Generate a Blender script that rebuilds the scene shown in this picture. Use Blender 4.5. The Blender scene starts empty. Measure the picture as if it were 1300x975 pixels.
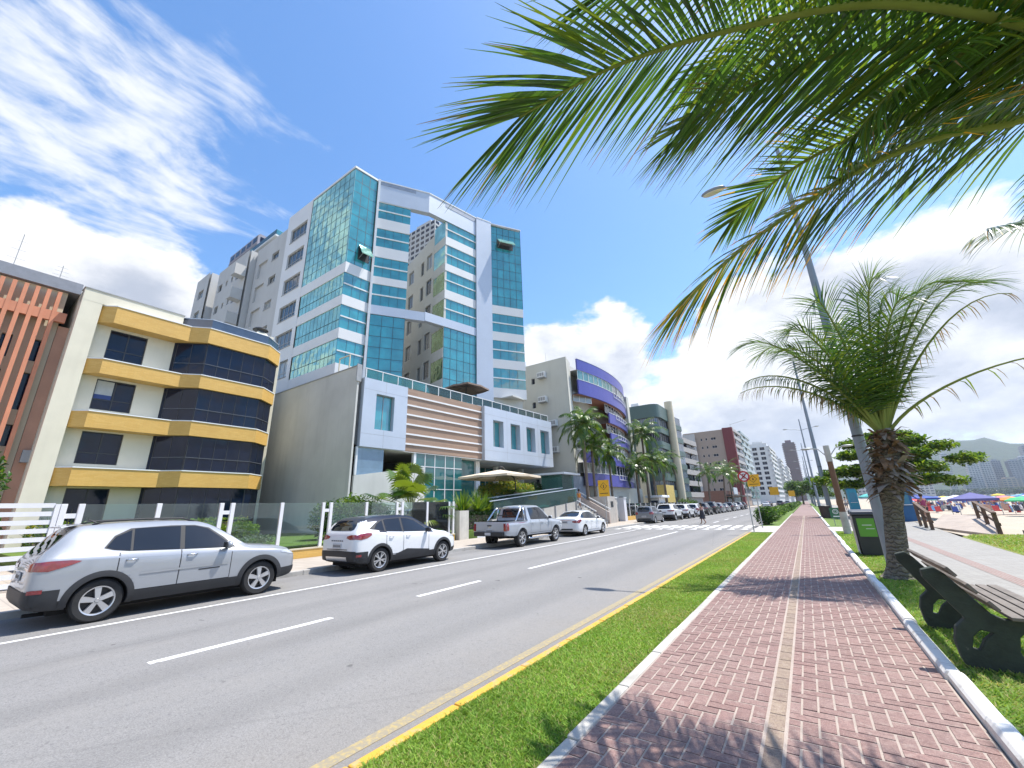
import bpy, bmesh, math, random
import numpy as np
from mathutils import Vector, Matrix
from mathutils.bvhtree import BVHTree
R = math.radians
PI = math.pi
rnd = random.Random(7)
nr = np.random.default_rng(11)
scene = bpy.context.scene
col = scene.collection

# ------------------------------------------------------------------ mesh builder
class MB:
    def __init__(s):
        s.v = []; s.f = []; s.m = []; s.c = []; s.g = []
    def add(s, vs, fs, m=0, c=None):
        n = len(s.v)
        s.v.extend([tuple(p) for p in vs])
        s.f.extend([tuple(i + n for i in f) for f in fs])
        s.m.extend([m] * len(fs))
        if c is not None:
            s.c.extend([c] * len(vs))
        s.g.append((n, len(s.v), len(s.f) - len(fs), len(s.f)))
        return s
    def each(s, name, mats, parent, **k):
        """every added piece as an object of its own"""
        out = []
        for a, e, f0, f1 in s.g:
            q = MB(); q.v = s.v[a:e]; q.f = [tuple(i - a for i in f) for f in s.f[f0:f1]]; q.m = s.m[f0:f1]; out.append(q.build(name, mats, parent, **k))
        return out
    def quad(s, a, b, c, d, m=0): return s.add([a, b, c, d], [(0, 1, 2, 3)], m)
    def hexa(s, p, m=0):
        return s.add(p, [(3, 2, 1, 0), (4, 5, 6, 7), (0, 1, 5, 4), (1, 2, 6, 5), (2, 3, 7, 6), (3, 0, 4, 7)], m)
    def box(s, x0, x1, y0, y1, z0, z1, m=0):
        return s.hexa([(x0, y0, z0), (x1, y0, z0), (x1, y1, z0), (x0, y1, z0), (x0, y0, z1), (x1, y0, z1), (x1, y1, z1), (x0, y1, z1)], m)
    def bar(s, a, b, w, h, m=0, up=(0, 0, 1)):
        a = Vector(a); b = Vector(b); t = (b - a).normalized(); u = Vector(up)
        if abs(t.dot(u)) > .98: u = Vector((0, 1, 0))
        r = t.cross(u).normalized() * w / 2; q = r.cross(t).normalized() * h / 2
        return s.hexa([a - r - q, a + r - q, b + r - q, b - r - q, a - r + q, a + r + q, b + r + q, b - r + q], m)
    def tube(s, pts, rad, n=8, m=0, cap=True):
        pts = [Vector(p) for p in pts]; k = len(pts)
        if not hasattr(rad, '__len__'): rad = [rad] * k
        vs = []; fs = []; prev = None
        for i, p in enumerate(pts):
            t = (pts[min(i + 1, k - 1)] - pts[max(i - 1, 0)]).normalized()
            if prev is None:
                u = Vector((0, 0, 1)) if abs(t.z) < .9 else Vector((1, 0, 0))
                r = t.cross(u).normalized()
            else:
                r = (prev - t * prev.dot(t)).normalized()
            prev = r; q = t.cross(r)
            for j in range(n):
                a = 2 * PI * j / n
                vs.append(p + (r * math.cos(a) + q * math.sin(a)) * rad[i])
        for i in range(k - 1):
            for j in range(n):
                a = i * n + j; b = i * n + (j + 1) % n
                fs.append((a, b, b + n, a + n))
        if cap:
            fs.append(tuple(range(n - 1, -1, -1))); fs.append(tuple(range((k - 1) * n, k * n)))
        return s.add(vs, fs, m)
    def lathe(s, prof, n=24, o=(0, 0, 0), axis='z', m=0, close=False):
        vs = []; fs = []; k = len(prof)
        for r, h in prof:
            for j in range(n):
                a = 2 * PI * j / n; x, y = r * math.cos(a), r * math.sin(a)
                p = (x, y, h) if axis == 'z' else (h, x, y) if axis == 'x' else (x, h, y)
                vs.append((p[0] + o[0], p[1] + o[1], p[2] + o[2]))
        for i in range(k - 1 + (1 if close else 0)):
            for j in range(n):
                a = i * n + j; b = i * n + (j + 1) % n; i2 = (i + 1) % k
                fs.append((a, b, i2 * n + (j + 1) % n, i2 * n + j))
        return s.add(vs, fs, m)
    def prism(s, poly, lo, hi, axis='z', m=0):
        """polygon extruded along axis; poly in the two other axes"""
        n = len(poly)
        def P(a, b, h): return (a, b, h) if axis == 'z' else (h, a, b) if axis == 'x' else (a, h, b)
        vs = [P(a, b, lo) for a, b in poly] + [P(a, b, hi) for a, b in poly]
        fs = [tuple(range(n - 1, -1, -1)), tuple(range(n, 2 * n))] + [(i, (i + 1) % n, n + (i + 1) % n, n + i) for i in range(n)]
        return s.add(vs, fs, m)
    def grid(s, P, m=0, close=False):
        """P: rows of points"""
        r = len(P); c = len(P[0]); fs = []
        for i in range(r - 1):
            for j in range(c - 1 + (1 if close else 0)):
                j2 = (j + 1) % c
                fs.append((i * c + j, i * c + j2, (i + 1) * c + j2, (i + 1) * c + j))
        return s.add([p for row in P for p in row], fs, m)
    def ball(s, o, r, sc=(1, 1, 1), n=10, k=7, m=0):
        prof = [(math.sin(PI * i / k), -math.cos(PI * i / k)) for i in range(k + 1)]
        vs = []; fs = []
        for a, h in prof:
            for j in range(n):
                t = 2 * PI * j / n
                vs.append((o[0] + r * sc[0] * a * math.cos(t), o[1] + r * sc[1] * a * math.sin(t), o[2] + r * sc[2] * h))
        for i in range(k):
            for j in range(n):
                a = i * n + j; b = i * n + (j + 1) % n
                fs.append((a, b, b + n, a + n))
        return s.add(vs, fs, m)
    def build(s, name, mats, parent=None, smooth=False, loc=None, fix=True):
        me = bpy.data.meshes.new(name)
        off = Vector((0, 0, 0)); p = parent
        while p is not None:
            off += p.location; p = p.parent
        if loc is not None: off = off + Vector(loc)
        v = np.array(s.v, dtype=np.float64).reshape(-1, 3) - np.array(off)
        me.from_pydata(v.tolist(), [], s.f)
        if not isinstance(mats, (list, tuple)): mats = [mats]
        for q in mats: me.materials.append(q)
        if len(mats) > 1: me.polygons.foreach_set('material_index', s.m)
        if s.c:
            ca = me.color_attributes.new('Col', 'FLOAT_COLOR', 'POINT')
            ca.data.foreach_set('color', np.array([(a, b, c, 1) for a, b, c in s.c], dtype=np.float32).ravel())
        if fix and len(s.f) < 30000:
            bm = bmesh.new(); bm.from_mesh(me)
            bmesh.ops.remove_doubles(bm, verts=bm.verts, dist=1e-5)
            bmesh.ops.recalc_face_normals(bm, faces=bm.faces)
            bm.to_mesh(me); bm.free()
        if smooth:
            me.polygons.foreach_set('use_smooth', [True] * len(me.polygons))
            if smooth != 'all': me.set_sharp_from_angle(angle=R(smooth if smooth > 1 else 38))
        o = bpy.data.objects.new(name, me); col.objects.link(o)
        if parent is not None: o.parent = parent
        elif loc is not None: o.location = loc
        if parent is not None and loc is not None: o.location = loc
        return o

def bevel(o, w=.01, seg=2):
    b = o.modifiers.new('bev', 'BEVEL'); b.width = w; b.segments = seg; b.limit_method = 'ANGLE'; b.angle_limit = R(40)
    return o
def tag(o, label=None, cat=None, group=None, kind=None):
    if label: o['label'] = label
    if cat: o['category'] = cat
    if group: o['group'] = group
    if kind: o['kind'] = kind
    return o
def thing(name, label, cat, loc=(0, 0, 0), group=None, rz=0):
    o = bpy.data.objects.new(name, None); o.empty_display_size = .2
    col.objects.link(o); o.location = loc; o.rotation_euler = (0, 0, rz)
    return tag(o, label, cat, group)
def dup(o, loc=None, rz=None, label=None, sc=None, par=None):
    """copy of a thing with copies of its parts and sub-parts"""
    c = o.copy(); col.objects.link(c)
    if par is not None: c.parent = par
    for ch in list(KIDS.get(o.name, [])) or list(o.children):
        dup(ch, par=c)
    if loc is not None: c.location = loc
    if rz is not None: c.rotation_euler = (c.rotation_euler[0], c.rotation_euler[1], rz)
    if label: c['label'] = label
    if sc is not None: c.scale = (sc, sc, sc) if not hasattr(sc, '__len__') else sc
    return c
KIDS = {}

# ------------------------------------------------------------------ materials
def N(nt, t, **kw):
    n = nt.nodes.new(t)
    for k, v in kw.items():
        if k.startswith('i_'):
            n.inputs[int(k[2:]) if k[2:].isdigit() else k[2:].replace('_', ' ')].default_value = v
        else: setattr(n, k, v)
    return n
def newmat(name):
    m = bpy.data.materials.new(name); m.use_nodes = True; nt = m.node_tree
    b = nt.nodes['Principled BSDF']
    return m, nt, b
def mathn(nt, op, a, b=None, c=None, clamp=False):
    n = nt.nodes.new('ShaderNodeMath'); n.operation = op; n.use_clamp = clamp
    for i, v in enumerate((a, b, c)):
        if v is None: continue
        if hasattr(v, 'is_linked') or hasattr(v, 'links'): nt.links.new(v, n.inputs[i])
        else: n.inputs[i].default_value = v
    return n.outputs[0]
def mixc(nt, fac, a, b, mode='MIX'):
    n = nt.nodes.new('ShaderNodeMix'); n.data_type = 'RGBA'; n.blend_type = mode
    for k, v in ((0, fac), (6, a), (7, b)):
        if hasattr(v, 'links'): nt.links.new(v, n.inputs[k])
        elif k == 0: n.inputs[0].default_value = v
        else: n.inputs[k].default_value = (*v, 1) if len(v) == 3 else v
    return n.outputs[2]
def noise(nt, scale, detail=4, rough=.55, vec=None, dims='3D'):
    n = N(nt, 'ShaderNodeTexNoise'); n.inputs['Scale'].default_value = scale
    n.inputs['Detail'].default_value = detail; n.inputs['Roughness'].default_value = rough
    if vec is not None: nt.links.new(vec, n.inputs['Vector'])
    return n.outputs[0]
def objco(nt, sc=None):
    t = N(nt, 'ShaderNodeTexCoord').outputs['Object']
    if sc is None: return t
    m = N(nt, 'ShaderNodeMapping'); m.inputs['Scale'].default_value = sc; nt.links.new(t, m.inputs[0])
    return m.outputs[0]
def ramp(nt, fac, stops):
    r = N(nt, 'ShaderNodeValToRGB'); e = r.color_ramp.elements
    while len(e) < len(stops): e.new(.5)
    for i, (p, c) in enumerate(stops):
        e[i].position = p; e[i].color = (*c, 1) if hasattr(c, '__len__') else (c, c, c, 1)
    nt.links.new(fac, r.inputs[0]); return r.outputs[0]
def S(c):
    """sRGB 0-255 to linear"""
    f = lambda v: (v / 12.92 if v <= .04045 else ((v + .055) / 1.055) ** 2.4)
    return tuple(f(x / 255) for x in c)
def mat(name, c, rough=.6, metal=0, amp=.12, ns=3, stain=0, bump=0, bs=40, spec=.5, coat=0, stretch=None):
    """principled surface with broad tonal variation, rain stains and a fine bump"""
    m, nt, b = newmat(name); L = nt.links.new
    co = objco(nt)
    n1 = noise(nt, ns, 6, .6, co)
    f = ramp(nt, n1, [(.3, 0), (.7, 1)])
    c0 = tuple(x * (1 - amp) for x in c); c1 = tuple(min(1, x * (1 + amp * .7)) for x in c)
    out = mixc(nt, f, c0, c1)
    if stain:
        n2 = noise(nt, 1, 5, .6, objco(nt, (2.2, 2.2, .16)))
        f2 = ramp(nt, n2, [(.5, 0), (.78, stain)])
        out = mixc(nt, f2, out, tuple(x * .45 for x in c))
    L(out, b.inputs['Base Color'])
    b.inputs['Roughness'].default_value = rough; b.inputs['Metallic'].default_value = metal
    b.inputs['Specular IOR Level'].default_value = spec; b.inputs['Coat Weight'].default_value = coat
    b.inputs['Coat Roughness'].default_value = .04
    if bump:
        bp = N(nt, 'ShaderNodeBump'); bp.inputs['Strength'].default_value = bump; bp.inputs['Distance'].default_value = .02
        L(noise(nt, bs, 4, .6, co), bp.inputs['Height']); L(bp.outputs[0], b.inputs['Normal'])
    return m
def glassmat(name, c, rough=.03, metal=0, spec=.9, ior=1.6, vary=0, wob=.012, c2=None):
    """opaque reflective facade glass, slightly wavy pane by pane"""
    m, nt, b = newmat(name); L = nt.links.new
    co = objco(nt)
    f = noise(nt, .9, 3, .6, co)
    out = mixc(nt, ramp(nt, f, [(.35, 0), (.7, 1)]), tuple(x * .8 for x in c), tuple(min(1, x * 1.2) for x in c))
    sn = N(nt, 'ShaderNodeVectorMath', operation='SNAP'); L(co, sn.inputs[0]); sn.inputs[1].default_value = (.78, .78, 1.05)
    wn = N(nt, 'ShaderNodeTexWhiteNoise'); L(sn.outputs[0], wn.inputs[0])
    out = mixc(nt, ramp(nt, wn.outputs[0], [(0, .32), (.5, 0), (.85, 0), (1, .12)]), out, tuple(x * .45 for x in c))
    if vary:
        oi = N(nt, 'ShaderNodeObjectInfo').outputs['Random']
        out = mixc(nt, ramp(nt, oi, [(.45, 0), (.55, vary), (.8, vary * .4), (1, 0)]), out, c2 or (.35, .35, .33))
    L(out, b.inputs['Base Color'])
    b.inputs['Roughness'].default_value = rough; b.inputs['Metallic'].default_value = metal
    b.inputs['Specular IOR Level'].default_value = spec; b.inputs['IOR'].default_value = ior
    bp = N(nt, 'ShaderNodeBump'); bp.inputs['Strength'].default_value = 1; bp.inputs['Distance'].default_value = wob
    L(noise(nt, .8, 2, .5, co), bp.inputs['Height']); L(bp.outputs[0], b.inputs['Normal'])
    return m
def clearglass(name, tint, alpha=.82):
    m, nt, b = newmat(name); L = nt.links.new
    tr = N(nt, 'ShaderNodeBsdfTransparent'); tr.inputs[0].default_value = (*tint, 1)
    gl = N(nt, 'ShaderNodeBsdfGlossy'); gl.inputs['Roughness'].default_value = .02; gl.inputs[0].default_value = (.9, .95, .95, 1)
    df = N(nt, 'ShaderNodeBsdfDiffuse'); df.inputs[0].default_value = (*[x * .5 for x in tint], 1)
    fr = N(nt, 'ShaderNodeFresnel'); fr.inputs[0].default_value = 1.5
    m1 = N(nt, 'ShaderNodeMixShader'); m1.inputs[0].default_value = 1 - alpha; L(tr.outputs[0], m1.inputs[1]); L(df.outputs[0], m1.inputs[2])
    m2 = N(nt, 'ShaderNodeMixShader'); L(fr.outputs[0], m2.inputs[0]); L(m1.outputs[0], m2.inputs[1]); L(gl.outputs[0], m2.inputs[2])
    L(m2.outputs[0], nt.nodes['Material Output'].inputs[0])
    return m
def leafmat(name, c, trans=.4, rough=.45, amp=.3, ns=1.5, spec=.4):
    m, nt, b = newmat(name); L = nt.links.new
    f = noise(nt, ns, 3, .6, objco(nt))
    o = mixc(nt, ramp(nt, f, [(.3, 0), (.7, 1)]), tuple(x * (1 - amp) for x in c), tuple(min(1, x * (1 + amp)) for x in c))
    L(o, b.inputs['Base Color']); b.inputs['Roughness'].default_value = rough; b.inputs['Specular IOR Level'].default_value = spec
    t = N(nt, 'ShaderNodeBsdfTranslucent'); L(mixc(nt, .5, o, (min(1, c[0] * 2.2), min(1, c[1] * 2.0), c[2] * .8)), t.inputs[0])
    mx = N(nt, 'ShaderNodeMixShader'); mx.inputs[0].default_value = trans
    L(b.outputs[0], mx.inputs[1]); L(t.outputs[0], mx.inputs[2]); L(mx.outputs[0], nt.nodes['Material Output'].inputs[0])
    return m

class Fr:
    """vertical facade frame: s along the wall (left to right seen from outside), d outward, z up"""
    def __init__(s, P, Q):
        s.P = Vector((P[0], P[1], 0)); q = Vector((Q[0], Q[1], 0)); s.L = (q - s.P).length
        s.u = (q - s.P).normalized(); s.n = Vector((s.u.y, -s.u.x, 0))
    def p(s, a, d, z): return s.P + s.u * a + s.n * d + Vector((0, 0, z))
    def box(s, mb, a0, a1, d0, d1, z0, z1, m=0):
        return mb.hexa([s.p(a0, d0, z0), s.p(a1, d0, z0), s.p(a1, d1, z0), s.p(a0, d1, z0), s.p(a0, d0, z1), s.p(a1, d0, z1), s.p(a1, d1, z1), s.p(a0, d1, z1)], m)
    def wall(s, mb, a0, a1, z0, z1, holes=(), depth=.14, d=0, m=0):
        A = sorted({a0, a1, *[h[0] for h in holes], *[h[1] for h in holes]}); Z = sorted({z0, z1, *[h[2] for h in holes], *[h[3] for h in holes]})
        A = [a for a in A if a0 <= a <= a1]; Z = [z for z in Z if z0 <= z <= z1]
        for i in range(len(A) - 1):
            for j in range(len(Z) - 1):
                ca = (A[i] + A[i + 1]) / 2; cz = (Z[j] + Z[j + 1]) / 2
                if any(h[0] < ca < h[1] and h[2] < cz < h[3] for h in holes): continue
                mb.quad(s.p(A[i], d, Z[j]), s.p(A[i + 1], d, Z[j]), s.p(A[i + 1], d, Z[j + 1]), s.p(A[i], d, Z[j + 1]), m)
        for h in holes:
            b0, b1, y0, y1 = h[:4]; e = d - depth
            mb.quad(s.p(b0, d, y0), s.p(b0, e, y0), s.p(b0, e, y1), s.p(b0, d, y1), m)
            mb.quad(s.p(b1, d, y0), s.p(b1, d, y1), s.p(b1, e, y1), s.p(b1, e, y0), m)
            mb.quad(s.p(b0, d, y0), s.p(b1, d, y0), s.p(b1, e, y0), s.p(b0, e, y0), m)
            mb.quad(s.p(b0, d, y1), s.p(b0, e, y1), s.p(b1, e, y1), s.p(b1, d, y1), m)
    def pane(s, mb, a0, a1, z0, z1, d=-.12, t=.03, m=0): return s.box(mb, a0, a1, d - t, d, z0, z1, m)
    def window(s, parent, a0, a1, z0, z1, glass, frame, d=-.12, nv=2, nh=1, fw=.05, trans=None, sill=None, name='window'):
        """one window: glass with its frame and mullions as a sub-part"""
        g = MB(); s.pane(g, a0 + .003, a1 - .003, z0 + .003, z1 - .003, d); w = g.build(name, glass, parent)
        f = MB(); e = .03
        s.box(f, a0 + .002, a0 + fw, d, d + e, z0 + .002, z1 - .002); s.box(f, a1 - fw, a1 - .002, d, d + e, z0 + .002, z1 - .002)
        s.box(f, a0 + fw, a1 - fw, d, d + e, z0 + .002, z0 + fw); s.box(f, a0 + fw, a1 - fw, d, d + e, z1 - fw, z1 - .002)
        for i in range(1, nv):
            c = a0 + (a1 - a0) * i / nv; s.box(f, c - fw / 2, c + fw / 2, d, d + e * .9, z0 + fw, z1 - fw)
        zs = [z0 + (z1 - z0) * i / nh for i in range(1, nh)] if trans is None else trans
        for z in zs: s.box(f, a0 + fw, a1 - fw, d, d + e * .8, z - fw / 2, z + fw / 2)
        f.build('window_frame', frame, w)
        if sill is not None:
            q = MB(); s.box(q, a0 - .04, a1 + .04, d + .01, .05, z0 - .06, z0 - .002); q.build('sill', sill, w)
        return w
# ------------------------------------------------------------------ camera, sun, sky
yaw, pit, rol = R(34.4234), R(17.0811), R(-1.7496)
HC = 1.5291
f_ = Vector((-math.sin(yaw) * math.cos(pit), math.cos(yaw) * math.cos(pit), math.sin(pit)))
r_ = Vector((math.cos(yaw), math.sin(yaw), 0)); u_ = r_.cross(f_)
r2 = r_ * math.cos(rol) + u_ * math.sin(rol); u2 = -r_ * math.sin(rol) + u_ * math.cos(rol)
cam = bpy.data.cameras.new('camera'); cam.sensor_width = 36; cam.lens = 514.3594 / 1300 * 36
cam.clip_start = .05; cam.clip_end = 12000
co_ = bpy.data.objects.new('camera', cam); col.objects.link(co_)
mw = Matrix((r2, u2, -f_)).transposed().to_4x4(); mw.translation = (0, 0, HC); co_.matrix_world = mw
scene.camera = co_

SUNV = Vector((.30, .34, 1)).normalized()          # towards the sun
sun = bpy.data.lights.new('sun', 'SUN'); sun.energy = 4.2; sun.angle = R(.5); sun.color = (1, .955, .88)
so = bpy.data.objects.new('sun', sun); col.objects.link(so)
so.rotation_euler = SUNV.to_track_quat('Z', 'Y').to_euler()
scene.view_settings.view_transform = 'Standard'; scene.view_settings.look = 'None'
scene.view_settings.exposure = .86; scene.view_settings.gamma = 1
try: scene.view_settings.use_curve_mapping = False
except Exception: pass
scene.cycles.max_bounces = 10; scene.cycles.transparent_max_bounces = 24; scene.cycles.use_denoising = True
scene.cycles.sample_clamp_indirect = 6; scene.cycles.caustics_reflective = False; scene.cycles.caustics_refractive = False

w = bpy.data.worlds.new('World'); scene.world = w; w.use_nodes = True
nt = w.node_tree; L = nt.links.new; bg = nt.nodes['Background']
sky = N(nt, 'ShaderNodeTexSky'); sky.sky_type = 'NISHITA'; sky.sun_disc = False
sky.sun_elevation = math.asin(SUNV.z); sky.sun_rotation = math.atan2(SUNV.x, SUNV.y)
sky.altitude = 0; sky.air_density = 1.0; sky.dust_density = .6; sky.ozone_density = 1.6
gen = N(nt, 'ShaderNodeTexCoord').outputs['Generated']
nrm = N(nt, 'ShaderNodeVectorMath', operation='NORMALIZE'); L(gen, nrm.inputs[0]); D = nrm.outputs[0]
sep = N(nt, 'ShaderNodeSeparateXYZ'); L(D, sep.inputs[0]); dx, dy, dz = sep.outputs
def wm(op, a, b=None, c=None, clamp=False): return mathn(nt, op, a, b, c, clamp)
def blob(d, r):
    v = Vector(d).normalized(); q = N(nt, 'ShaderNodeVectorMath', operation='DOT_PRODUCT'); L(D, q.inputs[0]); q.inputs[1].default_value = v
    c0 = math.cos(R(r)); mr = N(nt, 'ShaderNodeMapRange', interpolation_type='SMOOTHSTEP')
    L(q.outputs['Value'], mr.inputs[0]); mr.inputs[1].default_value = c0; mr.inputs[2].default_value = math.cos(R(r * .15)); return mr.outputs[0]
def smooth(x, a, b):
    mr = N(nt, 'ShaderNodeMapRange', interpolation_type='SMOOTHSTEP'); L(x, mr.inputs[0]); mr.inputs[1].default_value = a; mr.inputs[2].default_value = b; return mr.outputs[0]
zz = wm('MAXIMUM', dz, .03)
# cumulus: 3-D noise on the direction, flattened vertically, with coverage rising to the horizon
mp = N(nt, 'ShaderNodeMapping'); L(D, mp.inputs[0]); mp.inputs['Scale'].default_value = (1, 1, 1.9); mp.inputs['Location'].default_value = (3.1, 1.7, .4)
cn = noise(nt, 3.1, 10, .60, mp.outputs[0])
cov = wm('MULTIPLY', smooth(dz, .46, .12), .18)
for d, r, a in [((-.93, .02, .34), 13, .24), ((-.87, .20, .38), 9, .21), ((-.93, .12, .28), 12, .16), ((-.36, .84, .40), 11, .20), ((-.30, .87, .36), 8, .12), ((-.05, .96, .26), 20, .16), ((.28, .90, .32), 14, .22), ((.1, .97, .16), 22, .10),
                ((-.78, .0, .62), 22, -.16), ((-.6, -.55, .55), 30, .16), ((.35, -.8, .5), 26, .08), ((-.28, .75, .60), 20, -.16), ((-.55, .40, .72), 24, -.2), ((-.2, .9, .42), 7, -.12), ((-.62, .62, .45), 14, -.12), ((.26, .86, .47), 9, -.08)]:
    cov = wm('ADD', cov, wm('MULTIPLY', blob(d, r), a))
den = wm('ADD', cn, cov)
cum = smooth(den, .61, .70)
# light side / grey belly: compare with the density a little towards the sun
mp2 = N(nt, 'ShaderNodeMapping'); L(D, mp2.inputs[0]); mp2.inputs['Scale'].default_value = (1, 1, 1.9); mp2.inputs['Location'].default_value = (3.1 + .03, 1.7 + .03, .4 + .13)
cn2 = noise(nt, 3.6, 9, .6, mp2.outputs[0])
thick = smooth(wm('ADD', cn2, wm('MULTIPLY', cov, .8)), .64, .94)
# cirrus: streaks on a high plane
pl = N(nt, 'ShaderNodeCombineXYZ'); L(wm('DIVIDE', dx, zz), pl.inputs[0]); L(wm('DIVIDE', dy, zz), pl.inputs[1])
mp3 = N(nt, 'ShaderNodeMapping'); L(pl.outputs[0], mp3.inputs[0]); mp3.inputs['Rotation'].default_value = (0, 0, R(-4)); mp3.inputs['Scale'].default_value = (2.3, 1.0, 1); mp3.inputs['Location'].default_value = (.3, .2, 0)
wv = noise(nt, 1.3, 3, .5, pl.outputs[0])
dis = N(nt, 'ShaderNodeVectorMath', operation='MULTIPLY_ADD'); L(mp3.outputs[0], dis.inputs[0]); dis.inputs[1].default_value = (1, 1, 1)
cmb = N(nt, 'ShaderNodeCombineXYZ'); L(wm('MULTIPLY', wv, .9), cmb.inputs[0]); L(wm('MULTIPLY', wv, .5), cmb.inputs[1]); L(cmb.outputs[0], dis.inputs[2])
ci = noise(nt, 3.2, 10, .64, dis.outputs[0])
cib = wm('ADD', wm('MULTIPLY', blob((-.75, .02, .65), 20), .27), wm('ADD', wm('MULTIPLY', blob((-.74, .24, .62), 14), .2), wm('MULTIPLY', blob((-.86, -.05, .5), 18), .28)))
cir = wm('MULTIPLY', smooth(wm('ADD', ci, wm('ADD', cib, wm('MULTIPLY', wm('SUBTRACT', noise(nt, 2.3, 4, .55, pl.outputs[0]), .5), .9))), .80, 1.18), .95)
SK = 1.0
skc = N(nt, 'ShaderNodeHueSaturation'); skc.inputs['Saturation'].default_value = 1.26; skc.inputs['Value'].default_value = 1.30; L(sky.outputs[0], skc.inputs['Color'])
c1 = mixc(nt, cir, skc.outputs[0], (4.9, 5.05, 5.3))
cc = mixc(nt, thick, (5.6, 5.6, 5.65), (2.7, 2.95, 3.5))
c2 = mixc(nt, wm('MULTIPLY', cum, .97), c1, cc)
hz = wm('MULTIPLY', smooth(dz, .12, .0), .38)
c3 = mixc(nt, hz, c2, (3.9, 4.2, 4.65))
L(c3, bg.inputs['Color']); bg.inputs['Strength'].default_value = .115
# ------------------------------------------------------------------ ground, road, path
ZR = -.13
def sheet(name, pts, z, m, kind='structure', th=None):
    b = MB(); b.add([(x, y, z) for x, y in pts], [tuple(range(len(pts)))]); o = b.build(name, m); o['kind'] = kind; return o
def slabpoly(name, pts, z0, z1, m, kind='structure'):
    b = MB(); b.prism(pts, z0, z1); o = b.build(name, m); o['kind'] = kind; return o

def asphalt():
    m, nt, b = newmat('asphalt'); L = nt.links.new; co = objco(nt)
    big = noise(nt, .35, 4, .6, objco(nt, (1.6, .12, 1)))
    sp = noise(nt, 95, 3, .7, co); sp2 = noise(nt, 26, 3, .6, co)
    c = mixc(nt, ramp(nt, big, [(.3, 0), (.7, 1)]), (.200, .196, .192), (.265, .257, .250))
    c = mixc(nt, ramp(nt, sp, [(.33, 0), (.7, 1)]), mixc(nt, .5, c, (.08, .08, .08)), mixc(nt, .3, c, (.42, .41, .40)))
    c = mixc(nt, ramp(nt, sp2, [(.28, .5), (.42, 0)]), c, (.09, .09, .092))
    c = mixc(nt, ramp(nt, noise(nt, 3.4, 2, .5, co), [(.22, .75), (.255, 0)]), c, (.055, .055, .056))
    c = mixc(nt, ramp(nt, noise(nt, .8, 6, .7, objco(nt, (1, .35, 1))), [(.5, 0), (.75, .35)]), c, (.30, .285, .265))
    # sandy dust towards the verge kerb
    sx = N(nt, 'ShaderNodeSeparateXYZ'); L(co, sx.inputs[0])
    d = N(nt, 'ShaderNodeMapRange'); L(sx.outputs[0], d.inputs[0]); d.inputs[1].default_value = -4.3; d.inputs[2].default_value = -2.8; d.inputs[4].default_value = .55
    c = mixc(nt, mathn(nt, 'MULTIPLY', d.outputs[0], ramp(nt, noise(nt, .9, 5, .6, co), [(.3, .2), (.7, 1)])), c, (.27, .24, .205))
    # worn tyre tracks
    wv = N(nt, 'ShaderNodeTexWave'); wv.bands_direction = 'X'; wv.inputs['Scale'].default_value = .175; wv.inputs['Distortion'].default_value = 1.2; wv.inputs['Detail Scale'].default_value = .3; L(co, wv.inputs[0])
    c = mixc(nt, ramp(nt, wv.outputs[1], [(.55, 0), (1, .22)]), c, (.11, .108, .106))
    # tar seams
    v = N(nt, 'ShaderNodeTexVoronoi'); v.feature = 'DISTANCE_TO_EDGE'; v.inputs['Scale'].default_value = .16
    L(mixc(nt, .08, objco(nt, (1, .6, 1)), N(nt, 'ShaderNodeTexNoise').outputs[1]), v.inputs['Vector'])
    c = mixc(nt, ramp(nt, v.outputs[0], [(0, .12), (.0012, .06), (.002, 0)]), c, (.05, .05, .052))
    L(c, b.inputs['Base Color']); b.inputs['Roughness'].default_value = .85; b.inputs['Specular IOR Level'].default_value = .3
    bp = N(nt, 'ShaderNodeBump'); bp.inputs['Strength'].default_value = .6; bp.inputs['Distance'].default_value = .006
    L(sp, bp.inputs['Height']); L(bp.outputs[0], b.inputs['Normal']); return m
def wornpaint(name, c, wear=.45, under=(.17, .165, .16), ns=9):
    m, nt, b = newmat(name); L = nt.links.new; co = objco(nt)
    f = ramp(nt, noise(nt, ns, 8, .7, co), [(wear - .1, 1), (wear + .08, 0)])
    L(mixc(nt, f, c, under), b.inputs['Base Color']); b.inputs['Roughness'].default_value = .7; return m
def groundmat(name, c0, c1, c2, s0=.6, s1=14, bump=.3, s2=140):
    m, nt, b = newmat(name); L = nt.links.new; co = objco(nt)
    c = mixc(nt, ramp(nt, noise(nt, s0, 5, .6, co), [(.3, 0), (.7, 1)]), c0, c1)
    c = mixc(nt, ramp(nt, noise(nt, s1, 5, .65, co), [(.45, 0), (.75, .75)]), c, c2)
    c = mixc(nt, ramp(nt, noise(nt, s2, 2, .6, co), [(.3, .35), (.6, 0)]), c, tuple(x * .45 for x in c0))
    L(c, b.inputs['Base Color']); b.inputs['Roughness'].default_value = .9
    bp = N(nt, 'ShaderNodeBump'); bp.inputs['Strength'].default_value = bump; bp.inputs['Distance'].default_value = .03
    L(noise(nt, s2 * .5, 4, .6, co), bp.inputs['Height']); L(bp.outputs[0], b.inputs['Normal']); return m
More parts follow.
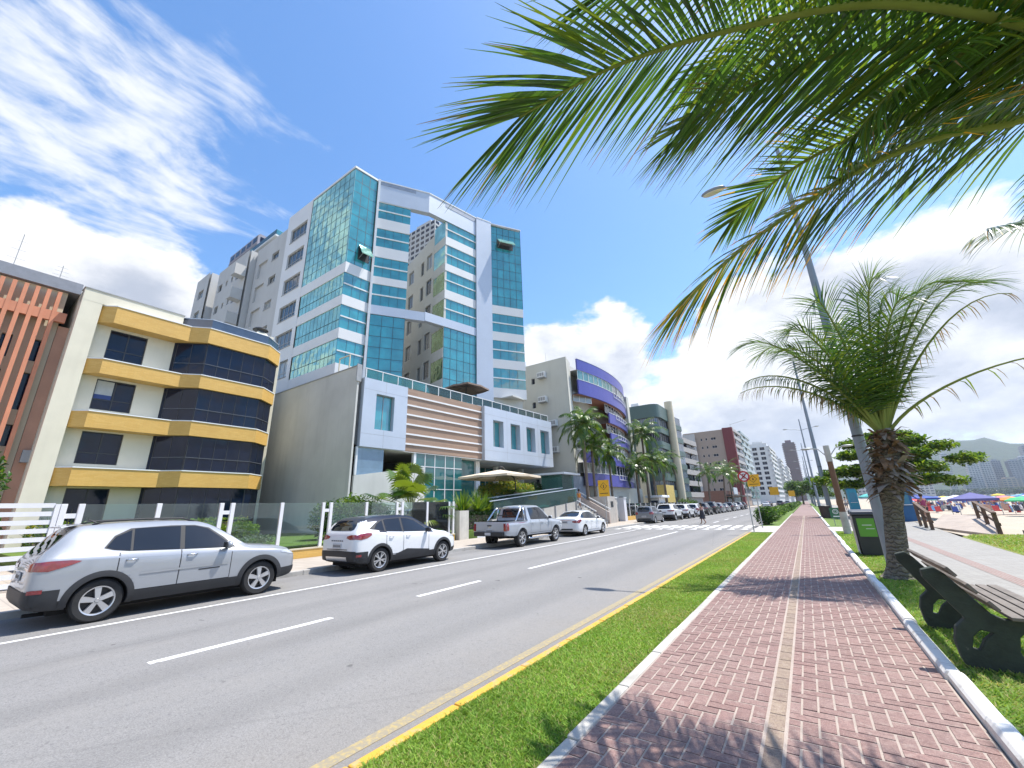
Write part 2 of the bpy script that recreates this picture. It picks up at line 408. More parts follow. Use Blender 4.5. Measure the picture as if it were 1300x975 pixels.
def tiles(name, c1, c2, mortar, w, h, ms=.008, rot=0, off=.5, amp=.25, bump=.3):
    m, nt, b = newmat(name); L = nt.links.new
    mp = N(nt, 'ShaderNodeMapping'); L(objco(nt), mp.inputs[0]); mp.inputs['Rotation'].default_value = (0, 0, rot)
    br = N(nt, 'ShaderNodeTexBrick'); br.offset = off; L(mp.outputs[0], br.inputs[0]); br.inputs['Scale'].default_value = 1
    br.inputs['Color1'].default_value = (*c1, 1); br.inputs['Color2'].default_value = (*c2, 1); br.inputs['Mortar'].default_value = (*mortar, 1)
    br.inputs['Brick Width'].default_value = w; br.inputs['Row Height'].default_value = h; br.inputs['Mortar Size'].default_value = ms
    n = noise(nt, .8, 6, .65, objco(nt)); n2 = noise(nt, 70, 3, .6, objco(nt))
    c = mixc(nt, ramp(nt, n, [(.3, amp), (.7, 0)]), br.outputs[0], tuple(x * .5 for x in c1))
    c = mixc(nt, ramp(nt, n2, [(.3, .3), (.6, 0)]), c, tuple(x * .5 for x in c1))
    L(c, b.inputs['Base Color']); b.inputs['Roughness'].default_value = .85
    bp = N(nt, 'ShaderNodeBump'); bp.inputs['Strength'].default_value = bump; bp.inputs['Distance'].default_value = .01; bp.invert = True
    L(br.outputs['Fac'], bp.inputs['Height']); L(bp.outputs[0], b.inputs['Normal']); return m

M_asph = asphalt()
M_white = wornpaint('road_paint_white', (.74, .73, .71), .40)
M_yel = wornpaint('road_paint_yellow', (.42, .32, .13), .56, (.27, .235, .17), 30)
M_yelk = wornpaint('kerb_paint_yellow', (.62, .34, .04), .42, (.36, .31, .22), 8)
M_conc = mat('concrete_pale', (.46, .44, .40), .85, amp=.25, ns=2.2, bump=.25, bs=60)
M_kerb = mat('kerb_concrete', (.40, .385, .36), .85, amp=.25, ns=3, bump=.3, bs=50)
M_wkerb = wornpaint('kerb_white', (.74, .73, .70), .40, (.36, .34, .31), 5)
M_soil = groundmat('lawn_soil', (.075, .13, .016), (.11, .17, .024), (.17, .19, .05), .7, 9, .5, 60)
M_lawn = groundmat('lawn_turf', (.075, .145, .014), (.12, .20, .025), (.19, .22, .05), .5, 7, .6, 55)
M_dry = groundmat('lawn_dry', (.15, .19, .022), (.21, .23, .035), (.26, .25, .07), .3, 3, .6, 40)
M_sand = groundmat('beach_sand', (.40, .33, .25), (.46, .39, .30), (.50, .44, .35), .12, 2.5, .5, 12)
M_earth = groundmat('town_ground', (.20, .19, .17), (.26, .24, .21), (.15, .16, .09), .05, .4, .2, 8)
M_walk = tiles('sidewalk_pavers', (.42, .37, .31), (.48, .42, .36), (.33, .29, .25), .4, .4, .012, 0, 0)
M_prom = tiles('promenade_pavers', (.29, .275, .25), (.34, .325, .295), (.22, .205, .185), .22, .11, .006, R(45), .5, .2)
M_tact = tiles('tactile_tiles', (.26, .155, .13), (.28, .17, .145), (.32, .29, .26), .06, .25, .012, 0, 0)
M_cross = tiles('crossing_pavers', (.46, .43, .39), (.52, .49, .44), (.36, .34, .30), .3, .3, .01, 0, 0)
M_mort = groundmat('path_joint_sand', (.37, .30, .26), (.44, .37, .32), (.48, .41, .36), .5, 6, .3, 120)

# terrain sheet out to the horizon, the road and both sidewalks
b = MB(); b.box(-6000, 6000, -400, 9000, -3, -1.2); b.box(-400, 5.2, -60, 900, -1.19, -.30)
tag(b.build('ground', M_earth), kind='structure')
sheet('road', [(-12.3, -60), (-2.75, -60), (-2.75, 900), (-12.3, 900)], ZR, M_asph)
b = MB(); z = ZR + .004
for y0, y1 in ((-2.6, -.2), (2.1, 4.5), (6.4, 8.4), (10.6, 27.6)): b.box(-6.94, -6.82, y0, y1, ZR - .01, z)
for k in range(30): b.box(-6.94, -6.82, 40 + k * 6, 42.6 + k * 6, ZR - .01, z)
b.box(-10.03, -9.94, -60, 29.0, ZR - .01, z)
for k in range(12):  # zebra bars and the ramp triangles in front of them
    x = -12.0 + k * .75
    b.box(x, x + .42, 31.6, 35.2, ZR - .01, z)
    b.add([(x, 30.0, z), (x + .5, 30.0, z), (x + .25, 31.2, z)], [(0, 1, 2)])
tag(b.build('road_markings', M_white), kind='structure')
b = MB(); b.box(-3.14, -3.02, -60, 28, ZR - .01, ZR + .004); tag(b.build('edge_line', M_yel), kind='structure')
# kerb of the verge, painted yellow
b = MB(); y = -6
while y < 27.4:
    b.box(-2.75, -2.66, y, y + .99, -.4, -.012 + rnd.uniform(-.004, .004)); y += 1.0
bevel(tag(b.build('yellow_kerb', M_yelk), kind='structure'), .015)
slabpoly('verge', [(-2.655, -8), (-1.685, -8), (-1.685, 25.6), (-2.655, 25.6)], -.4, -.03, M_soil)
slabpoly('verge_far', [(-2.78, 31.6), (-1.685, 31.6), (-1.685, 420), (-2.78, 420)], -.4, .0, M_lawn)
slabpoly('crossing_pavement', [(-2.78, 25.6), (-1.685, 25.6), (-1.685, 31.6), (-2.78, 31.6)], -.4, .0, M_cross)
# pale concrete edging of the path
b = MB(); y = -6
while y < 60:
    b.box(-1.685 + rnd.uniform(-.006, .006), -1.59, y, y + .985, -.4, .006 + rnd.uniform(-.004, .004)); y += 1.0
bevel(tag(b.build('path_edging', M_conc), kind='structure'), .012)
slabpoly('path_bed', [(-1.59, -8), (.70, -8), (.70, 420), (-1.59, 420)], -.4, -.0012, M_mort)
# white kerb on the beach side, slightly raised and chipped
b = MB(); y = -6
while y < 120:
    if not (26.3 < y < 30.3):
        j = rnd.uniform(-.012, .012); h = .085 + rnd.uniform(-.015, .01)
        P = [(.702 + j, -.3), (.702 + j, h - .03), (.725 + j, h), (.80 + j, h), (.83 + j, h - .035), (.83 + j, -.3)]
        b.prism(P, y, y + .94, 'y')
    y += .96
bevel(tag(b.build('white_kerb', M_wkerb), kind='structure'), .012)

# herringbone pavers, one loose block each
def pavers():
    vs = []; fs = []; cs = []
    a = .104; x0, x1 = -1.58, .69; gx0, gx1 = -.545, -.415
    P = np.array([(.27, .148, .130), (.285, .16, .142), (.255, .136, .12), (.295, .178, .158), (.27, .155, .136), (.245, .13, .115)])
    def blk(xa, xb, ya, yb, colr, g=.0088):
        xa = max(xa, x0); xb = min(xb, x1)
        for lo, hi in ((x0, gx0), (gx1, x1)):
            A, B = max(xa, lo), min(xb, hi)
            if B - A < .03: continue
            A += g * .5; B -= g * .5; yA, yB = ya + g * .5, yb - g * .5
            z = .001 + rnd.uniform(0, .004); t = rnd.uniform(-.0015, .0015); e = .004; n = len(vs)
            vs.extend([(A, yA, -.02), (B, yA, -.02), (B, yB, -.02), (A, yB, -.02), (A + e, yA + e, z), (B - e, yA + e, z + t), (B - e, yB - e, z + t), (A + e, yB - e, z)])
            fs.extend([(n + 4, n + 5, n + 6, n + 7), (n, n + 1, n + 5, n + 4), (n + 1, n + 2, n + 6, n + 5), (n + 2, n + 3, n + 7, n + 6), (n + 3, n, n + 4, n + 7)])
            cs.extend([colr] * 8)
    ni = int((x1 - x0) / a) + 2
    for j in range(-30, int(52 / a)):
        for i in range(-1, ni):
            k = (i - j) % 4; x = x0 + i * a; y = j * a
            if k not in (0, 3): continue
            c = P[rnd.randrange(6)] * rnd.uniform(.76, .98); c = tuple(c)
            if k == 0: blk(x, x + 2 * a, y, y + a, c)
            else: blk(x, x + a, y, y + 2 * a, c)
    y = -3.2
    while y < 52:
        l = .26; f_c = rnd.uniform(.75, 1.1); c = (.30 * f_c, .235 * f_c, .155 * f_c); n = len(vs); z = .003
        A, B = gx0 + .012, gx1 - .012
        vs.extend([(A, y, -.02), (B, y, -.02), (B, y + l - .008, -.02), (A, y + l - .008, -.02), (A + .004, y + .004, z), (B - .004, y + .004, z), (B - .004, y + l - .012, z), (A + .004, y + l - .012, z)])
        fs.extend([(n + 4, n + 5, n + 6, n + 7), (n, n + 1, n + 5, n + 4), (n + 1, n + 2, n + 6, n + 5), (n + 2, n + 3, n + 7, n + 6), (n + 3, n, n + 4, n + 7)]); cs.extend([c] * 8); y += l
    me = bpy.data.meshes.new('path'); me.from_pydata(vs, [], fs)
    ca = me.color_attributes.new('Col', 'FLOAT_COLOR', 'POINT')
    ca.data.foreach_set('color', np.array([(*c, 1) for c in cs], dtype=np.float32).ravel())
    m, nt, bs = newmat('path_pavers'); L = nt.links.new; co = objco(nt)
    at = N(nt, 'ShaderNodeAttribute', attribute_name='Col').outputs[0]
    dust = ramp(nt, noise(nt, .55, 6, .65, co), [(.34, .12), (.66, .62)])
    c = mixc(nt, dust, at, (.28, .20, .175))
    c = mixc(nt, ramp(nt, noise(nt, 22, 5, .7, co), [(.34, .55), (.52, 0)]), c, (.12, .065, .06)); c = mixc(nt, ramp(nt, noise(nt, 11, 6, .7, co), [(.54, 0), (.72, .6)]), c, (.38, .31, .27))
    c = mixc(nt, ramp(nt, noise(nt, 75, 3, .7, co), [(.34, .5), (.55, 0)]), c, (.13, .075, .07))
    c = mixc(nt, ramp(nt, noise(nt, 160, 2, .7, co), [(.55, 0), (.72, .5)]), c, (.5, .42, .38))
    L(c, bs.inputs['Base Color']); bs.inputs['Roughness'].default_value = .82
    bp = N(nt, 'ShaderNodeBump'); bp.inputs['Strength'].default_value = .35; bp.inputs['Distance'].default_value = .006
    L(noise(nt, 90, 4, .65, co), bp.inputs['Height']); L(bp.outputs[0], bs.inputs['Normal'])
    me.materials.append(m); o = bpy.data.objects.new('path', me); col.objects.link(o); o['kind'] = 'structure'
pavers()
sheet('path_far', [(-1.58, 52), (.69, 52), (.69, 420), (-1.58, 420)], .002, mat('path_far_pavers', (.25, .17, .15), .85, amp=.2, ns=.4))

# beach side: lawn strip, promenade, tactile strip, dry lawn, boardwalk, sand, sea
slabpoly('beach_lawn', [(.83, -8), (2.9, -8), (2.3, 6), (1.85, 9), (1.8, 26.3), (.83, 26.3)], -.4, .005, M_lawn)
slabpoly('beach_lawn_far', [(.83, 30.2), (1.8, 30.2), (1.8, 200), (.83, 200)], -.4, .006, M_lawn)
slabpoly('side_pavement', [(.70, 26.3), (1.8, 26.3), (1.8, 30.2), (.70, 30.2)], -.4, .012, M_cross)
slabpoly('promenade', [(2.9, -8), (4.4, -8), (4.25, 16), (4.55, 23), (5.1, 31), (5.4, 40), (5.6, 200), (1.8, 200), (1.8, 9), (1.85, 9), (2.3, 6)], -.4, .0, M_prom)
sheet('tactile_strip', [(2.74, 9), (2.99, 9), (2.99, 60), (2.74, 60)], .0045, M_tact)
slabpoly('dry_lawn', [(4.4, -8), (16, -8), (16, 24.6), (5.25, 24.6), (4.63, 23.4), (4.55, 23), (4.25, 16)], -.4, .004, M_dry)
M_deck = None
bb = MB(); bb.grid([[(5.0, y, -.06), (7.5, y, -.12), (11, y, -.5), (14, y, -.9), (3000, y, -.95)] for y in (24.7, 60, 400, 4000)]); bb.grid([[(16, y, -.02), (20, y, -.9), (3000, y, -.95)] for y in (-60, 24.7)]); tag(bb.build('beach', M_sand), kind='structure')
m, nt, bs = newmat('sea_water'); bs.inputs['Base Color'].default_value = (.03, .16, .17, 1); bs.inputs['Roughness'].default_value = .12
bp = N(nt, 'ShaderNodeBump'); bp.inputs['Strength'].default_value = .6; bp.inputs['Distance'].default_value = .4
nt.links.new(noise(nt, .35, 5, .6, objco(nt)), bp.inputs['Height']); nt.links.new(bp.outputs[0], bs.inputs['Normal'])
sheet('sea', [(62, -60), (3000, -60), (3000, 1500), (300, 1500), (110, 420), (80, 160), (66, 60)], -.90, m)
# street-side kerb, sidewalk and lawns in front of the houses
b = MB(); y = -12
while y < 300:
    b.box(-12.45, -12.3, y, y + 1.0 - .008, -.4, .0 + rnd.uniform(-.003, .003)); y += 1.0
bevel(tag(b.build('kerb', M_kerb), kind='structure'), .015)
slabpoly('sidewalk', [(-15.7, -60), (-12.45, -60), (-12.45, 400), (-15.7, 400)], -.4, -.004, M_walk)
b = MB(); b.box(-28.2, -15.9, 2.55, 19.2, -.4, .42)
tag(b.build('front_lawn', M_lawn), kind='structure')
b = MB(); b.box(-40, -15.7, -30, 2.55, -.4, .03); tag(b.build('forecourt', M_walk), kind='structure')
# ------------------------------------------------------------------ building materials
M_cream = mat('cream_stucco', (.66, .62, .50), .85, amp=.07, ns=.8, stain=.12, bump=.12)
M_paleblue = mat('pale_stucco', (.60, .62, .60), .85, amp=.06, ns=.8, stain=.12, bump=.1)
M_pod = mat('grey_render', (.60, .595, .56), .9, amp=.14, ns=.35, stain=.22, bump=.12, bs=18)
M_alu = mat('aluminium_cladding', (.50, .55, .63), .42, metal=.15, amp=.05, ns=.6)
M_white = mat('white_paint', (.74, .75, .76), .6, amp=.05, ns=1)
M_twall = mat('tower_render', (.50, .50, .49), .85, amp=.06, ns=.4, stain=.15)
M_tcream = mat('courtyard_render', (.56, .56, .52), .85, amp=.06, ns=.4, stain=.12)
M_band = mat('white_spandrel', (.66, .665, .67), .55, amp=.04, ns=.5)
M_frame = mat('grey_frame', (.32, .33, .34), .5)
M_dframe = mat('dark_frame', (.03, .032, .036), .4)
M_wframe = mat('white_frame', (.72, .73, .74), .45)
M_dglass = glassmat('dark_glass', (.004, .010, .030), .03, 0, .42, 1.45)
M_wglass = glassmat('window_glass', (.05, .06, .065), .04, 0, .8, 1.55, vary=.7, c2=(.45, .47, .46))
M_teal = glassmat('teal_glass', (.024, .265, .30), .04, .0, 1.0, 1.75, wob=.02)
M_tealside = glassmat('teal_glass_cloud_tint', (.36, .66, .55), .07, .45, .8, 1.6, wob=.05)  # reflection of bright clouds put into the base colour as pale green
M_tealpod = glassmat('podium_glass', (.02, .13, .14), .03, 0, .8, 1.6)
M_seam = mat('dark_joint', (.02, .05, .06), .5)
M_roof = mat('roof_slab', (.34, .34, .33), .9, amp=.15)
M_bal = clearglass('green_balustrade_glass', (.45, .78, .72), .84)
M_fence = clearglass('fence_glass', (.84, .92, .90), .95)
M_concd = mat('concrete_dark', (.17, .165, .155), .9, amp=.2, stain=.3)

def tilebrick(name, c1, c2, mort, w, h, ms=.006, rough=.6):
    m, nt, b = newmat(name); L = nt.links.new
    g = N(nt, 'ShaderNodeNewGeometry'); cr = N(nt, 'ShaderNodeVectorMath', operation='CROSS_PRODUCT'); cr.inputs[1].default_value = (0, 0, 1); L(g.outputs['Normal'], cr.inputs[0])
    dt = N(nt, 'ShaderNodeVectorMath', operation='DOT_PRODUCT'); L(objco(nt), dt.inputs[0]); L(cr.outputs[0], dt.inputs[1])
    sx = N(nt, 'ShaderNodeSeparateXYZ'); L(objco(nt), sx.inputs[0]); cb = N(nt, 'ShaderNodeCombineXYZ'); L(dt.outputs['Value'], cb.inputs[0]); L(sx.outputs[2], cb.inputs[1])
    br = N(nt, 'ShaderNodeTexBrick'); L(cb.outputs[0], br.inputs[0]); br.inputs['Scale'].default_value = 1
    for k, v in (('Color1', c1), ('Color2', c2), ('Mortar', mort)): br.inputs[k].default_value = (*v, 1)
    br.inputs['Brick Width'].default_value = w; br.inputs['Row Height'].default_value = h; br.inputs['Mortar Size'].default_value = ms
    n = noise(nt, .7, 5, .6, objco(nt))
    L(mixc(nt, ramp(nt, n, [(.3, .22), (.7, 0)]), br.outputs[0], tuple(x * .55 for x in c1)), b.inputs['Base Color']); b.inputs['Roughness'].default_value = rough
    return m
M_ochre = tilebrick('ochre_tiles', (.62, .37, .085), (.68, .43, .12), (.55, .34, .10), .24, .06)
M_wood = tilebrick('wood_cladding', (.31, .205, .145), (.37, .255, .185), (.22, .15, .11), 2.6, .19, .004, .6)
M_purple = tilebrick('violet_tiles', (.08, .08, .35), (.095, .095, .40), (.05, .05, .22), .1, .1, .004, .35)
M_greent = tilebrick('green_tiles', (.075, .125, .115), (.085, .14, .13), (.07, .11, .10), .1, .1, .004, .4)
M_terra = mat('terracotta_paint', (.58, .23, .13), .75, amp=.12, ns=1, stain=.15)
M_terra2 = mat('terracotta_plaster', (.52, .30, .21), .85, amp=.12, ns=.8, stain=.2)
M_tcr = mat('ivory_plaster', (.60, .54, .40), .85, amp=.08, ns=.8, stain=.15)

# ------------------------------------------------------------------ yellow-banded block
def yellow_building():
    t = thing('apartment_building', 'four storey cream apartment block with ochre tiled bands and dark wraparound windows', 'building', (-30, 7, 0))
    BT = (12.30, 9.39, 6.70, 4.0); BB = (11.34, 8.59, 5.87, 3.13)
    F = Fr((-28.45, 2.75), (-28.45, 12.9))
    b = MB()
    holes = []
    wz = [(9.60, 11.22), (6.92, 8.50), (4.22, 5.80), (.9, 3.06)]
    for z0, z1 in wz: holes.append((1.38, 2.92, z0, z1))
    F.wall(b, .75, 4.35, 0, 12.3, holes, .16)
    F.box(b, 0, .75, -.2, .42, 0, 12.3); F.box(b, 0, 4.15, -.2, .425, 12.3, 12.95)       # pier and parapet
    b.box(-44, -28.8, 2.75, 12.9, 0, 12.28); b.box(-44, -28.45, 2.75, 2.95, 12.28, 12.95); b.box(-44, -28.65, 6.7, 6.9, 12.28, 12.95)
    F.box(b, 4.3, 10.1, -.4, -.2, 0, 12.28)
    w = b.build('wall', M_cream, t)
    rb = MB(); F.box(rb, -.04, 4.19, -.25, .46, 12.95, 13.0); rb.build('coping', M_frame, t)
    for i, (z0, z1) in enumerate(wz):
        F.window(t, 1.38, 2.92, z0, z1, M_dglass, M_dframe, -.14, 2, 1, .05, [z0 + .55])
    # blind half drawn behind the third floor window
    bl = MB(); F.box(bl, 1.43, 2.08, -.137, -.128, 7.72, 8.44, 0); F.box(bl, 1.43, 2.08, -.137, -.1285, 7.45, 7.72, 1)
    bl.build('window_blind', [mat('blind_white', (.42, .45, .46), .8), mat('blind_blue', (.03, .06, .2), .7)], t)
    out = [(-28.45, 3.5), (-28.2, 3.5), (-27.66, 4.02), (-27.62, 7.25), (-27.0, 7.98), (-27.0, 11.35), (-27.95, 12.48), (-28.45, 12.6)]
    ins = [(-28.45, 6.85), (-28.3, 6.95), (-27.17, 8.06), (-27.17, 11.3), (-28.1, 12.42), (-28.45, 12.5)]
    for i in range(4):
        b = MB(); b.prism(out, BB[i], BT[i] - .05); o = b.build('tiled_band', M_ochre, t)
        b = MB(); c = [(x + (.03 if x > -28.4 else 0), y) for x, y in out]; b.prism(c, BT[i] - .05, BT[i]); b.build('band_coping', M_white, o)
    gl = [(BT[1], BB[0]), (BT[2], BB[1]), (BT[3], BB[2]), (.75, BB[3])]
    for i, (z0, z1) in enumerate(gl):
        b = MB(); b.prism(ins, z0, z1); g = b.build('glazed_bay', M_dglass, t)
        f = MB(); P = ins[1:5]
        for k in range(3):
            q = Fr(P[k], P[k + 1]); n = (2, 5, 2)[k]
            for j in range(n + 1):
                a = min(max(q.L * j / n, .02), q.L - .02); q.box(f, a - .014, a + .014, 0, .012, z0, z1)
            q.box(f, .0, q.L, 0, .03, z0 + .69, z0 + .72, 1)
            q.box(f, .0, q.L, 0, .02, z0, z0 + .05); q.box(f, .0, q.L, 0, .02, z1 - .05, z1)
        f.build('window_frame', [M_dframe, mat('dull_rail', (.10, .11, .13), .5) if i == 0 else bpy.data.materials['dull_rail']], g)
    # glass rail and barbecue chimney on the roof terrace
    b = MB(); P = [(-28.45, 6.95), (-28.2, 7.0), (-27.2, 8.08), (-27.2, 11.28), (-28.1, 12.35), (-28.45, 12.45)]
    for k in range(5): q = Fr(P[k], P[k + 1]); q.box(b, 0, q.L, -.012, 0, 12.32, 12.9)
    g = b.build('roof_railing', glassmat('smoked_glass', (.05, .07, .11), .04, 0, .8), t)
    b = MB()
    for k in range(5): q = Fr(P[k], P[k + 1]); q.box(b, 0, q.L, -.03, .02, 12.9, 12.94)
    b.build('railing_cap', M_alu, g)
    b = MB(); b.box(-30.4, -29.2, 11.2, 12.3, 12.28, 13.6); c = b.build('chimney', tilebrick('brown_tiles', (.07, .045, .04), (.09, .06, .055), (.05, .04, .035), .2, .08), t)
    b = MB(); b.box(-30.5, -29.1, 11.1, 12.4, 13.6, 13.75); b.hexa([(-30.3, 11.3, 13.75), (-29.3, 11.3, 13.75), (-29.3, 12.2, 13.75), (-30.3, 12.2, 13.75), (-30.05, 11.5, 14.1), (-29.55, 11.5, 14.1), (-29.55, 12.0, 14.1), (-30.05, 12.0, 14.1)]); b.build('chimney_hood', M_cream, c)
    b = MB(); b.lathe([(0, 14.5), (.2, 14.48), (.42, 14.38), (.5, 14.28), (.42, 14.28), (.3, 14.2), (.3, 14.05), (0, 14.05)], 16, (-29.8, 11.75, 0)); b.build('chimney_cowl', M_dframe, c, smooth=30)
    b = MB(); b.box(-29.5, -28.9, 4.7, 5.7, 12.95, 13.15); b.build('roof_vent', M_roof, t)
yellow_building()

# ------------------------------------------------------------------ terracotta-finned block at the left edge
def terracotta_building():
    t = thing('apartment_building', 'ivory block with tall terracotta fins and a grey roof edge at the far left', 'building', (-31, -5, 0))
    F = Fr((-29.3, -16), (-29.3, 2.35))
    holes = []
    for a in (14.3, 15.55, 16.75, 17.75):
        for z0, z1 in ((9.0, 10.1), (6.6, 8.4), (4.9, 5.9), (2.6, 4.0)): holes.append((a, a + .34, z0, z1))
    b = MB(); F.wall(b, 0, 18.35, 0, 12.85, holes, .2); b.box(-45, -29.55, -16, 2.3, 0, 12.84); F.box(b, 18.15, 18.35, -.3, -.005, 0, 12.85)
    b.build('wall', M_tcr, t)
    for h in holes: F.window(t, *h, M_dglass, M_dframe, -.17, 1, 1, .03)
    b = MB(); b.box(-45, -29.02, -16.4, 2.75, 12.86, 13.45); b.build('roof', mat('grey_fascia', (.22, .235, .27), .7), t)
    b = MB(); F.box(b, 0, 18.5, .22, .42, 11.1, 11.6); b.build('cross_beam', M_terra, t)
    a = 18.05
    while a > 0:
        b = MB(); F.box(b, a - .075, a + .07, .2, .44, 1.0, 12.65)
        b.build('fin', M_terra, t); a -= .37
    b = MB(); F.box(b, 18.36, 18.85, -1.2, .05, 0, 11.0); b.build('side_pier', M_terra2, t)
    b = MB(); F.box(b, 18.5, 18.8, .06, .35, 4.2, 4.75); b.build('air_conditioner', M_frame, t)
    for (y, h) in ((.35, 1.9), (1.9, .9)):
        b = MB(); b.tube([(-29.5, y, 13.45), (-29.5, y, 13.45 + h)], .015, 6)
        for k in range(3): b.tube([(-29.5, y - .3 + .05 * k, 13.6 + h * (.2 + .25 * k)), (-29.5, y + .3 - .05 * k, 13.6 + h * (.2 + .25 * k))], .008, 5)
        b.build('antenna', M_frame, t)
terracotta_building()

# ------------------------------------------------------------------ teal glass tower on its podium
def teal_tower():
    t = thing('glass_tower', 'tall tower of teal glass and white bands standing on a grey podium', 'building', (-30, 24, 0))
    A, B, C, Dd, E, G = (-28, 16.6), (-27.7, 19), (-25.1, 23), (-23.7, 28.6), (-23.0, 30.2), (-21, 33.2)
    ZT = 32.0
    flo = [(18.8, 20.9), (15.8, 17.9), (12.8, 14.9)]
    def seams(F, a0, a1, z0, z1, na, nz, w=.03, d=.0):
        s = MB()
        for i in range(na + 1):
            a = a0 + (a1 - a0) * i / na; F.box(s, max(a0, a - w / 2), min(a1, a + w / 2), d + .001, d + .012, z0, z1)
        for j in range(nz + 1):
            z = z0 + (z1 - z0) * j / nz; F.box(s, a0, a1, d + .001, d + .010, max(z0, z - w / 2), min(z1, z + w / 2))
        return s
    def curtain(F, a0, a1, z0, z1, na, nz, m, d=-.03, name='curtain_wall'):
        g = MB(); F.box(g, a0, a1, d - .15, d, z0, z1); o = g.build(name, m, t)
        seams(F, a0, a1, z0, z1, na, nz, .035, d).build('glazing_joint', M_seam, o); return o
    def strip(F, a0, a1, z0, z1, m, n, bar=True, d=-.06):
        g = MB(); F.box(g, a0, a1, d - .12, d, z0, z1); o = g.build('window_strip', m, t)
        s = MB()
        for i in range(1, n): a = a0 + (a1 - a0) * i / n; F.box(s, a - .012, a + .012, d + .001, d + .01, z0, z1)
        if bar: F.box(s, a0, a1, d + .001, d + .07, z0 + (z1 - z0) * .5 - .05, z0 + (z1 - z0) * .5 + .06, 1)
        else: F.box(s, a0, a1, d + .001, d + .02, z0 + (z1 - z0) * .38 - .02, z0 + (z1 - z0) * .38 + .02)
        s.build('glazing_bar', [M_seam, M_wframe], o)
    S_ = Fr((-48, 16.62), (-28, 16.62)); FA = Fr(A, B); FB = Fr(B, C); FC = Fr(C, Dd); FD = Fr(Dd, E); FE = Fr(E, G)
    # solid core behind the skins (left wing, back, right wing)
    core = MB()
    core.prism([(-48, 17.8), (-39.5, 17.8), (-39.5, 16.9), (-28.3, 16.9), (-28.05, 18.95), (-26.75, 21.2), (-27.6, 22.4), (-48, 22.4)], 9, ZT - .3)
    core.prism([(-28, 26.2), (-24.85, 25.25), (-24.05, 28.5), (-28, 28.5)], 9, 29.4); core.prism([(-48, 31.2), (-28, 26.25), (-28, 28.49), (-48, 33)], 9, 27.2)
    core.prism([(-28, 28.55), (-24.05, 28.55), (-23.3, 30.2), (-21.4, 33.0), (-28, 33.0)], 9, ZT - .3)
    core.build('core', M_tcream, t)
    b = MB()
    # south face spandrels and wall with windows
    xs = lambda x: x + 48
    hol = []
    for k in range(7): z0 = 28.28 - 3 * k; hol.append((xs(-38.72), xs(-35.62), z0, z0 + 1.65))
    S_.wall(b, xs(-39.6), xs(-35.0), 9.5, ZT, hol, .2)
    for k in range(3): S_.box(b, xs(-34.98), 20 - .02, -.2, 0, flo[k][1], flo[k - 1][0] if k else 21.9)
    S_.box(b, xs(-34.98), 20 - .02, -.2, 0, 9.5, 12.8)
    S_.box(b, xs(-35.0), 20, -.3, .03, ZT - .22, ZT)
    for k in range(3): FA.box(b, .02, FA.L - .02, -.2, 0, flo[k][1], flo[k - 1][0] if k else 21.9)
    FA.box(b, .02, FA.L, -.2, 0, 9.5, 12.8); FA.box(b, 0, FA.L, -.3, .03, ZT - .2, ZT)
    b.build('wall', M_band, t)
    for h in hol: S_.window(t, *h, M_wglass, M_frame, -.17, 4, 1, .06, [h[2] + .5], M_frame)
    # south face, set back rear wings
    S2 = Fr((-47.4, 17.0), (-39.6, 17.0)); b = MB(); hol2 = []
    for k in range(7): z0 = 28.3 - 3 * k; hol2.append((4.1, 5.6, z0, z0 + .95))
    hol3 = [(1.0, 3.1, 27.2 - 3 * k, 29.1 - 3 * k) for k in range(6)]
    S2.wall(b, .2, 7.8, 9.5, 31.3, hol2 + hol3, .2); S2.box(b, 0, 7.8, -6, -.21, 9.5, 31.3)
    S3 = Fr((-55.6, 16.2), (-47.4, 16.2)); hol4 = []
    for k in range(7):
        z = 28.1 - 3 * k; hol4 += [(2.7, 3.2, z + .2, z + .9), (4.2, 4.7, z + .2, z + .9), (5.4, 6.9, z, z + 1.0), (.6, 1.7, z, z + 1.0)]
    S3.wall(b, 0, 8.2, 9.5, 31.2, hol4, .2); S3.box(b, 0, 8.2, -7, -.21, 9.5, 31.2)
    S4 = Fr((-61, 15.6), (-56.9, 15.6)); hol5 = [(1.2, 2.9, 28.4 - 3 * k, 29.6 - 3 * k) for k in range(7)]
    S4.wall(b, 0, 4.1, 9.5, 31.6, hol5, .2); S4.box(b, 0, 4.1, -7, -.21, 9.5, 31.6)
    b.build('rear_wing', M_twall, t)
    for h in hol2: S2.window(t, *h, M_wglass, M_frame, -.17, 2, 1, .05, None, M_frame)
    for h in hol4: S3.window(t, *h, M_wglass, M_frame, -.17, 1 if h[1] - h[0] < .9 else 2, 1, .05)
    for h in hol5: S4.window(t, *h, M_wglass, M_frame, -.17, 2, 1, .05)
    for k in range(6):
        b = MB(); S3.box(b, 7.2, 8.2, .005, 1.1, 27.6 - 3 * k, 28.9 - 3 * k); b.build('service_balcony', M_twall, t)
    # glass skins
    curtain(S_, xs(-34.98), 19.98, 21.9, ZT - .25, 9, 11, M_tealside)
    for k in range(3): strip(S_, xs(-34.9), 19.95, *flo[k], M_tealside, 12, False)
    curtain(FA, .03, FA.L - .15, 21.9, ZT - .25, 3, 8, M_teal)
    for k in range(3): strip(FA, .04, FA.L - .15, *flo[k], M_teal, 3)
    # portal frame: white mullion, beams, grey pilaster
    b = MB(); FB.box(b, -.08, .12, -.3, .22, 9.9, ZT - .02); b.build('corner_mullion', M_white, t)
    bm_ = MB()
    FB.box(bm_, .12, FB.L, -.5, .03, 29.62, 31.9); FC.box(bm_, 0.0, FC.L, -.5, .03, 29.7, 31.9)
    FB.box(bm_, .12, FB.L - .01, -.5, .05, 17.88, 18.74); FC.box(bm_, .0, FC.L, -.5, .05, 17.95, 18.8)
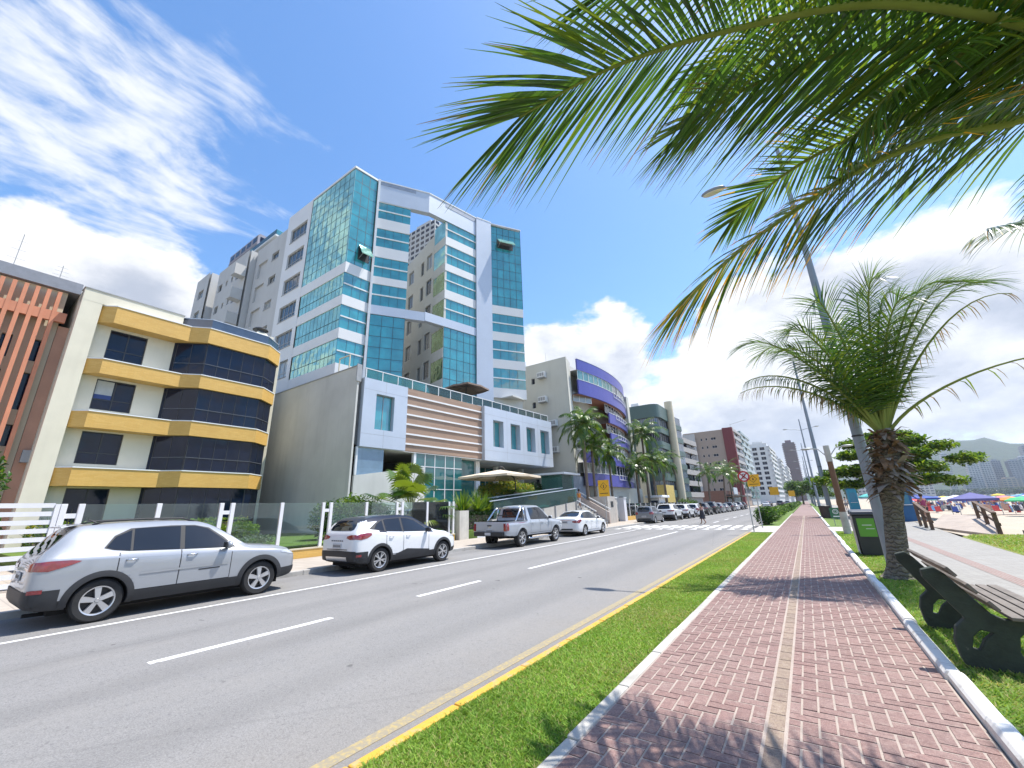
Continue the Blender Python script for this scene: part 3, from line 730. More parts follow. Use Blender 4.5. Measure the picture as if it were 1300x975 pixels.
    o = bm_.each('portal_beam', M_alu, t)[0]
    b = MB(); FB.box(b, .12, FB.L - 1.3, .031, .05, 31.5, 31.88); FC.box(b, 1.9, FC.L - .1, .031, .05, 31.35, 31.8); b.each('beam_recess', mat('steel_grey', (.28, .32, .40), .5), o)
    b = MB(); FB.box(b, 0, FB.L, -.55, .08, 31.9, ZT); FC.box(b, 0, FC.L, -.55, .08, 31.9, ZT); FD.box(b, 0, FD.L, -.5, .2, 31.9, ZT + .02); FE.box(b, 0, FE.L + .06, -.5, .06, 31.9, ZT); b.each('roof_edge', M_white, t)
    b = MB()
    for a, c in ((.12, 3.07),):
        for z0, z1 in ((20.85, 21.6), (23.6, 24.7), (26.65, 27.75), (29.55, 29.62)): FB.box(b, a, c, -.2, .0, z0, z1)
    for z0, z1 in ((20.95, 21.9), (24.0, 24.8), (26.95, 27.9)): FC.box(b, 2.02, 5.75, -.2, 0, z0, z1)
    b.each('spandrel', M_band, t)
    for z0, z1 in ((18.76, 20.83), (21.62, 23.58), (24.72, 26.63), (27.77, 29.53)): strip(FB, .13, 3.06, z0, z1, M_teal, 4)
    for z0, z1 in ((18.82, 20.93), (21.92, 23.98), (24.82, 26.93), (27.92, 29.68)): strip(FC, 2.03, 5.74, z0, z1, M_teal, 5)
    curtain(FB, .13, 3.06, 9.9, 17.86, 3, 8, M_teal); curtain(FC, 2.03, 5.74, 9.9, 17.93, 5, 8, M_teal)
    b = MB(); FD.box(b, -.05, FD.L, -.4, .18, 9.9, 31.9); b.build('pilaster', M_alu, t)
    curtain(FE, .03, FE.L, 21.9, 31.88, 5, 9, M_teal)
    b = MB(); f5 = [(18.9, 20.95), (15.9, 17.95), (12.9, 14.95)]
    for k in range(3): FE.box(b, .02, FE.L, -.25, 0, f5[k][1], f5[k - 1][0] if k else 21.9)
    FE.box(b, .02, FE.L, -2.5, 0, 11.9, 12.9); b.each('spandrel', M_band, t)
    for k in range(3): strip(FE, .04, FE.L - .02, *f5[k], M_teal, 4)
    # right wing, courtyard face
    K = Fr((-39.54, 28.6), (-24.65, 24.92)); b = MB(); hk = []
    for k in range(7): z0 = 25.6 - 3 * k; hk += [(15.35 - 3.6, 15.35 - 2.5, z0, z0 + 1.75), (15.35 - 4.8, 15.35 - 4.15, z0 - .1, z0 + 1.5), (15.35 - 7.5, 15.35 - 6.4, z0, z0 + 1.6)]
    K.wall(b, 0, 15.35 - 2.1, 9.9, 27.4, hk, .15); K.box(b, 15.35 - 2.1, 15.33, -.25, -.02, 9.9, 29.6); b.hexa([K.p(0, -.2, 27.4), K.p(13.25, -.2, 27.4), K.p(13.25, 0, 27.4), K.p(0, 0, 27.4), K.p(0, -.2, 27.6), K.p(13.25, -.2, 29.2), K.p(13.25, 0, 29.2), K.p(0, 0, 27.6)])
    for k in range(7): K.box(b, 15.35 - 2.08, 15.33, -.2, 0, 26.9 - 3 * k - .02, 27.85 - 3 * k)
    b.build('courtyard_wall', M_tcream, t)
    for h in hk: K.window(t, *h, M_wglass, M_frame, -.13, 2, 1, .05)
    for k in range(7):
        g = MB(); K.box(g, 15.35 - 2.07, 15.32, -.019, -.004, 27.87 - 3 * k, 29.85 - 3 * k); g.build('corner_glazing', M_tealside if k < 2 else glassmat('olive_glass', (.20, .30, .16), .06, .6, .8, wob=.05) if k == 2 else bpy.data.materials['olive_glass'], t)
    # awning windows pushed open
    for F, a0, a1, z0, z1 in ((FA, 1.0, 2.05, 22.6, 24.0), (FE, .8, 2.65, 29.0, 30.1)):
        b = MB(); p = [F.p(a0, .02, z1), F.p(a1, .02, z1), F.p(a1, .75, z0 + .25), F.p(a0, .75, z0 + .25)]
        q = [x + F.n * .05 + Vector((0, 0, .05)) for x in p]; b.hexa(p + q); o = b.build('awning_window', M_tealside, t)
        b = MB(); F.box(b, a0, a1, -.028, -.016, z0, z1); b.build('opening', M_dframe, o)
        b = MB(); b.tube([F.p(a0 + .1, 0, z0 + .1), F.p(a0 + .1, .7, z0 + .3)], .02, 5); b.tube([F.p(a1 - .1, 0, z0 + .1), F.p(a1 - .1, .7, z0 + .3)], .02, 5); b.build('stay', M_frame, o)
    # rooftop
    b = MB(); b.prism([(-39.5, 16.7), (-28, 16.7), (-27.8, 19), (-27.1, 20.6), (-39.5, 20.6)], ZT - .3, ZT - .12); b.prism([(-28, 28.6), (-23.8, 28.6), (-21.1, 33.1), (-28, 33.1)], ZT - .3, ZT - .12); b.each('roof', M_roof, t)
    # ---- podium
    F = Fr((-22, 15), (-20.4, 36.2)); zt, zb = 9.93, 5.49
    b = MB(); b.box(-55, -22.2, 14.85, 36.3, 5.6, 9.9); b.prism([(-22.2, 15.4), (-22.25, 15.4), (-20.75, 36.2), (-22.2, 36.2)], 5.6, 9.9); b.build('podium_core', M_concd, t)
    b = MB(); b.box(-55, -22.05, 14.72, 14.84, 0, 10.66); b.build('party_wall', M_pod, t)
    b = MB(); b.box(-22.06, -21.98, 14.6, 14.95, 9.6, 10.75); b.box(-55, -22.0, 14.68, 14.9, 10.66, 10.72); b.build('wall_coping', M_frame, t)
    b = MB()
    F.wall(b, .12, 3.5, zb, zt, [(1.05, 2.45, 6.65, 9.0)], .34, .15)
    F.box(b, .12, 3.5, -.2, .148, zb - .02, zb); F.box(b, 3.44, 3.5, -.2, .14, zb, zt); F.box(b, .12, .18, -.2, .14, zb, zt)
    b.build('podium_cladding', M_alu, t); b = MB()
    hw = [(12.27, 13.63, 6.57, 8.87), (14.63, 16.0, 6.57, 8.87), (16.97, 18.34, 6.57, 8.87), (19.23, 20.7, 6.57, 8.87)]
    F.wall(b, 11.2, 21.25, zb, zt, hw, .55, .35)
    F.box(b, 11.2, 11.26, -.2, .34, zb, zt); F.box(b, 21.19, 21.25, -.3, .34, zb, zt); F.box(b, 11.2, 21.25, -2, .345, zb - .12, zb)
    cl = b.build('podium_cladding', M_alu, t)
    s = MB()
    for a in (1.75,): F.box(s, a - .008, a + .008, .151, .153, zb, 6.65); F.box(s, a - .008, a + .008, .151, .153, 9.0, zt)
    for z in (6.3, 9.2): F.box(s, .15, 3.5, .151, .153, z - .008, z + .008)
    for a in (14.1, 16.45, 18.8): F.box(s, a - .008, a + .008, .351, .353, zb, zt)
    for z in (6.2, 9.25): F.box(s, 11.2, 21.2, .351, .353, z - .008, z + .008)
    s.build('panel_joint', M_frame, cl)
    for h, d in [((1.05, 2.45, 6.65, 9.0), -.14)] + [(h, -.16) for h in hw]: F.window(t, *h, M_teal, M_frame, d, 2, 1, .04, [])
    b = MB(); F.box(b, 3.5, 11.2, -.2, 0, zb, zt); o = b.build('wood_panel', M_wood, t)
    b = MB()
    for k in range(6): z = zb + (zt - zb) * (k + .72) / 6.5; F.box(b, 3.5, 11.2, .001, .06, z - .055, z + .055)
    b.build('white_batten', M_white, o)
    # terrace glass rail
    b = MB(); F.box(b, .3, 21.2, -.05, -.035, zt + .06, 10.6); g = b.build('terrace_railing', M_bal, t)
    b = MB(); F.box(b, .2, 21.25, -.075, -.01, 10.6, 10.66)
    for k in range(18): a = .3 + k * 1.23; F.box(b, a - .03, a + .03, -.08, -.02, zt, 10.6)
    b.build('railing_post', M_wframe, g)
    # ground floor: lower wall, glazing, columns, garage mouth, soffit
    b = MB()
    P = [(-.2, 0), (-.2, 3.75), (5.3, 4.55), (5.3, 0)]
    b.hexa([F.p(0, -.2, 0), F.p(5.3, -.2, 0), F.p(5.3, 0, 0), F.p(0, 0, 0), F.p(0, -.2, 3.72), F.p(5.3, -.2, 4.5), F.p(5.3, 0, 4.5), F.p(0, 0, 3.72)]); b.build('retaining_wall', M_pod, t)
    b = MB(); F.box(b, 0.02, .14, -.15, .0, 3.75, zb - .02); F.box(b, 4.4, 4.6, -.3, -.05, 4.3, zb - .02)
    for a in (8.9, 11.3): F.box(b, a, a + .45, -1.2, -.75, 1.9, zb - .1)
    for a in (12.2, 16.2, 20.2): F.box(b, a, a + .35, -3.3, -2.9, 1.9, zb - .1)
    b.each('column', M_white, t)
    b = MB(); F.box(b, .14, 2.0, -.1, -.07, 3.7, zb - .03); b.build('blue_glass_panel', glassmat('pale_blue_glass', (.18, .30, .42), .08, .2, .8), t)
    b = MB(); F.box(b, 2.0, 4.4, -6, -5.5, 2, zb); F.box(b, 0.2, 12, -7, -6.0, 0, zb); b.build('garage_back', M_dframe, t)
    b = MB(); F.box(b, .1, 21.2, -9, .0, zb - .06, zb - .03); b.build('soffit', M_white, t)
    g = MB(); F.box(g, 4.6, 9.0, -.12, -.09, 1.9, zb - .07); F.box(g, 9.3, 11.4, -1.0, -.97, 1.9, zb - .1); F.box(g, 11.6, 21, -4.6, -4.57, 1.9, zb - .1); g = g.build('lobby_glass', M_tealpod, t)
    s = MB()
    for a in (5.4, 6.3, 7.3, 8.2): F.box(s, a - .03, a + .03, -.089, -.06, 1.9, zb - .07)
    for z in (3.0, 4.55): F.box(s, 4.6, 9.0, -.089, -.065, z - .025, z + .025)
    for a in range(6): F.box(s, 12 + a * 1.5 - .03, 12.03 + a * 1.5, -4.569, -4.53, 1.9, zb - .1)
    s.each('glazing_bar', M_wframe, g)
    # upper roof bits: closed parasol on the terrace, doorway, flags
    b = MB(); b.tube([(-24.9, 15.1, 10.7), (-24.9, 15.1, 11.9), (-23.7, 15.1, 11.9), (-23.7, 15.1, 10.7)], .05, 6); b.build('terrace_frame', M_tcr, t)
    b = MB(); b.box(-40, -24, 33.2, 33.4, 9.9, 12.0); b.box(-24.5, -21.2, 31, 33.3, 11.85, 11.95); b.build('terrace_wall', M_tcream, t)
teal_tower()

def parasol(label, loc, r, h, arm, m, sq=True, arml=2.0, drop=.55, rz=0):
    t = thing('parasol', label, 'parasol', (0, 0, 0), None)
    n = 8; ring = []
    b = MB(); vs = [(0, 0, h)]
    for i in range(n * 2):
        a = PI * i / n; rr = r * (1.0 if i % 2 == 0 else .97) * (1 if not sq else 1 / max(abs(math.cos(a + .01)), abs(math.sin(a + .01))) ** .55)
        vs.append((math.cos(a) * rr, math.sin(a) * rr, h - drop - (.03 if i % 2 else 0)))
    k = n * 2
    b.add(vs, [(0, 1 + i, 1 + (i + 1) % k) for i in range(k)])
    b.add([(x, y, z - .14) for x, y, z in vs[1:]] + vs[1:], [(i, (i + 1) % k, k + (i + 1) % k, k + i) for i in range(k)])
    b.build('canopy', m, t)
    b = MB()
    for i in range(0, k, 2): b.bar((0, 0, h - .1), Vector(vs[1 + i]) * .97 + Vector((0, 0, -.03)), .025, .02)
    b.build('rib', M_dframe, t)
    b = MB()
    if arm:
        b.tube([(-arml, -.3, 0), (-arml, -.3, h - drop - .3), (-arml * .9, -.25, h - drop), (-.3, 0, h + .22), (0, 0, h + .25), (0, 0, h - .15)], .05, 8)
    else: b.tube([(0, 0, 0), (0, 0, h + .05)], .03, 8)
    b.build('pole', M_dframe, t)
    b = MB(); q = -arml if arm else 0; b.box(q - .4, q + .4, -.7 if arm else -.3, .1 if arm else .3, 0, .08); b.build('base', M_concd, t)
    t.rotation_euler.z = rz; t.location = loc
    return t
parasol('cream cantilever parasol with a dark arm in front of the podium lobby', (-18.1, 24.5, 1.95), 2.55, 2.35, True, mat('cream_canvas', (.66, .56, .42), .8), True, 2.4, .5, R(-90))
parasol('brown parasol open behind the glass rail of the podium terrace', (-22.9, 26.2, 9.9), 1.7, 2.3, False, mat('brown_canvas', (.26, .19, .15), .8), True, 0, .35)
# ------------------------------------------------------------------ violet building with a bowed front
def ring(P, d):
    """offset a polyline (seen from outside, left to right) outward by d"""
    out = []
    for i, p in enumerate(P):
        a = Vector(P[max(i - 1, 0)]); c = Vector(P[min(i + 1, len(P) - 1)]); u = (c - a).normalized(); out.append((p[0] + u.y * d, p[1] - u.x * d))
    return out
def bandmesh(mb, P, z0, z1, th=.2, m=0):
    I = ring(P, -th); n = len(P)
    for i in range(n - 1):
        mb.hexa([(*I[i], z0), (*I[i + 1], z0), (*P[i + 1], z0), (*P[i], z0), (*I[i], z1), (*I[i + 1], z1), (*P[i + 1], z1), (*P[i], z1)], m)
M_soft = glassmat('soft_green_glass', (.13, .27, .25), .06, .2, .8)
def violet_building():
    t = thing('apartment_building', 'pale block with a bowed front of violet tiled balconies', 'building', (-22, 47, 0))
    y0, y1 = 38.3, 57.2
    Sf = Fr((-34, y0), (-18.95, y0)); hs = []
    b = MB(); x = lambda v: v + 34
    for k in range(5): hs.append((x(-23.5), x(-23.05), 15.15 - 2.85 * k, 15.85 - 2.85 * k))
    Sf.wall(b, 0, x(-18.95), 0, 17.5, hs, .15); b.box(-34, -19.6, y0 + .2, y1, 0, 17.2); b.box(-34, -18.95, y0 + .02, y0 + .25, 17.2, 17.55)
    b.hexa([(-19.6, y0 + .02, 0), (-18.6, y0 + .02, 0), (-19.1, y0 + 1.3, 0), (-19.6, y0 + 1.3, 0), (-19.6, y0 + .02, 17.5), (-18.95, y0 + .02, 17.5), (-19.1, y0 + 1.3, 17.3), (-19.6, y0 + 1.3, 17.3)])
    b.box(-19.6, -18.6, y1 - .9, y1, 0, 16.6); b.box(-19.6, -17.9, 41.5, 56.5, 0, 3.55)
    b.build('wall', mat('pale_render', (.54, .535, .48), .85, amp=.06, ns=.4, stain=.14), t)
    for h in hs: Sf.window(t, *h, M_dglass, M_frame, -.13, 1, 1, .04)
    for k in range(4):
        z = 15.6 - 2.85 * k
        for xx in ((-22.4,) if k < 2 else (-22.4, -21.3)):
            b = MB(); b.box(xx, xx + .95, y0 - .6, y0 - .05, z, z + .62); o = b.build('air_conditioner', M_wframe, t)
            b = MB(); 
            for q in range(3): b.box(xx + .06 + q * .3, xx + .3 + q * .3, y0 - .615, y0 - .602, z + .12, z + .5)
            b.box(xx, xx + .95, y0 - .64, y0 - .04, z - .07, z - .005); b.build('grille', M_frame, o)
    C = []
    for i in range(17):
        s = i / 16; C.append((-18.95 + 1.55 * math.sin(PI * min(1, .12 + s * .88)) ** .75, y0 + 1.3 + s * (y1 - y0 - 2.2)))
    Z = [(15.1 + 1.15, 17.35), (12.95 + .05, 14.2 + .75), (9.9, 11.45), (7.1, 8.5), (5.95, 5.95), (3.6, 5.0)]
    # per floor: tiled parapet, glazing above it, floor slab
    FL = [(16.25, 17.5), (13.35, 15.0), (10.2, 11.35), (7.35, 8.55), (5.95 - .0, 7.0), (3.6, 4.75)]
    half = 8
    par = [(16.2, 17.5, 0, 17), (13.4, 15.05, 0, 17), (10.95, 12.2, 6, 17), (8.45, 9.75, 6, 17), (5.95, 7.15, 0, 17), (3.55, 4.85, 0, 17)]
    for k, (z0, z1, i0, i1) in enumerate(par):
        P = C[i0:i1]; b = MB(); bandmesh(b, P, z0, z1, .18); o = b.build('tiled_parapet', M_purple, t)
        b = MB(); bandmesh(b, ring(P, .03), z1, z1 + .05, .24); b.build('coping', M_wframe, o)
        b = MB(); b.add([(x_, y_, z0 + .02) for x_, y_ in P] + [(-19.7, P[-1][1], z0 + .02), (-19.7, P[0][1], z0 + .02)], [tuple(range(len(P) + 2))]); b.build('balcony_slab', mat('brick_soffit', (.30, .12, .07), .8) if k in (1, 2, 3) else M_white, t)
    gz = [(15.1, 16.2, 0, 17, -.08), (12.3, 13.4, 6, 17, -.5), (9.8, 10.95, 6, 17, -.5), (7.2, 8.45, 4, 17, -.4), (4.9, 5.95, 0, 17, -.2)]
    for k, (z0, z1, i0, i1, d) in enumerate(gz):
        P = ring(C[i0:i1], d)
        for i in range(len(P) - 1):
            F = Fr(P[i], P[i + 1]); op = k in (1, 2, 3) and i in (1, 2)
            F.window(t, .01, F.L - .01, z0, z1, M_soft if k == 0 and i < 8 else M_dglass if k == 4 and i > 5 or op else M_wglass, M_wframe, 0, 1, 1, .028)
    for k, (z0, i0, i1) in enumerate(((15.1, 8, 16), (12.25, 8, 16), (9.8, 8, 16), (7.2, 7, 16), (4.9, 7, 16))):
        b = MB(); P = ring(C[i0:i1 + 1], .1); bandmesh(b, P, z0 - .05, z0, .06); bandmesh(b, P, z0 - .55, z0 - .5, .06)
        for i, p in enumerate(P): b.box(p[0] - .04, p[0] + .02, p[1] - .03, p[1] + .03, z0 - .5, z0 - .05)
        b.build('balcony_railing', M_wframe, t)
    S5 = Fr((-19.1, y0 + 1.35), (-17.9, y0 + 4.4))
    for z0 in (4.95, 7.4, 10.1, 12.7): S5.window(t, .1, 2.9, z0, z0 + 1.1, M_wglass, M_wframe, .0, 3, 1, .05)
    b = MB(); b.box(-21, -18.5, 48, 50, 17.2, 18.3); b.box(-20.6, -19.2, 48.3, 49.6, 18.3, 18.6); b.build('roof_tank', M_wframe, t)
    b = MB(); b.tube([(-22, y0 + 1, 17.5), (-22, y0 + 1, 19)], .015, 5); b.build('antenna', M_frame, t)
    b = MB(); b.box(-17.89, -17.85, 47.6, 48.8, .1, 2.5); b.build('door', M_dframe, t)
violet_building()

def floors_block(label, F, sidelen, H, nf, zbase, wallm, slabm, glassm, par=1.05, proud=.9, roofm=None, wins=6, name='apartment_building', side_holes=None, fm=None, gl2=None, splits=3, pilaster=None):
    """apartment house whose street face F is floors of glazing behind tiled parapets; south wall runs back from F's start"""
    t = thing(name, label, 'building', tuple(F.p(F.L / 2, -4, 0)))
    fh = (H - zbase) / nf
    Sx = Fr(F.p(0, -sidelen, 0).xy, F.p(0, -.3, 0).xy)
    b = MB(); Sx.wall(b, 0, Sx.L, 0, H, side_holes or [], .15); F.box(b, .2, F.L, -sidelen, -proud - .1, 0, H - .2); F.box(b, .2, F.L, -proud - .1, -.4, 0, zbase - .4)
    b.build('wall', wallm, t)
    for h in side_holes or []: Sx.window(t, *h, M_dglass, M_wframe, -.12, 2 if h[1] - h[0] > .8 else 1, 1, .05)
    for k in range(nf):
        z = zbase + k * fh
        b = MB(); F.box(b, 0, F.L, -proud, .0, z - .35, z + par - .35); o = b.build('balcony_parapet', slabm, t)
        if k == nf - 1:
            b = MB(); F.box(b, 0, F.L, -proud, .05, H - .7, H + .3); b.build('roof_band', slabm, t)
        top = min(z + fh - .35, H - .7)
        for i in range(splits):
            a0 = .15 + (F.L - .3) * i / splits; a1 = .15 + (F.L - .3) * (i + 1) / splits
            F.window(t, a0 + .03, a1 - .03, z + par - .35, top, (gl2 or glassm) if (i + k) % 3 == 0 else glassm, fm or M_frame, -.25 if (i + k) % 2 else -.5, 3, 1, .06)
    return t
# green building with rounded corner and two cream pylons
def green_building():
    t = thing('apartment_building', 'dark green building with a rounded corner and tall cream pylons', 'building', (-22, 78, 0))
    y0 = 73.5; H = 19.0
    P = [(-27, y0)] + [(-20.4 + 1.4 * math.sin(a), y0 + 1.4 - 1.4 * math.cos(a)) for a in [R(q) for q in range(0, 91, 18)]] + [(-19.0, 82.6)]
    b = MB(); b.prism([(-34, y0 + 1), (-20.2, y0 + 1), (-20.0, 83), (-34, 83)], 0, H - .5); b.build('wall', mat('grey_green_render', (.20, .24, .225), .8, amp=.08), t)
    zs = [2.6, 5.4, 8.2, 11.0, 13.8]
    for k, z in enumerate(zs):
        b = MB(); bandmesh(b, P, z, z + 1.25, .25); b.build('tiled_band', M_greent, t)
        b = MB(); bandmesh(b, ring(P, -.3), z + 1.25, z + 2.8, .1); o = b.build('window_strip', M_dglass if k % 2 else glassmat('blue_grey_glass' + str(k), (.10, .13, .19), .05, .2), t)
        f = MB(); q = ring(P, -.28)
        for i in range(len(q) - 1):
            F = Fr(q[i], q[i + 1]); n = max(1, int(F.L / 1.4))
            for j in range(n): F.box(f, F.L * j / n - .03, F.L * j / n + .03, 0, .04, z + 1.25, z + 2.8)
        f.build('glazing_bar', M_frame, o)
    b = MB(); bandmesh(b, ring(P, .15), 16.6, H, .4); b.build('roof_band', M_greent, t)
    b = MB(); b.prism([(-27, y0)] + P[1:] + [(-27, 82.6)], H - .3, H - .1); b.build('roof', M_roof, t)
    for x, yy, h, r in ((-18.6, 81.0, 20.6, .75), (-22.3, 72.4, 14.8, .8)):
        b = MB(); b.tube([(x, yy, 0), (x, yy, h)], [r * 1.05, r], 14); b.build('pylon', M_tcr, t, smooth=40)
    F = Fr((-18.6, 82.8), (-18.2, 87.6))
    for k in range(6):
        z = 2.6 + 2.6 * k
        b = MB(); F.box(b, 0, F.L, -1.5, 0, z, z + 1.0); b.build('balcony_parapet', M_greent, t)
        b = MB(); F.box(b, .05, F.L - .05, -1.4, -.15, z + 1.0, z + 2.6); b.build('glazing', M_bluegl, t)
    b = MB(); b.box(-24, -22.6, 75, 76, 18.9, 19.9); b.build('roof_tank', M_wframe, t)
    b = MB(); b.box(-18.9, -17.6, 67, 72.2, .1, 4.4); b.build('gatehouse', mat('yellow_plaster', (.55, .42, .13), .8), t)
M_bluegl = glassmat('blue_glass', (.08, .11, .16), .05, .2)
green_building()
M_grey2 = mat('warm_grey_render', (.32, .30, .29), .85, amp=.08)
floors_block('grey building with dark recessed balconies beside the green one', Fr((-18.6, 88.4), (-18.0, 99)), 9, 14.3, 5, 3.0, M_grey2, mat('grey_slab', (.36, .345, .33), .8), M_dglass, 1.0, 1.4, fm=M_dframe, splits=3)
def beige_building():
    sh = []
    for k in range(7):
        z = 22.3 - 2.85 * k
        sh += [(1.4, 2.9, z, z + .9), (5.6, 6.2, z, z + .9), (7.2, 7.8, z, z + .9), (9.0, 10.6, z, z + .9)]
    F = Fr((-16.2, 155), (-15.5, 172))
    t = floors_block('beige block with a dark red corner stripe and small side windows', F, 16, 25.5, 8, 3.4, mat('beige_render', (.37, .30, .25), .85, amp=.06, ns=.3), mat('grey_slab2', (.42, .41, .40), .8), M_dglass, 1.0, 1.2, side_holes=sh)
    b = MB(); b.box(-19.2, -16.25, 154.75, 154.95, 0, 25.9); b.box(-16.45, -16.1, 154.8, 157.5, 0, 25.9); b.build('red_stripe', mat('oxblood_paint', (.17, .035, .04), .7), t)
    b = MB(); b.box(-32.3, -28.2, 154.78, 154.97, 0, 25.0); b.build('grey_stripe', M_twall, t)
    b = MB(); b.tube([(-17, 160, 25.5), (-17, 160, 28)], .05, 5); b.tube([(-17, 160, 27.6), (-12, 160, 28.6)], .05, 5); b.build('antenna', M_frame, t)
beige_building()
def low_shop():
    t = thing('shop_building', 'low brown shop front with a pale sign board below the beige block', 'building', (-17, 125, 0))
    b = MB(); b.box(-24, -15.6, 112, 140, 0, 4.2); b.build('wall', mat('brown_brick', (.23, .12, .09), .85), t)
    b = MB(); b.box(-15.5, -14.2, 112, 152, 2.9, 3.2); b.build('canopy', M_dframe, t)
    b = MB(); b.box(-14.5, -14.3, 117, 124, 3.3, 5.0); b.build('sign_board', mat('sign_grey', (.45, .5, .55), .6), t)
    b = MB(); b.box(-15.58, -15.5, 113, 139, .2, 2.7); b.build('shop_glass', M_dglass, t)
low_shop()
M_wslab = mat('white_slab', (.62, .63, .63), .7)
M_tealg = glassmat('pale_teal_glass', (.10, .24, .25), .06, .2)
floors_block('pale teal glazed block rising behind the beige one', Fr((-17.5, 196), (-17.0, 225)), 14, 30, 10, 3.0, mat('pale_grey_render', (.50, .52, .52), .8), M_tealg, M_tealg, 1.1, 1.0, fm=M_wframe, splits=4)
w_ = floors_block('white block with stepped roof terraces and teal windows further up the avenue', Fr((-12.6, 300), (-11.4, 345)), 15, 34, 10, 4, M_wslab, M_wslab, M_tealg, 1.3, 1.6, fm=M_wframe, side_holes=[(a, a + 2.6, 5 + 3 * k, 6.9 + 3 * k) for k in range(10) for a in (1.2, 5.4, 9.6)], splits=5)
b = MB(); b.box(-26, -14, 302, 340, 34, 36.5); b.box(-22, -16, 305, 330, 36.5, 38); b.build('penthouse', M_wslab, w_)
M_far1 = mat('far_render_white', (.52, .53, .54), .8); M_far2 = mat('far_render_grey', (.30, .33, .37), .8); M_far3 = mat('far_render_pink', (.42, .26, .24), .8)
for i, (x, y, w_, h, lab, m) in enumerate([(-9.5, 352, 30, 30, 'white balcony block beyond the stepped white one', M_wslab), (-7.2, 392, 40, 27, 'lower white block with long balconies by the dark tower', M_wslab), (-16, 470, 30, 44, 'blue grey slab block behind the row of white balconies', M_far2)]):
    floors_block(lab, Fr((x, y), (x + .6, y + w_)), 14, h, int(h / 3.2), 4, m, m, M_tealg, 1.2, 1.5, fm=M_wframe, splits=3)
def slab_tower(label, x0, x1, y0, y1, H, m, nf, nb, ledge=.5, gm=None, zb=2, cat='tower', lm=None):
    """distant tower: body, floor ledges and windows on the two faces towards the beach"""
    t = thing('tower_block', label, cat, ((x0 + x1) / 2, (y0 + y1) / 2, 0))
    b = MB(); b.box(x0 + (x1 - x0) * .25, x1 - (x1 - x0) * .25, y0 + 2, y1 - 2, H + .01, H + 3.5); b.build('roof_house', m, t)
    g = MB(); g.box(x0, x1, y0, y1, 0, H); fh = (H - zb) / nf
    S_ = Fr((x0, y0), (x1, y0)); E_ = Fr((x1, y0), (x1, y1)); W_ = Fr((x0, y1), (x0, y0))
    for k in range(nf):
        z = zb + k * fh
        for F in (S_, E_, W_):
            w = F.L / nb
            for j in range(nb): F.box(g, w * (j + .16), w * (j + .84), -.05, .05, z + fh * .32, z + fh * .86, 1)
            F.box(g, 0, F.L, -.05, ledge, z - .12, z + .35, 2)
    g.build('facade', [m, gm or M_dglass, lm or m], t); return t
slab_tower('dark purple tower still under construction above the avenue', -13, 1.5, 700, 715, 80, mat('bare_concrete_violet', (.20, .145, .17), .9), 26, 5, 1.0, M_concd)
slab_tower('tall white tower with small dark windows seen through the gap of the glass tower', -147, -126, 120, 140, 142, mat('far_white2', (.5, .5, .49), .8), 46, 6, .1)
o_ = slab_tower('grey tower with rows of small windows behind the rear wing', -131, -113, 40, 58, 78, mat('far_violet_grey', (.27, .26, .30), .8), 25, 5, .12)
b = MB(); b.box(-113, -100, 41, 56, 0, 70); b.build('side_wing', M_twall, o_)
b = MB()
for z in (66, 70.2): b.box(-112.9, -98.5, 38.6, 56, z, z + .5)
b.build('balcony_slabs', M_wslab, o_)
b = MB(); b.box(-112.9, -98.6, 38.7, 38.8, 70.7, 72.2); b.box(-98.7, -98.6, 38.7, 56, 70.7, 72.2); b.build('roof_railing', M_bal, o_)
# ------------------------------------------------------------------ plants
G1 = leafmat('leaf_green', (.045, .115, .018), .35); G2 = leafmat('leaf_dark', (.022, .062, .014), .3); G3 = leafmat('leaf_light', (.11, .20, .025), .4)
G4 = leafmat('leaf_yellow', (.34, .30, .03), .35); GT = leafmat('leaf_lime', (.16, .24, .02), .4); GO = leafmat('frond_orange', (.58, .30, .025), .4); GD = leafmat('frond_dry', (.25, .18, .09), .25, .7)
P1 = leafmat('palm_green', (.072, .155, .022), .38, .32, .35, 1.2, .6); P2 = leafmat('palm_dark', (.032, .085, .017), .3, .3, .3, 1.2, .6); P3 = leafmat('palm_yellow_green', (.13, .19, .02), .42, .35)
M_rach = mat('frond_stalk', (.20, .24, .055), .65, amp=.15, spec=.2)
M_bark = mat('bark', (.16, .125, .095), .9, amp=.35, ns=4, bump=.8, bs=14)
M_fibre = mat('palm_fibre', (.20, .125, .07), .95, amp=.4, ns=7, bump=1, bs=26)

def leafmesh(name, pts, size, mats, parent, w=None, up=.4, asp=2.2, fold=.25, wts=None):
    """many separate folded leaves at pts (n,3)"""
    pts = np.asarray(pts); n = len(pts)
    d = nr.normal(size=(n, 3)); d[:, 2] = d[:, 2] * .6 - .15; d /= np.linalg.norm(d, axis=1)[:, None]
    u = nr.normal(size=(n, 3)); u[:, 2] += up * 3; sd = np.cross(d, u); sd /= np.linalg.norm(sd, axis=1)[:, None] + 1e-9
    nn = np.cross(sd, d); ln = size * nr.uniform(.65, 1.25, n)[:, None]; wd = ln / asp
    a = pts - d * ln * .5; t = pts + d * ln * .5; l = pts - sd * wd * .5 + nn * wd * fold; r = pts + sd * wd * .5 + nn * wd * fold
    V = np.stack([a, r, t, l], 1).reshape(-1, 3)
    F = np.arange(n * 4).reshape(n, 4); F2 = np.stack([F[:, [0, 1, 2]], F[:, [0, 2, 3]]], 1).reshape(-1, 3)
    b = MB(); b.v = V.tolist(); b.f = F2.tolist()
    mi = nr.choice(len(mats), n, p=wts); b.m = np.repeat(mi, 2).tolist()
    return b.build(name, mats, parent, fix=False)
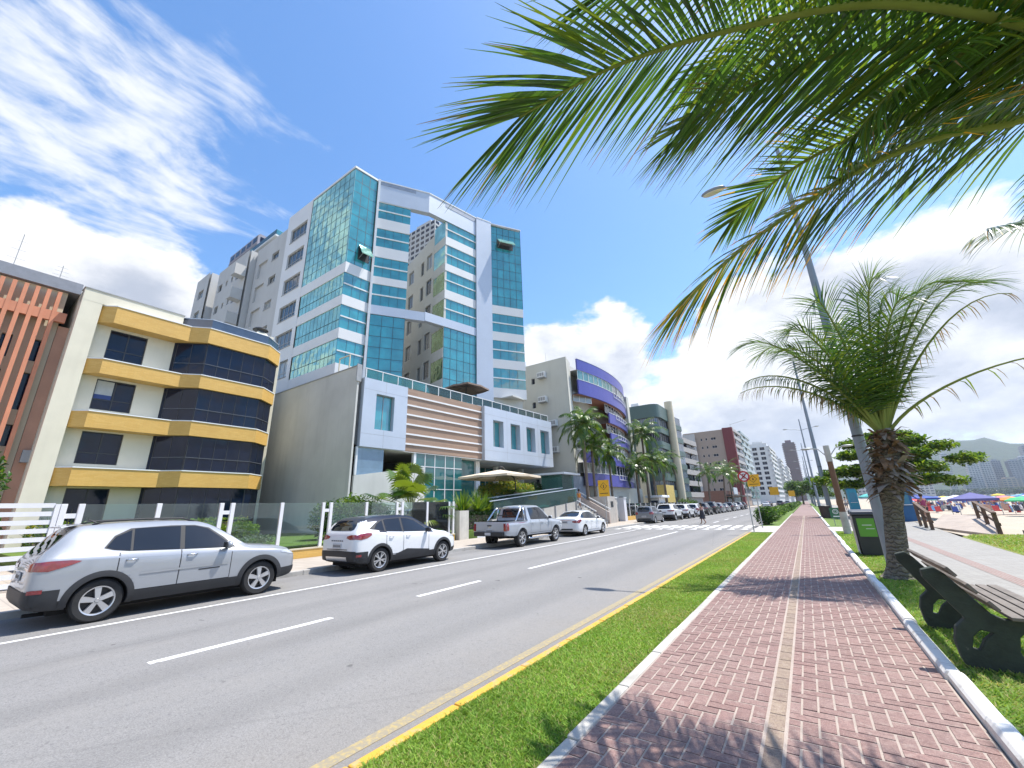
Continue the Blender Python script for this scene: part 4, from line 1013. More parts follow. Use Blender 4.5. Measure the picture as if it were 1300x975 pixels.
def inblobs(blobs, n, shell=.55):
    """points in the outer part of ellipsoids (x,y,z,rx,ry,rz)"""
    vol = np.array([b[3] * b[4] * b[5] for b in blobs]) ** .67; vol /= vol.sum(); out = []
    for b, k in zip(blobs, nr.multinomial(n, vol)):
        d = nr.normal(size=(k, 3)); d /= np.linalg.norm(d, axis=1)[:, None]; r = nr.uniform(shell, 1, k)[:, None] ** .7 * nr.uniform(.85, 1.12, k)[:, None]
        out.append(np.array(b[:3]) + d * r * np.array(b[3:6]))
    return np.concatenate(out)
def bush(label, cat, blobs, n, size, mats, wts=None, stem=True, name='shrub', group=None, asp=2.0):
    c = np.mean([b[:3] for b in blobs], 0); z0 = min(b[2] - b[5] for b in blobs)
    t = thing(name, label, cat, (c[0], c[1], z0), group)
    leafmesh('foliage', inblobs(blobs, n, .35), size, mats, t, wts=wts, asp=asp)
    b = MB()
    for bl in blobs[:8]:
        for k in range(3): a = rnd.uniform(0, 6.28); b.tube([(bl[0], bl[1], z0 - .1), (bl[0] + math.cos(a) * bl[3] * .5, bl[1] + math.sin(a) * bl[4] * .5, bl[2] + bl[5] * .5)], [.025, .008], 5)
    b.build('stems', M_bark, t); return t
def boxhedge(label, x0, x1, y0, y1, z0, z1, n, size, mats, wts=None, name='hedge'):
    t = thing(name, label, 'hedge', ((x0 + x1) / 2, (y0 + y1) / 2, z0))
    p = nr.uniform([x0, y0, z0], [x1, y1, z1], (n, 3)); ax = nr.integers(0, 3, n); m = nr.random(n) < .75
    for i in range(3):
        q = m & (ax == i); lo, hi = (x0, y0, z0)[i], (x1, y1, z1)[i]
        p[q, i] = np.where((nr.random(q.sum()) < .6) | (i == 2), hi, lo) + nr.normal(0, .04, q.sum())
    leafmesh('foliage', p, size, mats, t, wts=wts)
    b = MB(); b.box(x0 + .15, x1 - .15, y0 + .15, y1 - .15, z0, z1 - .15); b.build('branches', M_bark, t); return t

def bez(P, n):
    P = [np.array(p, float) for p in P]; out = []
    for i in range(n):
        t = i / (n - 1); Q = list(P)
        while len(Q) > 1: Q = [Q[j] * (1 - t) + Q[j + 1] * t for j in range(len(Q) - 1)]
        out.append(Q[0])
    return np.array(out)
def frond(lm, rm, C, nl=60, Lmax=.9, w=.035, ang=55, droop=.35, start=.18, vee=25, seg=3, r0=.03, tipc=None, base_m=0, roll=0, ragged=.0, m2=None, fold=True, upv=(0, 0, 1), hang=.0, tw=.3):
    """feather frond along polyline C: stalk into rm, leaflets into lm"""
    n = len(C); cum = np.concatenate([[0], np.cumsum(np.linalg.norm(np.diff(C, axis=0), axis=1))]); cum /= cum[-1]
    rm.tube([tuple(c) for c in C], [r0 * (1 - .9 * (i / (n - 1))) + .003 for i in range(n)], 6, 0)
    def at(t): return np.array([np.interp(t, cum, C[:, k]) for k in range(3)])
    for side in (-1, 1):
        for i in range(nl):
            t = start + (1 - start) * (1 - (1 - min(max((i + rnd.uniform(-.3, .3)) / nl, 0), 1)) ** 1.3); t = min(max(t, start), .995)
            if ragged and rnd.random() < ragged: continue
            p = at(t); T = at(min(t + .02, 1)) - at(max(t - .02, 0)); T /= np.linalg.norm(T)
            U = np.array(upv, float); S_ = np.cross(T, U); S_ /= np.linalg.norm(S_) + 1e-9; U = np.cross(S_, T)
            if roll: cr, sr = math.cos(R(roll)), math.sin(R(roll)); S_, U = S_ * cr + U * sr, U * cr - S_ * sr
            u = (t - start) / (1 - start); ln = Lmax * (.45 + .55 * math.sin(PI * min(1, u * 1.15 + .12)) if u < .75 else max(.58, 1 - (u - .6) * 1.1)) * rnd.uniform(.88, 1.08)
            a = R(ang * (1 - .36 * u - .4 * u ** 4) + rnd.uniform(-5, 5)); v = R(vee + rnd.uniform(-7, 7))
            d = T * math.cos(a) + (S_ * side * math.cos(v) + U * math.sin(v)) * math.sin(a)
            wn = np.cross(d, U * math.cos(v) - S_ * side * math.sin(v)); wn /= np.linalg.norm(wn) + 1e-9
            nn = np.cross(wn, d); q = p.copy(); dd = d.copy(); rows = []
            tws = rnd.uniform(-tw, tw); dr = droop * rnd.uniform(.7, 1.3); hg = hang * rnd.uniform(.6, 1.4)
            for s in range(seg + 1):
                f = s / seg; ww = w * (.55 + .9 * f if f < .35 else max(.05, 1 - (f - .35) * 1.5)) * .5 * (1 - .4 * u)
                wv = wn * math.cos(tws * f) + nn * math.sin(tws * f)
                if fold: rows.append([q - wv * ww, q + nn * ww * -.35, q + wv * ww])
                else: rows.append([q - wv * ww, q + wv * ww])
                dd = dd + np.array([0, 0, -1]) * (dr / seg) * (1 + f) - np.array([0, 0, 1]) * hg / seg; dd /= np.linalg.norm(dd); q = q + dd * ln / seg
            mi = base_m; mt = None
            if tipc: mi, mt = tipc(u, side)
            k = len(lm.v); c = len(rows[0])
            for r in rows: lm.v.extend([tuple(x) for x in r])
            for s in range(seg):
                mm = mt if (mt is not None and s >= seg - rnd.choice((1, 1, 2))) else mi
                for j in range(c - 1):
                    lm.f.append((k + s * c + j, k + s * c + j + 1, k + (s + 1) * c + j + 1, k + (s + 1) * c + j)); lm.m.append(mm)

def trunkmat():
    m, nt, b = newmat('palm_trunk'); L = nt.links.new; co = objco(nt)
    wv = N(nt, 'ShaderNodeTexWave'); wv.bands_direction = 'Z'; wv.inputs['Scale'].default_value = 4.2; wv.inputs['Distortion'].default_value = 9; wv.inputs['Detail'].default_value = 4; wv.inputs['Detail Scale'].default_value = 2.5; L(co, wv.inputs[0])
    c = mixc(nt, ramp(nt, noise(nt, 7, 6, .65, co), [(.3, 0), (.7, 1)]), (.13, .11, .085), (.30, .265, .21))
    c = mixc(nt, ramp(nt, noise(nt, 2.2, 4, .6, co), [(.45, 0), (.7, .5)]), c, (.12, .14, .07))
    c = mixc(nt, ramp(nt, wv.outputs[1], [(.08, .7), (.3, 0)]), c, (.05, .042, .034))
    L(c, b.inputs['Base Color']); b.inputs['Roughness'].default_value = .95
    bp = N(nt, 'ShaderNodeBump'); bp.inputs['Strength'].default_value = 1; bp.inputs['Distance'].default_value = .03
    L(mathn(nt, 'ADD', wv.outputs[1], noise(nt, 24, 5, .7, co)), bp.inputs['Height']); L(bp.outputs[0], b.inputs['Normal']); return m
PM = [P1, P2, P3, GO, GD]
def coco_small():
    """young coconut palm between the path and the promenade"""
    t = thing('coconut_palm', 'young coconut palm with a shaggy brown trunk beside the grey lamp post', 'palm tree', (1.28, 11.4, 0))
    B = [(1.2, 11.4, -.05), (1.26, 11.4, .25), (1.33, 11.4, .9), (1.43, 11.42, 1.6), (1.55, 11.4, 2.2), (1.6, 11.4, 2.75)]
    rr = [.36, .24, .205, .185, .23, .2]
    b = MB(); C = bez(B, 40); pts = []; rad = []
    for i, c in enumerate(C):
        f = i / 39; r = np.interp(f, [0, .07, .2, .5, .62, .8, 1], [.32, .22, .175, .155, .20, .225, .15]); pts.append(tuple(c)); rad.append(r * (1.0 + rnd.uniform(-.03, .05)))
    b.tube(pts, rad, 18); b.build('trunk', trunkmat(), t, smooth='all')
    f = MB()
    for k in range(300):   # torn leaf bases and fibre
        h = rnd.uniform(1.55, 2.85); a = rnd.uniform(0, 6.28); c = np.array([np.interp(h, [0, 2.75], [1.22, 1.6]), 11.4, h]); d = np.array([math.cos(a), math.sin(a), 0]); r = np.interp(h, [1.5, 2, 2.8], [.19, .25, .16])
        up = rnd.uniform(-.35, .45) * (1 if h > 1.9 else -.5); ln = rnd.uniform(.12, .42); sd = np.array([-d[1], d[0], 0]); w = rnd.uniform(.03, .10)
        p0 = c + d * (r - .03) ; p1 = p0 + d * ln * .45 + np.array([0, 0, up * .7]) * ln * 1.6; p2 = p1 + d * ln * .35 + np.array([0, 0, -.25 + up * .4]) * ln
        f.add([p0 - sd * w, p0 + sd * w, p1 + sd * w * .7, p1 - sd * w * .7, p2 + sd * w * .15, p2 - sd * w * .15], [(0, 1, 2, 3), (3, 2, 4, 5)], rnd.choice((0, 0, 1)))
    f.build('leaf_bases', [M_fibre, mat('grey_fibre', (.27, .235, .20), .95, amp=.3)], t)
    o = (1.6, 11.4, 2.65)
    # (tip offset, mid lift, length class, ragged)
    sp = [(1.45, -.4, 3.15, .3, 0), (-1.0, -.9, 2.7, .4, 0), (.45, -.6, 3.6, .4, 0), (-1.75, -.5, 2.75, .2, 0), (-.9, .5, 3.25, .5, 0), (-.5, -.7, 3.35, .6, 0), (.75, .2, 3.45, .5, 0), (1.2, -.5, 3.2, .3, 0), (1.75, -.1, 3.15, .1, .0),
          (-1.9, .3, 1.95, .3, .1), (-2.0, -.2, 1.55, .4, .45), (2.5, -.3, 1.25, .5, .82), (2.1, .3, 2.9, .3, .7), (-.1, 1.2, 3.3, .5, 0), (-1.5, .9, 2.9, .4, 0), (1.0, 1.2, 3.1, .4, 0), (.7, -1.0, 2.8, .6, 0), (-1.2, -1.0, 2.2, .6, 0), (.3, .3, 3.7, .4, 0)]
    for i, (x, y, z, lf, rg) in enumerate(sp):
        x *= 1.22; tip = np.array(o) + (x, y, z * .93); mid = np.array(o) + (x * .36, y * .36, z * (.66 if z > 2 else .85) + lf * .2); m2 = np.array(o) + (x * .74, y * .74, z * 1.0 + lf * .4)
        C = bez([o, np.array(o) + (x * .06, y * .06, .5), mid, m2, tip], 16)
        rm = MB(); lm = MB()
        dark = rnd.random()
        def tc(u, s): return (rnd.choice((0, 0, 1, 2) if dark < .6 else (1, 0, 1)), rnd.choice((None, None, None, 4 if rg else None)))
        if rg > .3: tc = lambda u, s: (rnd.choice((4, 4, 2)), 4)
        frond(lm, rm, C, 62, 1.1 if not rg else .5, .037, 68, .42 if not rg else 1.2, .2, 8, 3, .04, tc, ragged=rg, hang=.1 if not rg else 1.2)
        r = rm.build('frond', M_rach, t, smooth='all'); lm.build('leaflets', PM, r, fix=False)
coco_small()

def coco_over():
    """big coconut palm whose trunk stands just right of the frame; its fronds hang into the picture"""
    K = (2.75, 4.75, 4.75)
    t = thing('coconut_palm', 'large coconut palm reaching in overhead with long drooping fronds', 'palm tree', (3.3, 4.6, 0))
    b = MB(); C = bez([(3.35, 4.5, -.1), (3.3, 4.5, 1.6), (3.0, 4.6, 3.2), (K[0], K[1], K[2])], 30); b.tube([tuple(c) for c in C], [np.interp(i, [0, 3, 29], [.3, .2, .14]) * (1 + .05 * (i % 2)) for i in range(30)], 16)
    b.build('trunk', bpy.data.materials['palm_trunk'], t, smooth='all')
    def tc_(py, ye, ug=2):
        def f(u, s):
            m = rnd.choice((0, 0, 0, 1, 2)); mt = None
            if u > ug and rnd.random() < .55: m = rnd.choice((2, 2, 3))
            if rnd.random() < py and u > .2: mt = rnd.choice(ye)
            return m, mt
        return f
    V = lambda *p: np.array(p)
    specs = [  # polyline of the stalk, leaflets, length
        ([K, (2.0, 3.95, 4.85), (1.15, 3.35, 5.1), (.17, 2.83, 5.05), (-.62, 2.42, 4.85), (-1.28, 2.08, 4.48)], 128, 1.66, tc_(.45, (2, 2, 4)), -4, .10, 0, .06),
        ([K, (2.12, 4.62, 4.52), (1.55, 4.4, 4.5), (.95, 4.15, 4.3), (.32, 4.1, 4.05), (-.12, 4.1, 3.84), (-.66, 4.08, 3.48)], 100, 1.32, tc_(1.0, (3, 3, 3, 2), .5), -6, .2, 6, .2),
        ([K, (1.95, 4.63, 4.86), (1.54, 4.82, 5.14), (.94, 4.99, 5.26), (.42, 5.11, 5.2), (-.12, 5.22, 4.95)], 84, .9, tc_(.4, (2, 3)), 5, .12, -10, .05),
        ([K, (2.0, 3.9, 5.0), (1.54, 3.5, 5.35), (.89, 3.05, 5.6), (.16, 2.7, 5.7), (-.6, 2.3, 5.55)], 90, 1.2, tc_(.3, (2, 4)), 8, .18, 8, .12),
        ([K, (1.95, 4.3, 5.12), (1.15, 4.0, 5.4), (.35, 3.72, 5.32), (-.25, 3.5, 5.02)], 96, 1.3, tc_(.4, (2, 4)), 0, .12, 4, .1),
        ([K, (2.3, 4.35, 5.3), (1.7, 4.2, 5.75), (.9, 4.0, 5.95), (0, 3.8, 5.8)], 80, 1.15, tc_(.3, (2, 4)), 5, .25, 0, .3),
        ([K, (3.0, 5.2, 5.0), (2.9, 5.9, 4.75), (2.55, 6.2, 4.35), (2.05, 5.7, 4.12)], 60, .7, tc_(.5, (2, 3)), 5, .4, 0, .3),
        ([K, (2.5, 4.55, 4.9), (1.95, 4.25, 5.05), (1.35, 4.0, 4.85), (.9, 3.9, 4.45)], 70, 1.25, tc_(.3, (2, 4)), -10, .35, 0, .5),
        ([K, (2.6, 4.1, 5.3), (2.1, 3.1, 5.7), (1.3, 2.3, 5.7), (.3, 1.6, 5.3)], 70, 1.0, tc_(.2, (2, 4)), 15, .25, 0, .1),
        ([K, (3.4, 4.0, 5.3), (4.0, 3.1, 5.5), (4.6, 2.4, 5.0)], 50, .9, tc_(.2, (2, 4)), 20, .4, 0, .2),
        ([K, (3.6, 5.2, 5.4), (4.6, 5.6, 5.4), (5.4, 5.9, 4.6)], 50, .9, tc_(.2, (2, 4)), 20, .4, 0, .2),
        ([K, (3.7, 4.5, 4.9), (4.7, 4.2, 4.4), (5.3, 4.1, 3.5)], 50, .8, tc_(.3, (2, 4)), 20, .4, 0, .2)]
    for P, nl, Lm, tc, vee, dr, rl, hg in specs:
        P = np.array(P, float); q = np.linspace(0, len(P) - 1, 26); C = np.stack([catm(P[:, k], q) for k in range(3)], 1)
        rm = MB(); lm = MB(); frond(lm, rm, C, nl, Lm, .045, 74, dr, .14, vee, 5, .045, tc, roll=rl, hang=hg, tw=.35)
        r = rm.build('frond', M_rach, t, smooth='all'); lm.build('leaflets', PM, r, fix=False)
    b = MB()
    for k in range(3): b.tube([K, (K[0] - .15 - .1 * k, K[1] - .3 + .2 * k, K[2] + .25), (K[0] - .45 - .2 * k, K[1] - .5 + .3 * k, K[2] + .1 - .1 * k)], [.06, .045, .02], 7)
    b.build('dead_stalk', mat('rust_stalk', (.24, .11, .05), .85, amp=.3), t, smooth='all')
def catm(v, q):
    v = np.concatenate([[2 * v[0] - v[1]], v, [2 * v[-1] - v[-2]]]); i = np.minimum(q.astype(int), len(v) - 4); f = q - i; a, b, c, d = v[i], v[i + 1], v[i + 2], v[i + 3]
    return .5 * (2 * b + (c - a) * f + (2 * a - 5 * b + 4 * c - d) * f ** 2 + (3 * b - a - 3 * c + d) * f ** 3)
coco_over()

def mid_palm(label, loc, h, r=.16, nf=20, fl=2.4, group=None, crown=True, mats=PM, lean=(0, 0), name='palm_tree', Lm=.55, nl=30):
    t = thing(name, label, 'palm tree', (0, 0, 0), group)
    b = MB(); C = bez([(0, 0, -.1), (lean[0] * .2, lean[1] * .2, h * .4), (lean[0], lean[1], h)], 12); b.tube([tuple(c) for c in C], [r * (1.25 - .45 * i / 11) for i in range(12)], 9); b.build('trunk', M_bark, t, smooth='all')
    if crown:
        b = MB(); b.tube([(lean[0], lean[1], h - .15), (lean[0], lean[1], h + .45), (lean[0], lean[1], h + .9)], [r * .85, r * .7, r * .25], 9); b.build('crownshaft', M_rach, t, smooth='all')
    lm = MB(); rm = MB(); o = np.array([lean[0], lean[1], h + .5])
    for i in range(nf):
        a = i * 2.4 + rnd.uniform(-.25, .25); e = R(78 - 105 * (i / nf) ** 1.1 + rnd.uniform(-8, 8)); L_ = fl * rnd.uniform(.85, 1.1); d = np.array([math.cos(a), math.sin(a), 0]); Z = np.array([0, 0, 1.])
        m1 = o + (d * math.cos(e) + Z * math.sin(e)) * L_ * .45; m2 = m1 + (d * math.cos(e - R(35)) + Z * math.sin(e - R(35))) * L_ * .35; tp = m2 + (d * math.cos(e - R(85)) + Z * math.sin(e - R(85))) * L_ * .3
        C = bez([o, m1, m2, tp], 9); dk = rnd.random()
        frond(lm, rm, C, int(nl * 1.3), Lm * 1.15, .10, 60, .7, .12, 10, 2, .03, lambda u, s: (rnd.choice((0, 1, 0, 2) if dk > .4 else (1, 1, 0)), None), fold=False, hang=.2)
    lm.build('crown', mats, t, fix=False); rm.build('frond_stalks', M_rach, t); t.location = loc
    return t
gp = 'palms planted in front of the street buildings'
mid_palm('tallest royal palm in front of the violet balconies', (-16.6, 36.2, 0), 8.6, .15, 24, 2.9, gp, Lm=.7, nl=36)
mid_palm('slim palm just behind the tallest royal palm', (-16.9, 38.6, 0), 7.0, .13, 20, 2.6, gp, Lm=.65)
mid_palm('slim palm nearest the white gate pillars in front of the violet balconies', (-16.3, 41.5, 0), 6.2, .12, 20, 2.5, gp, Lm=.65)
mid_palm('lower bright green palm at the far end of the violet building', (-16.6, 50.8, 0), 5.5, .15, 21, 2.7, gp, Lm=.7)
mid_palm('tall palm rising above the others in front of the green building', (-16.8, 55.5, 0), 10.3, .16, 22, 3.4, gp, Lm=.8)
mid_palm('bright low palm between two trunks before the green building', (-16.4, 57.2, 0), 6.6, .15, 22, 2.9, gp, Lm=.7)
mid_palm('broad palm over the yellow gatehouse of the green building', (-16.2, 61.5, 0), 6.8, .16, 22, 3.0, gp, Lm=.7)
gq = 'coconut palms in front of the beige block'
mid_palm('first coconut palm before the beige block, closest to the grey balconies', (-14.9, 86, 0), 6.6, .16, 13, 3.2, gq, crown=False, lean=(.4, .5), Lm=.8)
mid_palm('middle coconut palm in front of the beige side wall', (-14.8, 104, 0), 7.2, .18, 14, 4.0, gq, crown=False, lean=(.5, .3), Lm=1.0)
mid_palm('coconut palm in front of the pale shop sign board', (-14.9, 117, 0), 8.6, .18, 14, 4.2, gq, crown=False, Lm=1.0)
mid_palm('furthest coconut palm below the dark red stripe', (-14.6, 131, 0), 6.6, .18, 14, 4.2, gq, crown=False, lean=(.6, 0), Lm=1.0)

def almond():
    t = thing('almond_tree', 'spreading sea almond tree with flat tiers of glossy leaves behind the palm trunk', 'tree', (6.2, 46, 0))
    b = MB(); b.tube([(6.2, 46, -.1), (6.1, 46, 1.2), (6.3, 46.1, 2.6), (6.2, 46, 4.4), (6.1, 46, 6.2)], [.3, .24, .2, .15, .05], 10); b.build('trunk', M_bark, t, smooth='all')
    bl = []; br = MB()
    for z, rr, n in ((2.9, 4.6, 11), (3.9, 4.6, 11), (4.9, 3.8, 9), (5.9, 2.6, 7), (6.7, 1.3, 4)):
        for k in range(n):
            a = 6.28 * k / n + rnd.uniform(-.3, .3); d = rr * rnd.uniform(.5, 1.0); x, y = 6.2 + math.cos(a) * d, 46 + math.sin(a) * d; zz = z + rnd.uniform(-.3, .35)
            bl.append((x, y, zz, rnd.uniform(.9, 1.35), rnd.uniform(.9, 1.35), rnd.uniform(.30, .52)))
            br.tube([(6.2, 46, z - .4), ((6.2 + x) / 2, (46 + y) / 2, zz - .25), (x, y, zz)], [.09, .05, .02], 5)
    br.build('branches', M_bark, t)
    leafmesh('crown', inblobs(bl, 17000, .15), .36, [G1, G2, G3, GT], t, up=1.0, asp=1.8, wts=[.28, .08, .32, .32])
almond()

# street-front gardens
def fan_palm():
    t = thing('fan_palm', 'bushy fan palm with pleated leaves above the white fence', 'palm tree', (-17.6, 15.6, .4))
    b = MB(); b.tube([(-17.6, 15.6, .3), (-17.6, 15.6, 1.7)], [.22, .16], 9); b.build('trunk', M_fibre, t)
    lm = MB(); st = MB(); o = np.array([-17.6, 15.6, 1.6])
    for i in range(64):
        a = rnd.uniform(0, 6.28); e = R(rnd.uniform(-28, 82)); L_ = rnd.uniform(.9, 2.1); d = np.array([math.cos(a) * math.cos(e), math.sin(a) * math.cos(e), math.sin(e)]); c = o + d * L_
        c = np.maximum(c, (-99, -99, .75)); st.tube([tuple(o), tuple((o + c) / 2 + (0, 0, .1)), tuple(c)], [.02, .014, .01], 5)
        S_ = np.cross(d, (0, 0, 1)); S_ /= np.linalg.norm(S_); U = np.cross(S_, d); rr = rnd.uniform(.6, .9); mi = rnd.choice((0, 0, 2, 1)) if e > 0 else rnd.choice((0, 4, 2, 1, 4))
        n = 16
        for k in range(n):
            f = R(-100 + 200 * k / (n - 1)); g = d * math.cos(f) + S_ * math.sin(f); q = np.cross(g, U); q /= np.linalg.norm(q)
            p1 = c + g * rr * .6 + U * .03; p2 = c + g * rr + np.array([0, 0, -.16]); w = rr * .062
            lm.add([c, p1 - q * w, p1 + q * w, p2], [(0, 1, 2), (1, 3, 2)], mi)
    lm.build('fronds', PM, t, fix=False); st.build('frond_stalks', M_rach, t)
fan_palm()
def strap(label, x, y, z, n, L_, mats, cat='plant', name='strap_leaf_plant', w=.04, stiff=.5, group=None, trunk=None):
    t = thing(name, label, cat, (x, y, z), group); lm = MB()
    oz = trunk or 0
    if trunk: b = MB(); b.tube([(x, y, z), (x, y, z + trunk)], [.14, .1], 8); b.build('trunk', M_bark, t)
    for i in range(n):
        a = rnd.uniform(0, 6.28); e = R(rnd.uniform(20, 88)); l = L_ * rnd.uniform(.7, 1.1); d = np.array([math.cos(a) * math.cos(e), math.sin(a) * math.cos(e), math.sin(e)]); p = np.array([x, y, z + oz]) + nr.normal(0, .05, 3); s = np.cross(d, (0, 0, 1)); s /= np.linalg.norm(s) + 1e-9; rows = []
        for k in range(5): f = k / 4; ww = w * (1 - f ** 2) + .002; rows.append([p - s * ww, p + s * ww]); d = d + np.array([0, 0, -1]) * (1 - stiff) * .5 * f; d /= np.linalg.norm(d); p = p + d * l / 4
        lm.grid(rows, rnd.randrange(len(mats)))
    lm.build('leaves', mats, t, fix=False); return t
gs = 'grassy plants on the podium terrace edge'
for i, (x, y, z, l) in enumerate([(-17.2, 19.4, 1.45, 'bushy strap-leaved plant next to the fan palm'), (-17.0, 20.6, 1.5, 'middle strap-leaved plant above the dark hedge'), (-17.3, 21.7, 1.35, 'strap-leaved plant nearest the parasol')]):
    strap(l, x, y, .4, 150, 1.45, [G3, G1, GT], trunk=z - .5, w=.035, stiff=.45)
boxhedge('dark clipped hedge below the strap-leaved plants behind the pickup', -17.6, -16.6, 18.9, 22.3, .3, 1.35, 3800, .13, [G2, G1], [.7, .3])
bush('dark green shrub mass against the grey podium wall behind the white fence', 'shrub', [(-18.4, 11.5, 1.3, .9, 1.0, .9), (-18.2, 12.9, 1.3, .9, 1.0, .85), (-18.3, 14.0, 1.2, .8, .8, .8)], 5200, .17, [G2, G1, G3], [.5, .35, .15])
bush('light green shrub between the dark shrubs and the fan palm', 'shrub', [(-19.2, 13.2, 1.75, 1.0, .9, .75), (-19.0, 14.4, 1.5, .8, .8, .7)], 2600, .17, [G3, G1, GT], [.5, .25, .25])
bush('low clipped yellow-green hedge bush on the front lawn', 'hedge', [(-20.2, 7.2, .95, .8, .75, .45), (-19.8, 8.3, .95, .8, .7, .42)], 3600, .12, [GT, G3, G1], [.55, .3, .15])
bush('grey-leaved ground shrub beside the clipped yellow bush', 'shrub', [(-18.7, 8.5, .6, .6, .7, .22)], 900, .1, [leafmat('leaf_grey', (.20, .24, .19), .3), G1], [.7, .3])
boxhedge('long yellow-green hedge under the ground floor windows', -27.3, -26.6, 3.2, 11.5, .4, 1.45, 4200, .15, [GT, G3, G1, G4], [.45, .3, .15, .1])
strap('spiky agave plants beside the slatted gate', -22.5, 3.4, .4, 46, 1.5, [leafmat('agave_leaf', (.05, .085, .06), .2), G2], w=.09, stiff=.9, name='agave')
bush('tall bright green bush at the left edge behind the gate', 'shrub', [(-17.4, .75, 1.5, .7, .6, 1.2), (-17.3, .85, 2.6, .6, .55, .75), (-17.5, 1.2, 1.2, .5, .4, .9)], 4200, .15, [G1, G3, G2], [.5, .3, .2])
boxhedge('clipped hedge with a level top along the podium terrace', -18.9, -17.9, 26.0, 31.3, 1.9, 2.85, 3600, .13, [G1, G3, G2], [.4, .3, .3])
bush('yellow-leaved shrub above the clipped terrace hedge', 'shrub', [(-19.6, 25.2, 2.9, .9, 1.3, .6), (-19.5, 27.4, 3.2, .9, 1.5, .65), (-19.6, 29.8, 3.1, .8, 1.4, .55)], 4200, .18, [G4, GT, G3, G1], [.4, .25, .2, .15])
bush('green bush behind the glass corner of the podium', 'shrub', [(-20.8, 33.5, 2.9, .8, 1.8, 1.0)], 1500, .2, [G1, G2])
bush('shrub at the foot of the cream pylon of the green building', 'shrub', [(-16.6, 73.5, 1.2, 1.1, 2.2, 1.2), (-16.3, 78, 1.1, 1.0, 2.5, 1.1)], 2600, .25, [G1, G3, G2])
# verge shrubs along the path
gv = 'round shrubs in a row on the verge beyond the crossing'
bush('glossy round shrub first in the verge row by the no-parking sign', 'shrub', [(-2.5, 33.3, .62, .62, .75, .62), (-2.35, 34.0, .6, .55, .6, .55)], 2300, .17, [G1, G2, G3], [.5, .3, .2], group=gv)
for i, (y, l) in enumerate([(38.6, 'second shrub of the verge row'), (41.2, 'third shrub of the verge row, paler than the first'), (44.6, 'fourth shrub of the verge row'), (48.5, 'fifth shrub of the verge row'), (54, 'sixth shrub of the verge row'), (60, 'seventh shrub of the verge row'), (68, 'eighth shrub of the verge row')]):
    bush(l, 'shrub', [(-2.5, y, .5, .6, 1.0, .5), (-2.5, y + 1.2, .5, .55, .8, .5)], 900, .2, [G3, G1, G2], [.5, .3, .2], group=gv)
boxhedge('long low hedge running far up the verge', -2.9, -2.0, 76, 200, 0, .9, 3000, .4, [G1, G3, G2])
# distant trees along the beach promenade and below the far skyline
for i, (x, y, h, l) in enumerate([(4.0, 118, 5.0, 'flat-topped dark tree first along the far promenade'), (-.9, 175, 8, 'spreading tree over the far end of the path'), (-3.2, 210, 7, 'far tree over the avenue below the purple tower'), (9.5, 150, 6, 'rounded tree on the beach lawn beyond the lamp posts'), (3.0, 160, 9, 'small palm-like tree top among the far lamp posts')]):
    t = thing('tree', l, 'tree', (x, y, 0)); b = MB(); b.tube([(x, y, 0), (x, y, h * .75)], [.3, .12], 7); b.build('trunk', M_bark, t)
    leafmesh('crown', inblobs([(x + rnd.uniform(-.5, .5) * h * .7, y + rnd.uniform(-2, 2), h * rnd.uniform(.5, .92), h * .32, h * .32, h * .13) for k in range(9)], 2200, .2), h * .1, [G1, G2, G3], t, up=.8)

# ------------------------------------------------------------------ grass blades near the camera
GR = [leafmat('grass_a', (.20, .34, .05), .3, .6, .2, .7, .2), leafmat('grass_b', (.29, .42, .07), .3, .6, .2, .7, .2), leafmat('grass_c', (.14, .27, .034), .3, .6, .2, .7, .2), leafmat('grass_dry', (.36, .34, .13), .3, .6, .2, 1, .2)]
def grass(name, inside, bb, n, h, z, w=.006, wts=(.34, .32, .18, .16)):
    x0, x1, y0, y1 = bb; u = nr.random(n); y = y0 + (y1 - y0) * u ** 1.7; x = nr.uniform(x0, x1, n); k = inside(x, y); x, y = x[k], y[k]; n = len(x)
    a = nr.uniform(0, 2 * PI, n); hh = h * nr.uniform(.4, 1.2, n); ln = nr.uniform(.6, 2.2, n) * hh; sc = 1 + (y - y0) / 9; ww = w * sc * nr.uniform(.7, 1.3, n)
    la = nr.uniform(0, 2 * PI, n); p0 = np.stack([x - np.cos(a) * ww, y - np.sin(a) * ww, np.full(n, z)], 1); p1 = np.stack([x + np.cos(a) * ww, y + np.sin(a) * ww, np.full(n, z)], 1)
    tp = np.stack([x + np.cos(la) * ln, y + np.sin(la) * ln, z + hh], 1)
    V = np.stack([p0, p1, tp], 1).reshape(-1, 3); me = bpy.data.meshes.new(name); me.from_pydata(V.tolist(), [], np.arange(n * 3).reshape(n, 3).tolist())
    for m_ in GR: me.materials.append(m_)
    patch = np.sin(x * 2.1 + y * .9) + np.sin(y * 2.7 - x * 1.3) + nr.normal(0, .9, n); mi = nr.choice(4, n, p=wts); mi[(patch > 1.3) & (nr.random(n) < .4)] = 3; mi[(patch < -1.3) & (nr.random(n) < .5)] = 2
    me.polygons.foreach_set('material_index', mi.astype(np.int32)); o = bpy.data.objects.new(name, me); col.objects.link(o)
    return tag(o, 'short green lawn grass', 'grass', None, 'stuff')
grass('verge_grass', lambda x, y: np.ones_like(x, bool), (-2.665, -1.66, 1.9, 25.5), 130000, .026, -.03, .0055)
grass('dry_lawn_grass', lambda x, y: x > np.interp(y, [10, 16, 23, 25], [4.4, 4.3, 4.65, 5.3]), (4.3, 13, 12, 24.5), 60000, .05, .003, .012, (.3, .3, .05, .35))
grass('beach_lawn_grass', lambda x, y: x < np.interp(y, [-8, 6, 9, 26], [2.9, 2.3, 1.85, 1.8]), (.82, 2.7, 3.2, 26.2), 90000, .034, .003)
